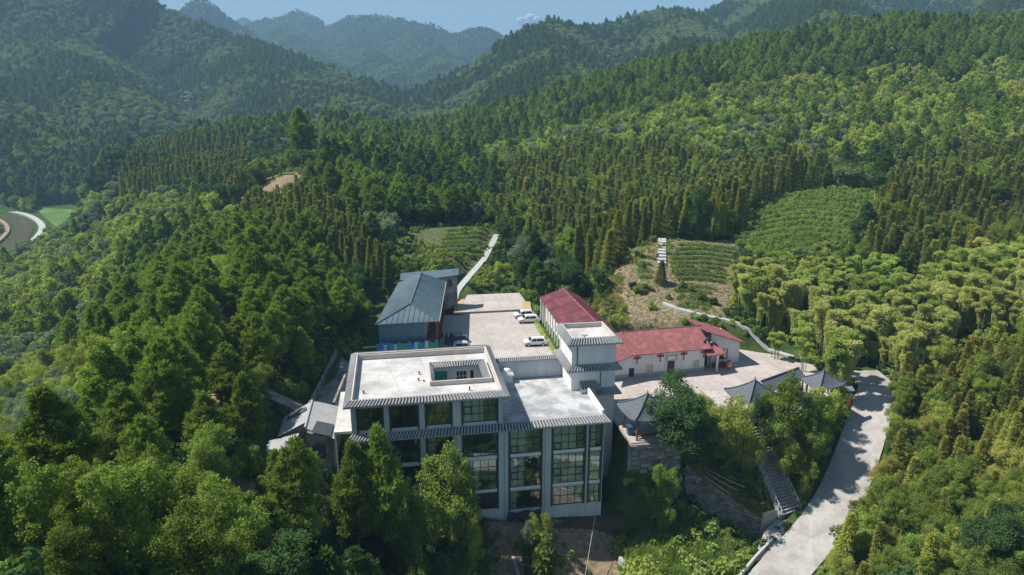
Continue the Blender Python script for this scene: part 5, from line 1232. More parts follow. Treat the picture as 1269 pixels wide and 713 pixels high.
def trunk_mb(h, r, lean=0.05, limbs=5, lr=2.0, z0=0.35, seed=0):
    rr = random.Random(seed); mb = MB(); pts = [(0, 0, -0.6)]
    for k in range(1, 6): pts.append((lean*h*(k/5)**1.5*math.cos(seed), lean*h*(k/5)**1.5*math.sin(seed)+rr.uniform(-.05,.05), h*k/5))
    for k in range(5): mb.tube(pts[k], pts[k+1], r*(1-0.16*k), r*(1-0.16*(k+1)), 7)
    for k in range(limbs):
        t = z0+(0.9-z0)*k/limbs; i = min(4, int(t*5)); a = Vector(pts[i]).lerp(Vector(pts[i+1]), t*5-i); an = k*2.4+seed
        b = a + Vector((math.cos(an)*lr*(1.1-t), math.sin(an)*lr*(1.1-t), lr*0.55)); mb.tube(tuple(a), tuple(b), r*0.4, r*0.12, 5)
    return mb
def broadleaf(seed, nleaf=5200, leaf=0.17, h=9.0, r=3.2, puffs=17, flat=0.75, mats='leaf_mid'):
    """leaf positions and facings of an uneven crown: a few limbs' worth of foliage, each made of many sprays"""
    rr = np.random.default_rng(seed); cs = []; rs = []; zc = h*0.58; nl = 7 if puffs > 9 else 4; a0 = rr.uniform(0, 6.28)
    for l in range(nl):
        an = a0+l*2.39996; q = r*rr.uniform(0.30, 0.66) if l else 0; lr = r*rr.uniform(0.30, 0.52); z = zc + h*0.30*rr.uniform(-0.9, 0.85) + (h*0.12 if l == 0 else 0)
        lc = np.array([math.cos(an)*q, math.sin(an)*q, z]); cs.append(lc); rs.append(lr*0.72)
        for k in range(int(puffs*0.75)):
            d = rr.normal(size=3); d /= np.linalg.norm(d); d[2] = d[2] if d[2] > -0.7 else -d[2]
            cs.append(lc + d*lr*rr.uniform(0.75, 1.2)*np.array([1, 1, 1.15])); rs.append(r*rr.uniform(0.09, 0.20))
    for k in range(4): cs.append(np.array([rr.uniform(-.3,.3)*r, rr.uniform(-.3,.3)*r, h*rr.uniform(0.22, 0.4)])); rs.append(r*rr.uniform(0.2, 0.34))
    cs = np.array(cs); rs = np.array(rs); w = rs**1.7; w /= w.sum(); k = rr.choice(len(rs), nleaf, p=w)
    d = rdir(nleaf); rad = rs[k]*(0.40+0.85*rr.random(nleaf)**0.7 + 0.6*(rr.random(nleaf) < 0.08))
    C = cs[k] + d*rad[:, None]*np.array([1, 1, 1.05]); keep = C[:, 2] > 0.05*h; C = C[keep]; d = d[keep]
    body = C-np.array([0, 0, zc]); body /= np.linalg.norm(body, axis=1, keepdims=True)
    N = d*0.6 + body*0.3 + rdir(len(C))*0.9 + np.array([-0.1, 0, 0.3])
    return C, N
def crown_broad(name, seed, mat, **k):
    leaf = k.pop('leaf', 0.17); C, N = broadleaf(seed, leaf=leaf, **k)
    return leaf_mesh(name, C, N, leaf*RNG.uniform(0.7, 1.35, len(C)), 0.62, [M[mat]])
def crown_pine(name, seed, mat, h=13.0, r=3.4, tufts=760, blades=7, z0=0.38, bl=0.55, bw=0.05):
    rr = np.random.default_rng(seed); T = []; D = []
    nb = 64
    for b in range(nb):
        t = (b+0.5)/nb; z = h*(z0+(0.98-z0)*t); prof = (1-t**2.2)**0.75*(0.50+0.50*rr.random())*(0.55+0.45*min(1, t*3.0))*(1.12-0.35*t); an = b*2.39996+rr.uniform(-.4,.4)
        L_ = r*prof; n = max(5, int(tufts*prof/ (nb*0.6)))
        s = rr.uniform(0.35, 1.0, n)**0.75; side = rr.normal(0, 0.19, n)*L_*s
        x = math.cos(an)*L_*s - math.sin(an)*side; y = math.sin(an)*L_*s + math.cos(an)*side; zz = z + 0.30*L_*s**2*(0.3+t) + rr.normal(0, 0.14, n) - 0.12*L_
        T.append(np.stack([x, y, zz], 1)); D.append(np.tile([math.cos(an)*0.5, math.sin(an)*0.5, 0.75], (n, 1)))
    T = np.vstack(T); D = np.vstack(D); C = np.repeat(T, blades, 0) + RNG.normal(0, 0.08, (len(T)*blades, 3)); Dd = np.repeat(D, blades, 0)*0.9 + rdir(len(C))*0.95
    return blade_mesh(name, C, Dd, bl*RNG.uniform(0.6, 1.3, len(C)), bw*1.3, [M[mat]])
def crown_cedar(name, seed, h=10.5, r=1.45, mats=('leaf_cedar', 'leaf_tip'), nb=3400, tip=0.14, bl=0.42, bw=0.075):
    rr = np.random.default_rng(seed); t = rr.random(nb)**1.25; z = h*(0.10+0.9*t); an = rr.random(nb)*2*math.pi
    lay = 0.5+0.5*np.sin(z*5.2+an*1.0+seed); prof = r*((1-t)**0.8+0.03)*(0.62+0.42*lay)*(0.9+0.2*np.sin(an*3+seed)); q = rr.uniform(0.55, 1.0, nb)
    C = np.stack([np.cos(an)*prof*q, np.sin(an)*prof*q, z - 0.28*prof*q + 0.1*rr.normal(size=nb)], 1)
    D = np.stack([np.cos(an), np.sin(an), -0.15+0.5*t], 1)*1.1 + rdir(nb)*0.55
    mi = ((q > 0.8) & (rr.random(nb) < tip*2.2*(0.4+t))).astype(int)
    return blade_mesh(name, C, D, bl*RNG.uniform(0.7, 1.3, nb), bw, [M[m] for m in mats], mi)
def crown_bamboo(name, seed, mat, h=9.0, n=3400, r=1.9):
    """arching culms whose upper parts carry feathery, drooping leaf sprays"""
    rr = np.random.default_rng(seed); C = []; D = []; nc = 10
    for c in range(nc):
        an = rr.uniform(0, 6.28); R_ = r*rr.uniform(0.15, 0.85); hh = h*rr.uniform(0.62, 1.05); m = n//nc
        t = 0.30+0.72*rr.random(m)**0.75; x = R_*t**2.4; z = hh*0.97*np.sin(t*1.86)
        q = (0.62-0.36*np.abs(t-0.62)*1.4)*rr.random(m)**0.5; b = rr.random(m)*6.28
        C.append(np.stack([math.cos(an)*x+np.cos(b)*q, math.sin(an)*x+np.sin(b)*q, z-0.55*q-0.25*rr.random(m)], 1))
        D.append(np.stack([math.cos(an)*0.5+np.cos(b)*0.7, math.sin(an)*0.5+np.sin(b)*0.7, np.full(m, -0.45)], 1)+rdir(m)*0.6)
    C = np.vstack(C); D = np.vstack(D)
    return blade_mesh(name, C, D, 0.30*RNG.uniform(0.7, 1.4, len(C)), 0.055, [M[mat]])
def culms(h, seed):
    rr = random.Random(seed); mb = MB()
    for k in range(5):
        x, y = rr.uniform(-0.6, 0.6), rr.uniform(-0.6, 0.6); a = (x, y, -0.5); b = (x*1.3, y*1.3, h*0.5); c = (x*2.2, y*2.2, h*0.8)
        mb.tube(a, b, 0.06, 0.05, 6); mb.tube(b, c, 0.05, 0.025, 6)
    return mb
def crown_bush(name, seed, mat, r=1.3, n=900, leaf=0.13):
    C, N = broadleaf(seed, nleaf=n, h=2.0*r, r=r, puffs=8, flat=0.9); C[:, 2] -= 0.5*r
    return leaf_mesh(name, C, N, leaf*RNG.uniform(0.7, 1.4, len(C)), 0.6, [M[mat]])

# prototypes: (trunk mesh, crown mesh, nominal height, nominal radius)
PROTO = {}
def mesh_of(mb, name, mat):
    me = bpy.data.meshes.new(name); me.from_pydata(mb.v, [], mb.f); me.materials.append(M[mat]); me.polygons.foreach_set('use_smooth', [True]*len(me.polygons)); return me
for key, mat, n, leaf in (('mid','leaf_mid',21000,0.09),('light','leaf_light',20000,0.092),('deep','leaf_deep',21000,0.09),('grey','leaf_grey',19000,0.085),('yellow','leaf_yellow',17000,0.09)):
    for v_ in range(3 if key in ('mid','light') else 2):
        sd_ = hash_ = sum(map(ord, key))*7+v_*31
        PROTO.setdefault(('broadleaf_tree', key), []).append((mesh_of(trunk_mb(6.0, 0.17, 0.05, 6, 2.4, 0.35, v_+1), 'trunk', 'bark_pale' if v_ else 'bark'), crown_broad('crown', sd_, mat, nleaf=n, leaf=leaf, puffs=15+3*v_, r=3.2-0.2*v_), 9.0, 3.2))
for key, mat in (('pine','leaf_pine'),('pine_dark','leaf_pine_dark')):
    for v_ in range(3):
        PROTO.setdefault(('pine_tree', key), []).append((mesh_of(trunk_mb(12.0, 0.18, 0.02, 9, 1.8, 0.4, v_+2), 'trunk', 'bark'), crown_pine('crown', 50+v_*9+len(key), mat, r=3.1+0.4*v_, tufts=2300, blades=9, bl=0.46, bw=0.045), 13.0, 3.3))
for key, mats in (('cedar',('leaf_cedar','leaf_tip')),('gold',('leaf_cedar_y','leaf_tip_gold'))):
    for v_ in range(3):
        PROTO.setdefault(('conifer_tree', key), []).append((mesh_of(trunk_mb(9.5, 0.12, 0.01, 0, 1, 0.4, v_), 'trunk', 'bark'), crown_cedar('crown', 90+v_*5+len(key), mats=mats, tip=0.10 if key == 'cedar' else 0.30, nb=4600), 10.5, 1.45))
for key, mat in (('bamboo','leaf_bamboo'),('bamboo_y','leaf_bamboo_y')):
    for v_ in range(3):
        PROTO.setdefault(('bamboo_clump', key), []).append((mesh_of(culms(9.0, v_), 'stem', 'culm'), crown_bamboo('foliage', 120+v_*5+len(key), mat, n=11000), 9.0, 2.2))
for key, mat in (('mid','leaf_mid'),('light','leaf_light'),('deep','leaf_deep'),('yellow','leaf_yellow'),('grass','leaf_grass'),('straw','leaf_straw'),('grey','leaf_grey')):
    for v_ in range(2):
        PROTO.setdefault(('bush', key), []).append((mesh_of(trunk_mb(1.4, 0.05, 0.05, 3, 0.7, 0.3, v_), 'stem', 'bark'), crown_bush('foliage', 160+v_*5+len(key), mat, n=1500, leaf=0.12), 2.0, 1.3))
# light versions for the masses far off (trunk and crown in one mesh)
FAR = {}
def tk(h, r): return MB().tube((0,0,-0.8),(0,0,h),r,r*0.4,5)
for key in ('mid','light','deep','grey','yellow'):
    C, N = broadleaf(300+len(key), nleaf=1500, h=9.0, r=3.2, puffs=12); FAR[('broadleaf_tree', key)] = leaf_mesh('forest_tree', C, N, 0.30*RNG.uniform(0.7,1.3,len(C)), 0.65, [M['leaf_'+key], M['bark']], None, tk(5, 0.16))
def cheap_pine(mat, seed):
    me = crown_pine('forest_tree', seed, mat, tufts=330, blades=4, bl=0.8, bw=0.15); return me
for key in ('pine','pine_dark'): FAR[('pine_tree', key)] = cheap_pine('leaf_'+key, 400+len(key))
for key, mats in (('cedar',('leaf_cedar','leaf_tip')),('gold',('leaf_cedar_y','leaf_tip_gold'))): FAR[('conifer_tree', key)] = crown_cedar('forest_tree', 410+len(key), mats=mats, nb=900, bl=0.7, bw=0.16, tip=0.10 if key == 'cedar' else 0.3)
for key in ('bamboo','bamboo_y'): FAR[('bamboo_clump', key)] = PROTO[('bamboo_clump', key)][0][1]
FARH = {'broadleaf_tree': 9.0, 'pine_tree': 13.0, 'conifer_tree': 10.5, 'bamboo_clump': 9.0, 'bush': 2.0}

# ------------------------------------------------------------------ vegetation: where
def inpoly(px, py, poly):
    px = np.asarray(px, float); py = np.asarray(py, float); ins = np.zeros(px.shape, bool); n = len(poly)
    for i in range(n):
        x0, y0 = poly[i]; x1, y1 = poly[(i+1) % n]
        ins ^= ((y0 > py) != (y1 > py)) & (px < (x1-x0)*(py-y0)/((y1-y0)+1e-12)+x0)
    return ins
def project_np(x, y, z):
    z = z-CAM_H; d = y*math.cos(PITCH)-z*math.sin(PITCH); d = np.maximum(d, 0.1); u = -y*math.sin(PITCH)-z*math.cos(PITCH)
    return CX+FOC*x/d, CY+FOC*u/d, d
# places of interest that stay in open view; (outline in the photograph, nothing nearer than this depth may stand before it)
OPEN = [
 ([(432,432),(612,430),(700,400),(770,398),(772,470),(762,560),(750,640),(600,640),(592,560),(520,540),(505,530),(430,530)], 86),
 ([(462,345),(510,333),(572,334),(660,365),(700,362),(775,420),(868,408),(928,435),(980,440),(990,462),(900,480),(850,482),(770,530),(765,480),(600,440),(465,440)], 118),
 ([(765,530),(765,490),(800,484),(830,505),(820,522)], 97),
 ([(896,482),(937,466),(952,478),(930,490)], 97), ([(1005,465),(1030,462),(1030,478),(1010,478)], 100),
 ([(1042,480),(1058,480),(1060,510),(1042,510)], 103),
 ([(1058,480),(1094,478),(1092,508),(1066,550),(1030,598),(1010,636),(1010,660),(985,700),(985,645),(1040,545)], 90), ([(985,645),(1022,655),(1000,740),(895,740),(915,713)], 84),
 ([(940,546),(956,553),(1002,622),(1002,646),(962,646),(957,590)], 96),
 ([(860,582),(900,598),(948,640),(935,652),(905,630),(866,596)], 90),
 ([(338,498),(396,474),(436,500),(412,556),(340,552)], 89),
 ([(396,432),(440,428),(430,495),(392,490)], 104),
 ([(486,282),(615,278),(628,296),(575,366),(556,335),(500,330)], 190), ([(558,374),(572,340),(596,310),(606,290),(622,290),(612,318),(584,350),(574,374)], 200),
 ([(766,400),(760,360),(748,345),(775,315),(785,298),(830,288),(915,298),(925,330),(905,395),(950,412),(955,425),(840,412)], 135),
 ([(905,290),(940,265),(958,247),(1078,236),(1085,262),(1062,300),(1010,318),(950,318)], 172),
 ([(0,262),(45,262),(48,300),(0,330)], 330), ([(40,258),(98,246),(100,285),(52,318),(44,300)], 300),
 ([(318,204),(374,204),(374,224),(300,236),(270,262),(262,258)], 240),
 ([(600,648),(650,645),(700,680),(740,676),(800,713),(630,713)], 70), ([(757,530),(840,560),(860,590),(940,650),(960,660),(920,713),(800,713),(758,640)], 72),
]
ZONES = [  # (outline in the photograph, kinds with weights)
 ('bamboo', [(915,345),(935,325),(1010,325),(1130,350),(1200,335),(1290,320),(1290,395),(1215,400),(1135,450),(1105,480),(1050,478),(960,440),(905,385)]),
 ('cutbank', [(735,365),(768,345),(780,405),(765,412)]),
 ('gardenbush', [(820,385),(960,425),(960,445),(900,412),(775,412),(780,395)]),
 ('right_young', [(1100,482),(1140,455),(1215,405),(1300,395),(1300,740),(960,740),(1015,650),(1060,590)]),
 ('stairs_grove', [(835,475),(1045,470),(1060,500),(1035,560),(985,640),(930,610),(860,575),(800,560),(790,520)]),
 ('fir_right', [(615,215),(700,185),(800,185),(870,200),(905,215),(1000,205),(1060,235),(1090,240),(1180,180),(1300,185),(1300,330),(1135,350),(1075,320),(1085,262),(1075,232),(950,245),(900,290),(830,290),(775,310),(745,330),(690,320),(650,300),(620,290)]),
 ('fir_left', [(225,170),(300,165),(310,215),(290,245),(225,225),(190,240),(140,235),(160,190)]),
 ('fir_left', [(300,240),(360,225),(420,255),(460,300),(480,340),(420,330),(380,300),(300,290)]),
 ('valley_mix', [(600,190),(900,110),(1060,130),(1060,200),(870,200),(700,185),(615,215),(560,200)]),
 ('upper_right', [(900,110),(1300,70),(1300,190),(1180,185),(1060,205),(1060,130)]),
 ('ridge_pine', [(80,150),(480,80),(900,30),(1300,0),(1300,70),(900,112),(600,192),(560,195),(420,150),(340,160),(220,172),(150,190),(80,230)]),
 ('dark_valley', [(400,150),(610,175),(625,220),(610,280),(490,275),(440,270),(400,225)]),
 ('left_pines', [(170,300),(300,255),(380,290),(430,350),(440,430),(395,430),(330,470),(250,560),(150,560),(120,430)]),
 ('front_trees', [(330,500),(600,530),(620,560),(600,720),(330,720)]),
 ('left_slope', [(-60,240),(200,240),(300,255),(170,300),(120,430),(150,560),(-60,600)]),
 ('left_near', [(-60,560),(250,560),(330,470),(395,430),(340,720),(-60,760)]),
]
MIX = {
 'bamboo': [('bamboo_clump','bamboo',6),('bamboo_clump','bamboo_y',6),('broadleaf_tree','light',0.25)],
 'cutbank': [('bush','straw',5),('bush','grass',1)],
 'gardenbush': [('bush','mid',3),('bush','light',3),('bush','grass',2),('bush','straw',1)],
 'right_young': [('broadleaf_tree','light',5),('conifer_tree','gold',3),('broadleaf_tree','mid',2.5),('conifer_tree','gold',1.5),('broadleaf_tree','yellow',2),('broadleaf_tree','light',2),('bush','light',2)],
 'stairs_grove': [('broadleaf_tree','mid',3),('bush','mid',3),('broadleaf_tree','light',1),('bush','light',2),('broadleaf_tree','deep',1)],
 'fir_right': [('conifer_tree','cedar',10),('conifer_tree','gold',1.5),('broadleaf_tree','mid',1.6),('conifer_tree','cedar',4),('pine_tree','pine',0.8),('broadleaf_tree','light',0.8)],
 'fir_left': [('conifer_tree','cedar',9),('broadleaf_tree','mid',1)],
 'valley_mix': [('broadleaf_tree','mid',4),('broadleaf_tree','light',3),('broadleaf_tree','grey',2),('pine_tree','pine',2)],
 'upper_right': [('broadleaf_tree','mid',4),('broadleaf_tree','light',3),('broadleaf_tree','yellow',0.8),('pine_tree','pine',3),('broadleaf_tree','deep',1.5)],
 'ridge_pine': [('pine_tree','pine',6),('broadleaf_tree','mid',1.3),('pine_tree','pine_dark',2),('pine_tree','pine',2),('broadleaf_tree','deep',0.6)],
 'dark_valley': [('pine_tree','pine_dark',5),('pine_tree','pine',2),('broadleaf_tree','deep',3),('broadleaf_tree','grey',1)],
 'left_pines': [('pine_tree','pine',6),('broadleaf_tree','mid',2.0),('broadleaf_tree','light',1.5),('conifer_tree','cedar',1)],
 'front_trees': [('broadleaf_tree','mid',4),('pine_tree','pine',1.6),('broadleaf_tree','deep',2),('broadleaf_tree','light',1)],
 'left_slope': [('broadleaf_tree','mid',4),('broadleaf_tree','light',3),('broadleaf_tree','grey',2.2),('pine_tree','pine',1.5),('conifer_tree','cedar',0.5)],
 'left_near': [('pine_tree','pine',3),('broadleaf_tree','mid',4),('broadleaf_tree','light',1.2),('broadleaf_tree','grey',1)],
 'default': [('broadleaf_tree','mid',4),('broadleaf_tree','deep',2),('broadleaf_tree','grey',1),('pine_tree','pine_dark',3)],
}
SPACING = {'bamboo': 2.5, 'cutbank': 2.0, 'gardenbush': 2.0, 'right_young': 2.5, 'stairs_grove': 2.9, 'fir_right': 2.9, 'fir_left': 2.9, 'valley_mix': 4.6, 'upper_right': 4.6, 'ridge_pine': 4.4, 'dark_valley': 4.4, 'left_pines': 4.3, 'front_trees': 4.3, 'left_slope': 4.3, 'left_near': 4.3, 'default': 5.5}
SCALE = {'bamboo': (0.6,1.25), 'right_young': (0.40,0.78), 'stairs_grove': (0.45,0.75), 'fir_right': (0.5,1.2), 'fir_left': (0.55,1.05), 'gardenbush': (0.6,1.3), 'cutbank': (0.5,0.9),
  'left_pines': (0.6,1.15), 'front_trees': (0.6,0.95), 'left_slope': (0.5,1.05), 'left_near': (0.5,1.05), 'valley_mix': (0.55,1.15), 'upper_right': (0.55,1.15), 'ridge_pine': (0.5,1.05), 'dark_valley': (0.8,1.3), 'default': (0.6,1.1)}
BUILT = [LOT, PLAZA, FOOT, FIELDG, TEA_R, TEA_L, FIELD_R, KNOLL, LOWYARD,
  UVP([(-19,82),(-8,82),(-8,97),(-19,97)]), UVP([(-15.5,93),(-8,93),(-7,116),(-12.5,122)]), UVP([(-6,110),(12,110),(14,153),(-2,153)]), UVP([(-24,101),(-15,94),(-14,97),(-23,104)]),
  [loc_lb(x, y, 0)[:2] for x, y in ((-5,-3),(25,-3),(25,9.6),(-5,9.6))], UVP([(29,112),(39,112),(39,140),(29,140)]), UVP([(-10,79.3),(28,79),(30,82),(-10,84)])]
STL = [tuple(SB), tuple(ST)]
def jitter_points(x0, x1, y0, y1, s):
    gx, gy = np.meshgrid(np.arange(x0, x1, s), np.arange(y0, y1, s)); 
    gx = gx + (np.arange(gx.shape[0])[:, None] % 2)*s*0.5
    return (gx+RNG.uniform(-.38,.38,gx.shape)*s).ravel(), (gy+RNG.uniform(-.38,.38,gy.shape)*s).ravel()
def zone_of(px, py):
    z = np.full(px.shape, 'default', dtype=object); done = np.zeros(px.shape, bool)
    for nm, poly in ZONES:
        m = inpoly(px, py, poly) & ~done; z[m] = nm; done |= m
    return z
trees = []   # (kind, tint, x, y, z, scale, rz, px, py, depth, zone)
def blocked(kind, x, y, z, sc, px, py, dep):
    H_ = FARH[kind]*sc; r = {'broadleaf_tree': 3.0, 'pine_tree': 2.9, 'conifer_tree': 1.3, 'bamboo_clump': 2.0, 'bush': 1.2}[kind]*sc
    bad = np.zeros(x.shape, bool); f = FOC/dep
    for hh, ww in ((1.0, 0.15), (0.85, 0.55), (0.62, 0.95), (0.35, 0.8), (0.15, 0.5)):
        cx_, cy_, dd = project_np(x, y, z+H_*hh)
        for s in (-1, 0, 1):
            for poly, dmin in OPEN:
                bad |= (dd < dmin) & inpoly(cx_+s*r*ww*f*0.85, cy_, poly)
    return bad
for s in sorted(set(SPACING.values())):
    zs_ = [k for k, v in SPACING.items() if v == s]
    X, Y = jitter_points(-460, 460, 24, 640, s) if s > 3 else jitter_points(-330, 300, 26, 520, s)
    # inside the view, with a margin to each side
    k = (np.abs(X) < 0.90*Y+8); X, Y = X[k], Y[k]
    Z = ground_z(X, Y); px, py, dep = project_np(X, Y, Z+4.0)
    k = (px > -110) & (px < 1380) & (py < 860) & (py > -60); X, Y, Z, px, py, dep = X[k], Y[k], Z[k], px[k], py[k], dep[k]
    zn = zone_of(px, py); k = np.isin(zn, zs_); X, Y, Z, px, py, dep, zn = X[k], Y[k], Z[k], px[k], py[k], dep[k], zn[k]
    k = np.ones(len(X), bool)
    for poly in BUILT: k &= poly_dist(X, Y, poly) > 1.2
    for ln, w in ((ROAD, 3.6), (RIVER, 15), (PATH, 0.5), (TRACK, 2.4), (STL, 2.8), (sl, 1.5)): k &= line_dist(X, Y, ln)[0] > w
    k &= ~inpoly(px, py, [(30,262),(48,252),(78,240),(108,246),(108,268),(62,315),(40,310)])
    X, Y, Z, px, py, dep, zn = X[k], Y[k], Z[k], px[k], py[k], dep[k], zn[k]
    u = RNG.random(len(X)); patch = vnoise(X+500, Y, 22.0)+0.5
    kind = np.empty(len(X), object); tint = np.empty(len(X), object); sc = np.empty(len(X))
    for i in range(len(X)):
        mix = MIX[zn[i]]; w = np.array([m[2] for m in mix], float)
        a = (u[i]*0.5+patch[i]*0.5 + 0.15*math.sin(7*u[i])) % 1.0
        c = np.cumsum(w)/w.sum(); j = int(np.searchsorted(c, a)); j = min(j, len(mix)-1); kind[i], tint[i] = mix[j][0], mix[j][1]
        lo, hi = SCALE[zn[i]]; sc[i] = lo + (hi-lo)*RNG.random()**0.9
        if kind[i] == 'bush' and zn[i] in ('right_young', 'stairs_grove'): sc[i] *= 2.0
    bad = RNG.random(len(X)) < 0.05
    for kd in set(kind):
        m = np.array([q == kd for q in kind]); bad[m] |= blocked(kd, X[m], Y[m], Z[m], sc[m], px[m], py[m], dep[m])
    for i in np.where(~bad)[0]:
        trees.append((kind[i], tint[i], X[i], Y[i], Z[i], sc[i], RNG.random()*6.283, px[i], py[i], dep[i], zn[i]))

# ------------------------------------------------------------------ vegetation: single trees with labels
TN = {('broadleaf_tree','mid'): 'mid-green leafy tree', ('broadleaf_tree','light'): 'light-green leafy tree', ('broadleaf_tree','deep'): 'deep green leafy tree', ('broadleaf_tree','grey'): 'grey-green leafy tree', ('broadleaf_tree','yellow'): 'yellowish leafy tree',
 ('pine_tree','pine'): 'fresh green pine', ('pine_tree','pine_dark'): 'dark green pine', ('conifer_tree','cedar'): 'brown-tipped fir', ('conifer_tree','gold'): 'golden-tipped fir',
 ('bamboo_clump','bamboo'): 'green bamboo plume', ('bamboo_clump','bamboo_y'): 'pale yellow-green bamboo plume',
 ('bush','mid'): 'mid-green bush', ('bush','light'): 'bright green bush', ('bush','deep'): 'deep green bush', ('bush','yellow'): 'yellow-green bush', ('bush','grass'): 'grassy green shrub', ('bush','straw'): 'straw-coloured dry shrub', ('bush','grey'): 'grey-green bush'}
CAT = {'broadleaf_tree': 'tree', 'pine_tree': 'pine', 'conifer_tree': 'fir', 'bamboo_clump': 'bamboo', 'bush': 'bush'}
def place_phrase(px, py, zone):
    h = 'left' if px < 423 else 'middle' if px < 846 else 'right'
    if zone == 'bamboo': return 'in the grove behind the road, ' + ('near the small pavilion' if px < 1060 else 'above the road bend' if px < 1150 else 'towards the right edge')
    if zone == 'right_young': return 'on the right-hand slope ' + ('beside the road' if px < 1110 else 'in the bottom right corner' if py > 590 else 'below the bamboo') + (', high up' if py < 520 and px > 1110 else '')
    if zone == 'stairs_grove': return 'on the bank between the plaza pavilions and the stairs' if px < 950 else 'on the bank between the stairs and the road'
    if zone in ('front_trees',): return 'in front of the grey building, ' + ('below the grey shed' if px < 420 else 'against its facade' if py < 620 else 'at the bottom edge')
    if zone == 'left_near': return 'on the near left slope, ' + ('bottom left corner' if py > 620 and px < 170 else 'below the footpath' if py > 560 else 'beside the footpath' if px > 220 else 'along the left edge')
    if zone == 'left_pines': return 'on the left spur, ' + ('beside the lane and blue-roofed hall' if px > 350 else 'by the upper footpath' if py > 370 else 'on its upper part')
    if zone == 'left_slope': return 'on the far-left slope ' + ('above the river fields' if py < 330 else 'below the river bend' if py < 440 else 'at the left edge')
    if zone in ('fir_right',): return 'in the fir wood ' + ('behind the left tea terraces' if px < 760 else 'above the right tea terraces' if px < 930 else 'right of the bright green field')
    if zone == 'fir_left': return 'in the fir stand on the left spur ' + ('above the knoll' if py < 235 else 'below the knoll')
    if zone in ('gardenbush',): return 'on the bank behind the white building'
    if zone == 'cutbank': return 'on the dry cut bank behind the red-roofed shed'
    if zone == 'dark_valley': return 'in the shaded wood behind the left tea terraces'
    if zone == 'valley_mix': return 'on the middle hillside between the pine ridge and the firs'
    if zone == 'upper_right': return 'high on the right hillside below the pine ridge'
    if zone == 'ridge_pine': return 'on the pine ridge, ' + h + ' part'
    if 560 < px < 780 and 300 < py < 380: return 'in the hollow right behind the parking lot'
    return 'among the undergrowth in the ' + h + ' of the valley' if py > 280 else 'on the lower far slopes at the ' + h
LMK = [('the grey shed',385,525),('the lower footpath bend',265,530),('the upper footpath',278,410),('the lowest footpath stretch',335,650),('the blue-roofed hall',505,375),('the bare knoll',340,213),('the lone knoll pine',372,160),
 ('the river bend',25,295),('the river fields',75,265),('the left pylon',5,160),('the mountain pylon',235,120),('the far left edge',0,450),('the bottom left corner',0,713),('the bottom left quarter edge',160,713),('the grey building front',540,600),
 ('the rubble yard',730,690),('the lantern pavilion',803,505),('the middle pavilion',937,480),('the small pavilion',1010,465),('the staircase foot',985,640),('the staircase head',925,520),('the road bend',1095,490),('the lower road',960,690),
 ('the notice post',1050,495),('the bottom right corner',1269,713),('the lower right edge',1269,600),('the middle right edge',1269,450),('the golden fir',1180,660),('the bright field',1010,270),('the stone steps',820,305),('the slender conifer',820,350),('the tall dark conifer',828,265),
 ('the left tea terraces',545,305),('the pale steps',610,300),('the annex shed',560,345),('the red-roofed shed',700,368),('the white building',840,420),('the saddle',625,60),('the ridge top right',1269,50),('the ridge middle',850,80),('the ridge left end',120,190),
 ('the upper right edge',1269,250),('the bamboo top edge',1130,345),('the street lamp',676,345),('the walled lane',410,460),('the plaza right end',975,445),('the middle hillside',800,160),('the upper right slope',1080,150),('the dark valley wood',520,230),('the left spur top',300,300),('the left spur middle',200,380),('the far-left slope',90,370),('the spur foot',430,400)]
def near_phrase(px, py):
    nm, lx, ly = min(LMK, key=lambda l: math.hypot(px-l[1], (py-l[2])*1.2)); dx, dy = px-lx, ly-py; d = math.hypot(dx, dy)
    a = int(round(math.degrees(math.atan2(dy, dx))/45)) % 8
    w = ['right of','up and right of','above','up and left of','left of','down and left of','below','down and right of'][a]
    b = 'just' if d < 22 else 'a little' if d < 48 else 'some way' if d < 85 else 'well'
    return b + ' ' + w + ' ' + nm
cnt = {}
def plural(t): return t+'es' if t.endswith('bush') else t+'s'
def add_tree(kind, tint, x, y, z, sc, rz, label, group=None, vi=None, sz=None):
    pr_ = PROTO[(kind, tint)]; tr, cr, hh, rr_ = pr_[vi % len(pr_)] if vi is not None else random.choice(pr_)
    e = empty(kind, (x, y, z), rz, label, CAT[kind], group); e.rotation_euler = (random.gauss(0, 0.045), random.gauss(0, 0.045), rz); kw = 1.35 if tint == 'gold' else 1.0; e.scale = (sc*kw*random.uniform(.88,1.15), sc*kw*random.uniform(.88,1.15), (sz or sc)*random.uniform(.92,1.08))
    a = bpy.data.objects.new('stem' if kind in ('bush', 'bamboo_clump') else 'trunk', tr); COL.objects.link(a); a.parent = e
    b = bpy.data.objects.new('foliage' if kind in ('bush', 'bamboo_clump') else 'crown', cr); COL.objects.link(b); b.parent = e
    return e
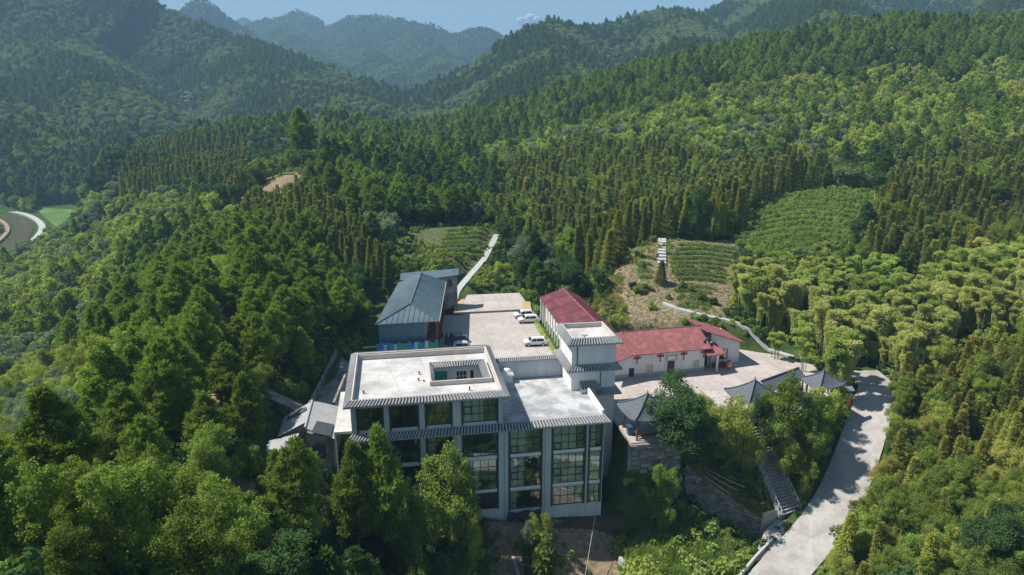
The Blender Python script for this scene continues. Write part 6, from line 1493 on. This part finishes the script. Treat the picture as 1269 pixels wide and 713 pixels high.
HERO = [ # kind, tint, top of crown in the photograph (x, y), ground distance, width scale, label
 ('pine_tree','pine',478,524,69,1.15,'tall fresh green pine rising highest in front of the left half of the grey building'),
 ('pine_tree','pine',438,548,68,1.0,'shorter pine just left of the tallest pine before the grey building'),
 ('broadleaf_tree','mid',552,558,75,1.6,'round green leafy tree hiding the lower middle windows of the grey building'),
 ('broadleaf_tree','light',570,628,71,0.75,'bright leafy tree in the bottom middle just left of the rubble yard'),
 ('broadleaf_tree','mid',505,600,68,1.1,'wide mid-green tree directly below the tallest pine by the grey building'),
 ('broadleaf_tree','deep',385,572,70,1.0,'deep green tree below the grey shed roof'),
 ('broadleaf_tree','light',360,600,64,1.0,'bright leafy tree below and left of the grey shed'),
 ('broadleaf_tree','deep',848,472,87,1.65,'dense dark cone-shaped leafy tree right of the lantern pavilion'),
 ('broadleaf_tree','light',878,476,89,1.15,'light green leafy tree right behind the dense dark tree by the lantern pavilion'),
 ('broadleaf_tree','mid',985,458,90,1.25,'spreading leafy tree in front of the long grey walkway roof'),
 ('broadleaf_tree','deep',955,484,90,0.85,'deep green tree in front of the middle pavilion'),
 ('broadleaf_tree','light',908,492,89,1.0,'light green tree between the dense dark tree and the middle pavilion at the plaza edge'),
 ('broadleaf_tree','mid',972,488,90,1.1,'broad mid-green tree between the middle pavilion and the long walkway roof'),
 ('broadleaf_tree','mid',826,512,84,0.8,'mid-green tree close in front of the right side of the lantern pavilion'),
 ('broadleaf_tree','light',925,500,87,0.95,'light green tree at the head of the staircase below the middle pavilion'),
 ('broadleaf_tree','mid',900,515,90,0.85,'mid-green tree on the bank between the dense dark tree and the staircase'),
 ('broadleaf_tree','mid',1015,478,91,0.95,'full green tree hiding the foot of the small pavilion'),
 ('broadleaf_tree','deep',868,530,89.5,0.75,'deep green tree in the shade right above the rubble wall'),
 ('broadleaf_tree','mid',1033,476,93,0.62,'round leafy tree beside the orange notice post'),
 ('broadleaf_tree','mid',1005,510,89,0.75,'mid-green tree on the bank above the road bend'),
 ('broadleaf_tree','light',914,540,88.5,0.6,'small leafy tree left of the long staircase halfway down'),
 ('broadleaf_tree','mid',927,560,87,0.45,'small leafy tree touching the left balustrade of the staircase near its foot'),
 ('broadleaf_tree','light',985,520,88,0.80,'small leafy tree just right of the upper staircase'),
 ('broadleaf_tree','mid',1003,556,86,0.50,'small round tree between the staircase and the shaded road edge'),
 ('broadleaf_tree','mid',818,578,85,0.52,'small bright tree standing alone in the shadowed patch right of the grey building'),
 ('pine_tree','pine',372,132,290,2.3,'broad dark pine standing alone tallest on the left knoll'),
 ('conifer_tree','cedar',828,240,172,1.5,'tall dark pointed conifer at the top of the right stone steps'),
 ('broadleaf_tree','deep',865,228,174,1.35,'broad dark leafy tree right of the tall conifer above the tea rows'),
 ('conifer_tree','cedar',820,328,142,0.9,'slender dark conifer standing among the tea terraces below the stone steps'),
 ('broadleaf_tree','grey',662,280,168,1.35,'rounded grey-green tree behind the parking lot, right of the pale steps'),
 ('broadleaf_tree','mid',706,284,168,1.3,'rounded mid-green tree behind the far end of the red-roofed shed'),
 ('broadleaf_tree','light',622,318,170,0.9,'small light-green tree beside the track behind the parking lot'),
 ('broadleaf_tree','light',668,634,78,0.5,'small bright big-leaved tree at the foot of the grey building under its right windows'),
 ('broadleaf_tree','grey',655,650,76,0.42,'small grey-green tree right of the narrow concrete wall'),
 ('bush','mid',684,662,74,2.0,'rounded mid-green bush at the bottom edge below the grey building'),
 ('broadleaf_tree','deep',662,682,73,0.45,'small dark tree at the bottom edge beside the narrow wall'),
 ('bush','deep',800,395,127,2.4,'large dark bush on the slope just above the white building roof'),
 ('bush','mid',800,352,140,1.5,'round green bush on the bare slope left of the slender conifer'),
 ('bamboo_clump','bamboo',1035,405,103,1.15,'large bright green bamboo plume drooping over the road entrance'),
 ('bamboo_clump','bamboo',1060,400,106,1.0,'bright bamboo plume right above the road entrance'),
 ('bamboo_clump','bamboo',1003,398,112,1.0,'bright bamboo plume behind the small pavilion'),
 ('bamboo_clump','bamboo',965,408,118,1.0,'bamboo plume behind the right end of the plaza'),
 ('conifer_tree','gold',1180,655,66,0.75,'golden pointed fir nearest the bottom edge on the right slope'),
 ('broadleaf_tree','deep',1240,620,63,1.0,'dark blue-green round tree at the bottom right corner'),
]
for (kind, tint, px_, py_, Y, sc, lab) in HERO:
    p = at_y(px_, py_, Y); z = gz(p[0], p[1]); hh = {'bush': 2.35, 'broadleaf_tree': 9.3, 'pine_tree': 13.2, 'conifer_tree': 10.6, 'bamboo_clump': 8.9}[kind]
    sz = (p[2]-z)/hh; 
    sz = min(max(sz, 0.5*sc), 1.6*sc)
    add_tree(kind, tint, p[0], p[1], z-0.1, sc, random.uniform(0, 6.28), lab, sz=sz)
trees.sort(key=lambda t: -FARH[t[0]]*t[5]/t[9])
LIMIT = {'broadleaf_tree': 290, 'pine_tree': 290, 'conifer_tree': 290, 'bamboo_clump': 290, 'bush': 220}
mass = {}
NAMES = {}
for (kind, tint, x, y, z, sc, rz, px, py, dep, zn) in trees:
    vis = -20 < px < 1290 and py < 760
    if vis and cnt.get(kind, 0) < LIMIT[kind]:
        cnt[kind] = cnt.get(kind, 0)+1
        ph = place_phrase(px, py, zn); lo, hi = SCALE[zn]; q = (sc-lo)/(hi-lo+1e-6)
        size = 'low ' if q < 0.25 and sc < hi+.01 else 'tall ' if 0.8 < q <= 1.01 else ''
        if kind == 'bush' or kind == 'bamboo_clump': size = 'small ' if q < 0.3 else 'large ' if q > 0.7 else ''
        add_tree(kind, tint, x, y, z-0.1, sc, rz, size + TN[(kind, tint)] + ' ' + near_phrase(px, py), plural(TN[(kind, tint)]) + ' around ' + near_phrase(px, py).split(' of ',1)[-1].split('below ',1)[-1].split('above ',1)[-1])
    else: mass.setdefault((kind, tint), []).append((x, y, z, sc, rz))

# ------------------------------------------------------------------ vegetation: masses
def scatter_group():
    ng = bpy.data.node_groups.new('scatter', 'GeometryNodeTree')
    ng.interface.new_socket('Geometry', in_out='INPUT', socket_type='NodeSocketGeometry')
    ng.interface.new_socket('Source', in_out='INPUT', socket_type='NodeSocketObject')
    ng.interface.new_socket('Geometry', in_out='OUTPUT', socket_type='NodeSocketGeometry')
    i = ng.nodes.new('NodeGroupInput'); o = ng.nodes.new('NodeGroupOutput')
    io = ng.nodes.new('GeometryNodeInstanceOnPoints'); oi = ng.nodes.new('GeometryNodeObjectInfo')
    a = ng.nodes.new('GeometryNodeInputNamedAttribute'); a.data_type = 'FLOAT_VECTOR'; a.inputs[0].default_value = 'rot'
    b = ng.nodes.new('GeometryNodeInputNamedAttribute'); b.data_type = 'FLOAT_VECTOR'; b.inputs[0].default_value = 'siz'
    rt = ng.nodes.new('FunctionNodeEulerToRotation')
    ng.links.new(i.outputs[0], io.inputs['Points']); ng.links.new(i.outputs[1], oi.inputs['Object']); ng.links.new(oi.outputs['Geometry'], io.inputs['Instance'])
    ng.links.new(a.outputs[0], rt.inputs[0]); ng.links.new(rt.outputs[0], io.inputs['Rotation']); ng.links.new(b.outputs[0], io.inputs['Scale'])
    ng.links.new(io.outputs[0], o.inputs[0]); return ng
SG = scatter_group()
def scatter(name, P_, sc, rz, mesh, label=None, flatten=1.0):
    me = bpy.data.meshes.new(name); n = len(P_); me.vertices.add(n); me.vertices.foreach_set('co', np.asarray(P_, np.float32).ravel())
    r = np.zeros((n, 3), np.float32); r[:, 2] = rz; r[:, :2] = RNG.normal(0, 0.04, (n, 2)); at = me.attributes.new('rot', 'FLOAT_VECTOR', 'POINT'); at.data.foreach_set('vector', r.ravel())
    s = np.repeat(np.asarray(sc, np.float32)[:, None], 3, 1)*RNG.uniform(0.9, 1.12, (n, 3)).astype(np.float32); s[:, 2] *= flatten
    at = me.attributes.new('siz', 'FLOAT_VECTOR', 'POINT'); at.data.foreach_set('vector', s.astype(np.float32).ravel())
    src = bpy.data.objects.new(name+'_member', mesh)           # the shape that the points repeat; it stands nowhere itself
    o = bpy.data.objects.new(name, me); COL.objects.link(o); md = o.modifiers.new('scatter', 'NODES'); md.node_group = SG
    md[[s_.identifier for s_ in SG.interface.items_tree if s_.name == 'Source'][0]] = src
    o['kind'] = 'stuff'
    if label: o['label'] = label; o['category'] = 'forest'
    return o
FN = {'broadleaf_tree': 'broadleaf_forest', 'pine_tree': 'pine_forest', 'conifer_tree': 'fir_forest', 'bamboo_clump': 'bamboo_grove', 'bush': 'shrubs'}
for (kind, tint), l in mass.items():
    a = np.array(l); me = FAR.get((kind, tint)) or PROTO[(kind, tint)][0][1]
    scatter(FN[kind], a[:, :3], a[:, 3], a[:, 4], me, f"mass of {TN[(kind, tint)].replace('tree','trees')} on the slopes")
# undergrowth over all planted ground
def ugrow(name, spacing, box, protos, lo, hi, ymax=230, prob=None, zmul=1.0, label='low leafy undergrowth between the trees', exclude=True, only=None, cat='undergrowth'):
    X, Y = jitter_points(*box, spacing); k = (np.abs(X) < 0.86*Y+10) & (Y < ymax)
    X, Y = X[k], Y[k]; k = np.ones(len(X), bool)
    if exclude:
        for poly in BUILT: k &= poly_dist(X, Y, poly) > 0.5
        for ln, w in ((ROAD, 3.5), (PATH, 1.2), (TRACK, 1.4), (STL, 2.2), (RIVER, 14)): k &= line_dist(X, Y, ln)[0] > w
    if only is not None: k &= (poly_dist(X, Y, only) == 0)
    if prob is not None: k &= prob(X, Y)
    X, Y = X[k], Y[k]; Z = ground_z(X, Y)
    px, py, dep = project_np(X, Y, Z+0.5); k = (px > -80) & (px < 1350) & (py < 800); X, Y, Z = X[k], Y[k], Z[k]
    idx = RNG.integers(0, len(protos), len(X)); pat = vnoise(X, Y, 14)+0.5; idx = np.where(RNG.random(len(X)) < 0.6, (pat*len(protos)).astype(int) % len(protos), idx)
    for j, me in enumerate(protos):
        m = idx == j
        if m.sum(): 
            o = scatter(name, np.stack([X[m], Y[m], Z[m]-0.15], 1), RNG.uniform(lo, hi, m.sum()), RNG.random(m.sum())*6.28, me, label, zmul); o['category'] = cat
def tuft(name, mat, n=220, h=0.8, r=0.8, w=0.05):
    an = RNG.random(n)*6.28; q = r*RNG.random(n)**0.5; C = np.stack([np.cos(an)*q, np.sin(an)*q, np.zeros(n)], 1); D = np.stack([np.cos(an)*0.4, np.sin(an)*0.4, np.ones(n)], 1)+rdir(n)*0.45
    return blade_mesh(name, C, D, h*RNG.uniform(0.6, 1.3, n), w, [M[mat]])
bm_ = {k: crown_bush('undergrowth', 500+i, 'leaf_'+k, r=1.3, n=330, leaf=0.21) for i, k in enumerate(('mid','light','deep','grass','yellow','straw'))}
ugrow('undergrowth', 1.75, (-190, 230, 18, 235), [bm_['mid'], bm_['deep'], bm_['light'], bm_['grass'], bm_['deep'], bm_['mid']], 0.5, 1.0, zmul=0.8)
ugrow('undergrowth', 3.2, (-330, 330, 235, 460), [bm_['mid'], bm_['deep'], bm_['light']], 1.1, 1.9, ymax=460, zmul=0.8)
# slope below the road and beside the plaza
corn = tuft('crop', 'leaf_grass', 150, 1.6, 0.55, 0.06)
ugrow('crop_patch', 0.95, (10, 60, 52, 95), [corn, bm_['grass'], corn, bm_['light'], bm_['mid']], 0.6, 1.15, exclude=False, only=FIELDG, prob=lambda X, Y: (line_dist(X, Y, ROAD)[0] > 3.8) & (line_dist(X, Y, sl)[0] > 2.0), label='dense green crop and weeds below the shadow of the grey building', cat='crop')
ugrow('yard_weeds', 1.5, (-10, 30, 60, 84), [bm_['grass'], tuft('grass', 'leaf_straw', 120, 0.5, 0.8), tuft('grass', 'leaf_grass', 120, 0.45, 0.8)], 0.35, 0.7, exclude=False, only=UVP([(11,62),(25,62),(28,79),(11,80)]), prob=lambda X, Y: vnoise(X, Y, 5) > -0.05, label='patchy weeds in the rubble yard below the building', cat='weeds')
ugrow('bank_growth', 1.0, (15, 60, 78, 98), [bm_['deep'], bm_['mid']], 0.35, 0.6, exclude=False, prob=lambda X, Y: (poly_dist(X, Y, PLAZA) > 0.9) & (poly_dist(X, Y, FOOT) > 0.5) & (line_dist(X, Y, ROAD)[0] > 3.7) & (line_dist(X, Y, STL)[0] > 2.2) & (poly_dist(X, Y, FIELDG) > 0) & (line_dist(X, Y, sl)[0] > 2.4), label='dark creeping growth on the shaded bank', cat='undergrowth')
st1 = tuft('grass', 'leaf_straw', 160, 0.7, 0.9); gr1 = tuft('grass', 'leaf_grass', 160, 0.6, 0.9)
ugrow('dry_grass', 0.9, (5, 40, 118, 160), [st1, st1, gr1], 0.7, 1.2, exclude=False, only=CUT, label='dry yellow grass on the cut bank', cat='grass')
o = scatter('dry_grass', WALLTOP, RNG.uniform(0.3, 0.65, len(WALLTOP)), RNG.random(len(WALLTOP))*6.28, st1, 'yellow grass growing on top of the rubble wall'); o['category'] = 'grass'
ugrow('knoll_grass', 2.2, (-140, -40, 210, 290), [st1, gr1, bm_['grass']], 0.6, 1.1, ymax=290, exclude=False, only=KNOLL, prob=lambda X, Y: vnoise(X, Y, 6) > 0.05, label='grass tufts on the bare knoll', cat='grass')
ugrow('meadow_growth', 1.0, (45, 150, 150, 225), [bm_['grass'], gr1, bm_['grass'], gr1], 0.45, 0.8, ymax=225, exclude=False, only=FIELD_R, label='bright green leafy crop covering the sloping field', cat='crop')
ugrow('terrace_weeds', 1.6, (15, 90, 120, 180), [bm_['grass'], bm_['mid'], gr1, st1, bm_['light']], 0.3, 0.7, ymax=180, exclude=False, only=TEA_R, prob=lambda X, Y: vnoise(X+9, Y, 7) > 0.08, label='weeds on the tea terraces', cat='weeds')
ugrow('terrace_weeds', 1.7, (-50, 5, 168, 222), [bm_['grass'], bm_['mid'], gr1, bm_['light']], 0.4, 0.9, ymax=222, exclude=False, only=TEA_L, prob=lambda X, Y: vnoise(X+9, Y, 7) > 0.08, label='weeds on the left tea terraces', cat='weeds')
# tea hedges: one object per row
def hedge_row(p0, p1, h, w, label, group, name='tea_hedge', mat='leaf_hedge', bend=0.0, dens=26, cat='hedge', zfix=None):
    a = np.array(p0[:2]); b = np.array(p1[:2]); l = np.linalg.norm(b-a); n = int(l*dens); t = RNG.random(n)
    c = a+(b-a)*t[:, None]; nrm = np.array([-(b-a)[1], (b-a)[0]])/l; c = c + nrm*(bend*np.sin(t*math.pi))[:, None]
    keep = vnoise(c[:, 0]*1.0, c[:, 1]*1.0+40, 1.6) > -0.38; c = c[keep]; n = len(c)
    an = RNG.uniform(-0.3, math.pi+0.3, n); bump = 0.8+0.4*(vnoise(c[:, 0]*3, c[:, 1]*3, 2.2)+0.5)
    off = np.cos(an)*w*bump*RNG.uniform(0.75, 1.05, n); z = (ground_z(c[:, 0], c[:, 1]) if zfix is None else np.full(n, zfix)) + np.maximum(0.02, np.sin(an)*h*bump*RNG.uniform(0.75, 1.05, n))
    C = np.stack([c[:, 0]+nrm[0]*off, c[:, 1]+nrm[1]*off, z], 1); N = np.stack([nrm[0]*np.cos(an), nrm[1]*np.cos(an), np.sin(an)], 1)+rdir(n)*0.5
    o0 = C.mean(0); o0[2] = z.min(); me = leaf_mesh(name, C-o0, N, 0.14*RNG.uniform(0.7, 1.3, n), 0.7, [M[mat]])
    o = bpy.data.objects.new(name, me); COL.objects.link(o); o.location = o0; return tag(o, label, cat, group)
ORD = ['lowest','second','third','fourth','fifth','sixth','seventh','eighth','ninth','tenth','eleventh','twelfth']
def hrow(pa, pb, *a_, **k_):
    """a row between two photo points standing on the ground"""
    p = hit(*pa, y0=110); q = hit(*pb, y0=110); hedge_row(p, q, *a_, **k_)
for k in range(9):
    y = 350-5.3*k
    hrow((833-0.5*k, y-1), (898+1.8*k, y+2), 0.85, 0.58, f'{ORD[k]} of the nine long curved tea rows right of the stone steps', 'long tea rows right of the stone steps', bend=1.0, dens=110)
for k in range(6):
    y = 382-5.0*k
    hrow((838+4*(k % 2), y), (876+5*(k % 3), y+3), 0.7, 0.65, f'{ORD[k]} of the six short patchy tea rows on the bare slope above the white building', 'short tea rows above the white building', bend=0.4, dens=80)
for k in range(6):
    y = 345-8*k
    hrow((789-1.0*k, y), (808, y), 0.7, 0.65, f'{ORD[k]} of the six stubby hedge rows left of the stone steps', 'stubby rows left of the stone steps', dens=80)
for k in range(7):
    y = 318-5.0*k
    hrow((540+2*k, y), (596+1.5*k, y), 0.9, 0.8, f'{ORD[k]} of the seven tea rows on the left terraces beside the pale steps', 'tea rows on the left terraces', bend=-0.6, dens=90)
for k in range(9):
    y = 300-6.6*k
    hrow((930+3*k, y), (1050+3*k, y-2), 1.0, 0.8, f'{ORD[k]} of the nine grassy ridges across the bright sloping field', 'ridges of the bright field', mat='leaf_grass', bend=1.6, dens=80)
for k in range(26):
    px_ = 768+RNG.random()*150; py_ = 318+RNG.random()*80
    if 815 < px_ < 826 or (826 < px_ < 905 and py_ < 352): continue
    h_ = hit(px_, py_, y0=112)
    if h_[1] > 175: continue
    t_ = ['mid','light','deep','grass','straw'][k % 5]
    add_tree('bush', t_, h_[0], h_[1], h_[2]-0.1, RNG.uniform(0.5, 1.0), RNG.random()*6.28, TN[('bush', t_)]+' on the bare terraces '+near_phrase(px_, py_), plural(TN[('bush', t_)])+' on the bare terraces')
for k in range(14):
    w0 = at_z(52+2.2*k, 268+1.2*k, -39.9); w1 = at_z(76+1.6*k, 256+1.6*k, -39.9)
    hedge_row(w0, w1, 1.3, 1.1, f'{(ORD+["thirteenth","fourteenth"])[k]} crop row across the far-left valley field counted from the river', 'crop rows in the valley field', name='crop_row', dens=12, cat='crop row', zfix=-39.9)
hedge_row(uvw(28.3, 112.5), uvw(28.4, 138), 1.1, 0.55, 'clipped green hedge between the parking lot and the red-roofed shed', None, mat='leaf_light', dens=90)

# ------------------------------------------------------------------ far woods on the mountains
def far_woods(name, n, yr, xr, key, scr, label, minz=-60):
    Y = RNG.uniform(yr[0]**0.5, yr[1]**0.5, n)**2; X = RNG.uniform(-1, 1, n)*(0.78*Y+20); X = np.clip(X, xr[0], xr[1]) if xr else X
    Z = ground_z(X, Y); px, py, d = project_np(X, Y, Z+5); k = (px > -60) & (px < 1330) & (py > -70) & (py < 262) & (Z > minz); X, Y, Z = X[k], Y[k], Z[k]
    # keep the side of each slope that can be seen from the valley
    e = 12.0; gy = (ground_z(X, Y+e)-ground_z(X, Y-e))/(2*e); los = (Z-CAM_H)/Y; k = gy > los-0.35; X, Y, Z = X[k], Y[k], Z[k]
    pat = vnoise(X+900, Y, 70)+RNG.normal(0, 0.22, len(X))
    sc = RNG.uniform(*scr, len(X))
    for j, (kd, tn) in enumerate(key):
        lo = -0.5+j/len(key); m = (pat >= (lo if j else -9)) & (pat < (lo+1/len(key) if j < len(key)-1 else 9))
        if m.sum(): scatter(name, np.stack([X[m], Y[m], Z[m]-0.4], 1), sc[m], RNG.random(m.sum())*6.28, FAR[(kd, tn)], label)
far_woods('mountain_forest', 60000, (560, 1450), None, [('pine_tree','pine_dark'),('broadleaf_tree','deep'),('broadleaf_tree','mid'),('broadleaf_tree','grey')], (0.9, 1.5), 'dense bluish green forest covering the near mountains')
far_woods('mountain_forest', 110000, (1450, 3400), None, [('broadleaf_tree','deep'),('broadleaf_tree','mid')], (0.8, 1.4), 'hazy blue-green forest on the farthest mountains')
# bare patch on the saddle
# ------------------------------------------------------------------ clouds beyond the mountains
def cloud(px_, py_, Y, w, h, seed, label):
    rr = np.random.default_rng(seed); p = at_y(px_, py_, Y); m, nt, out = new_mat('cloud')
    v = nt.nodes.new('ShaderNodeVolumePrincipled'); v.inputs['Color'].default_value = (1,1,1,1); v.inputs['Anisotropy'].default_value = 0.2
    mb = MB()
    import bmesh
    bm = bmesh.new()
    for k in range(16):
        s = w*rr.uniform(0.15, 0.30); M_ = Matrix.Translation((rr.uniform(-.5,.5)*w, rr.uniform(-.2,.2)*w, rr.uniform(-.35,.3)*h))@Matrix.Diagonal((s, s, s*0.6*h/w*1.6, 1))
        bmesh.ops.create_icosphere(bm, subdivisions=3, radius=1.0, matrix=M_)
    me = bpy.data.meshes.new('cloud'); bm.to_mesh(me); bm.free()
    co = np.empty(len(me.vertices)*3); me.vertices.foreach_get('co', co); co = co.reshape(-1, 3); co += 0.05*w*np.stack([fbm(co[:,0]+co[:,2]+7*i, co[:,1]-co[:,2], w*0.15, 3) for i in range(3)], 1); me.vertices.foreach_set('co', co.ravel())
    b = nt.nodes.new('ShaderNodeBsdfDiffuse'); b.inputs[0].default_value = (0.85,0.86,0.88,1); t = nt.nodes.new('ShaderNodeBsdfTranslucent'); t.inputs[0].default_value = (0.9,0.9,0.9,1); x = nt.nodes.new('ShaderNodeMixShader'); x.inputs[0].default_value = 0.4
    nt.links.new(b.outputs[0], x.inputs[1]); nt.links.new(t.outputs[0], x.inputs[2]); nt.nodes.remove(v); nt.links.new(x.outputs[0], out.inputs['Surface'])
    me.materials.append(m); me.polygons.foreach_set('use_smooth', [True]*len(me.polygons)); o = bpy.data.objects.new('cloud', me); COL.objects.link(o); o.location = p; o['kind'] = 'stuff'; o['label'] = label; return o
cloud(655, 26, 8300, 230, 170, 3, 'small bright white cloud peeping over the saddle of the far mountains')

# ------------------------------------------------------------------ haze
m, nt, out = new_mat('haze_air'); v = nt.nodes.new('ShaderNodeVolumePrincipled')
v.inputs['Color'].default_value = (0.40, 0.70, 0.98, 1); v.inputs['Density'].default_value = 0.00023; v.inputs['Anisotropy'].default_value = 0.0
nt.links.new(v.outputs[0], out.inputs['Volume'])
mb = MB(); mb.box(-7800, 7800, -900, 8000, -64, 760); M['haze'] = m
o = mb.build('haze', 'haze'); o['kind'] = 'stuff'; o.visible_shadow = True
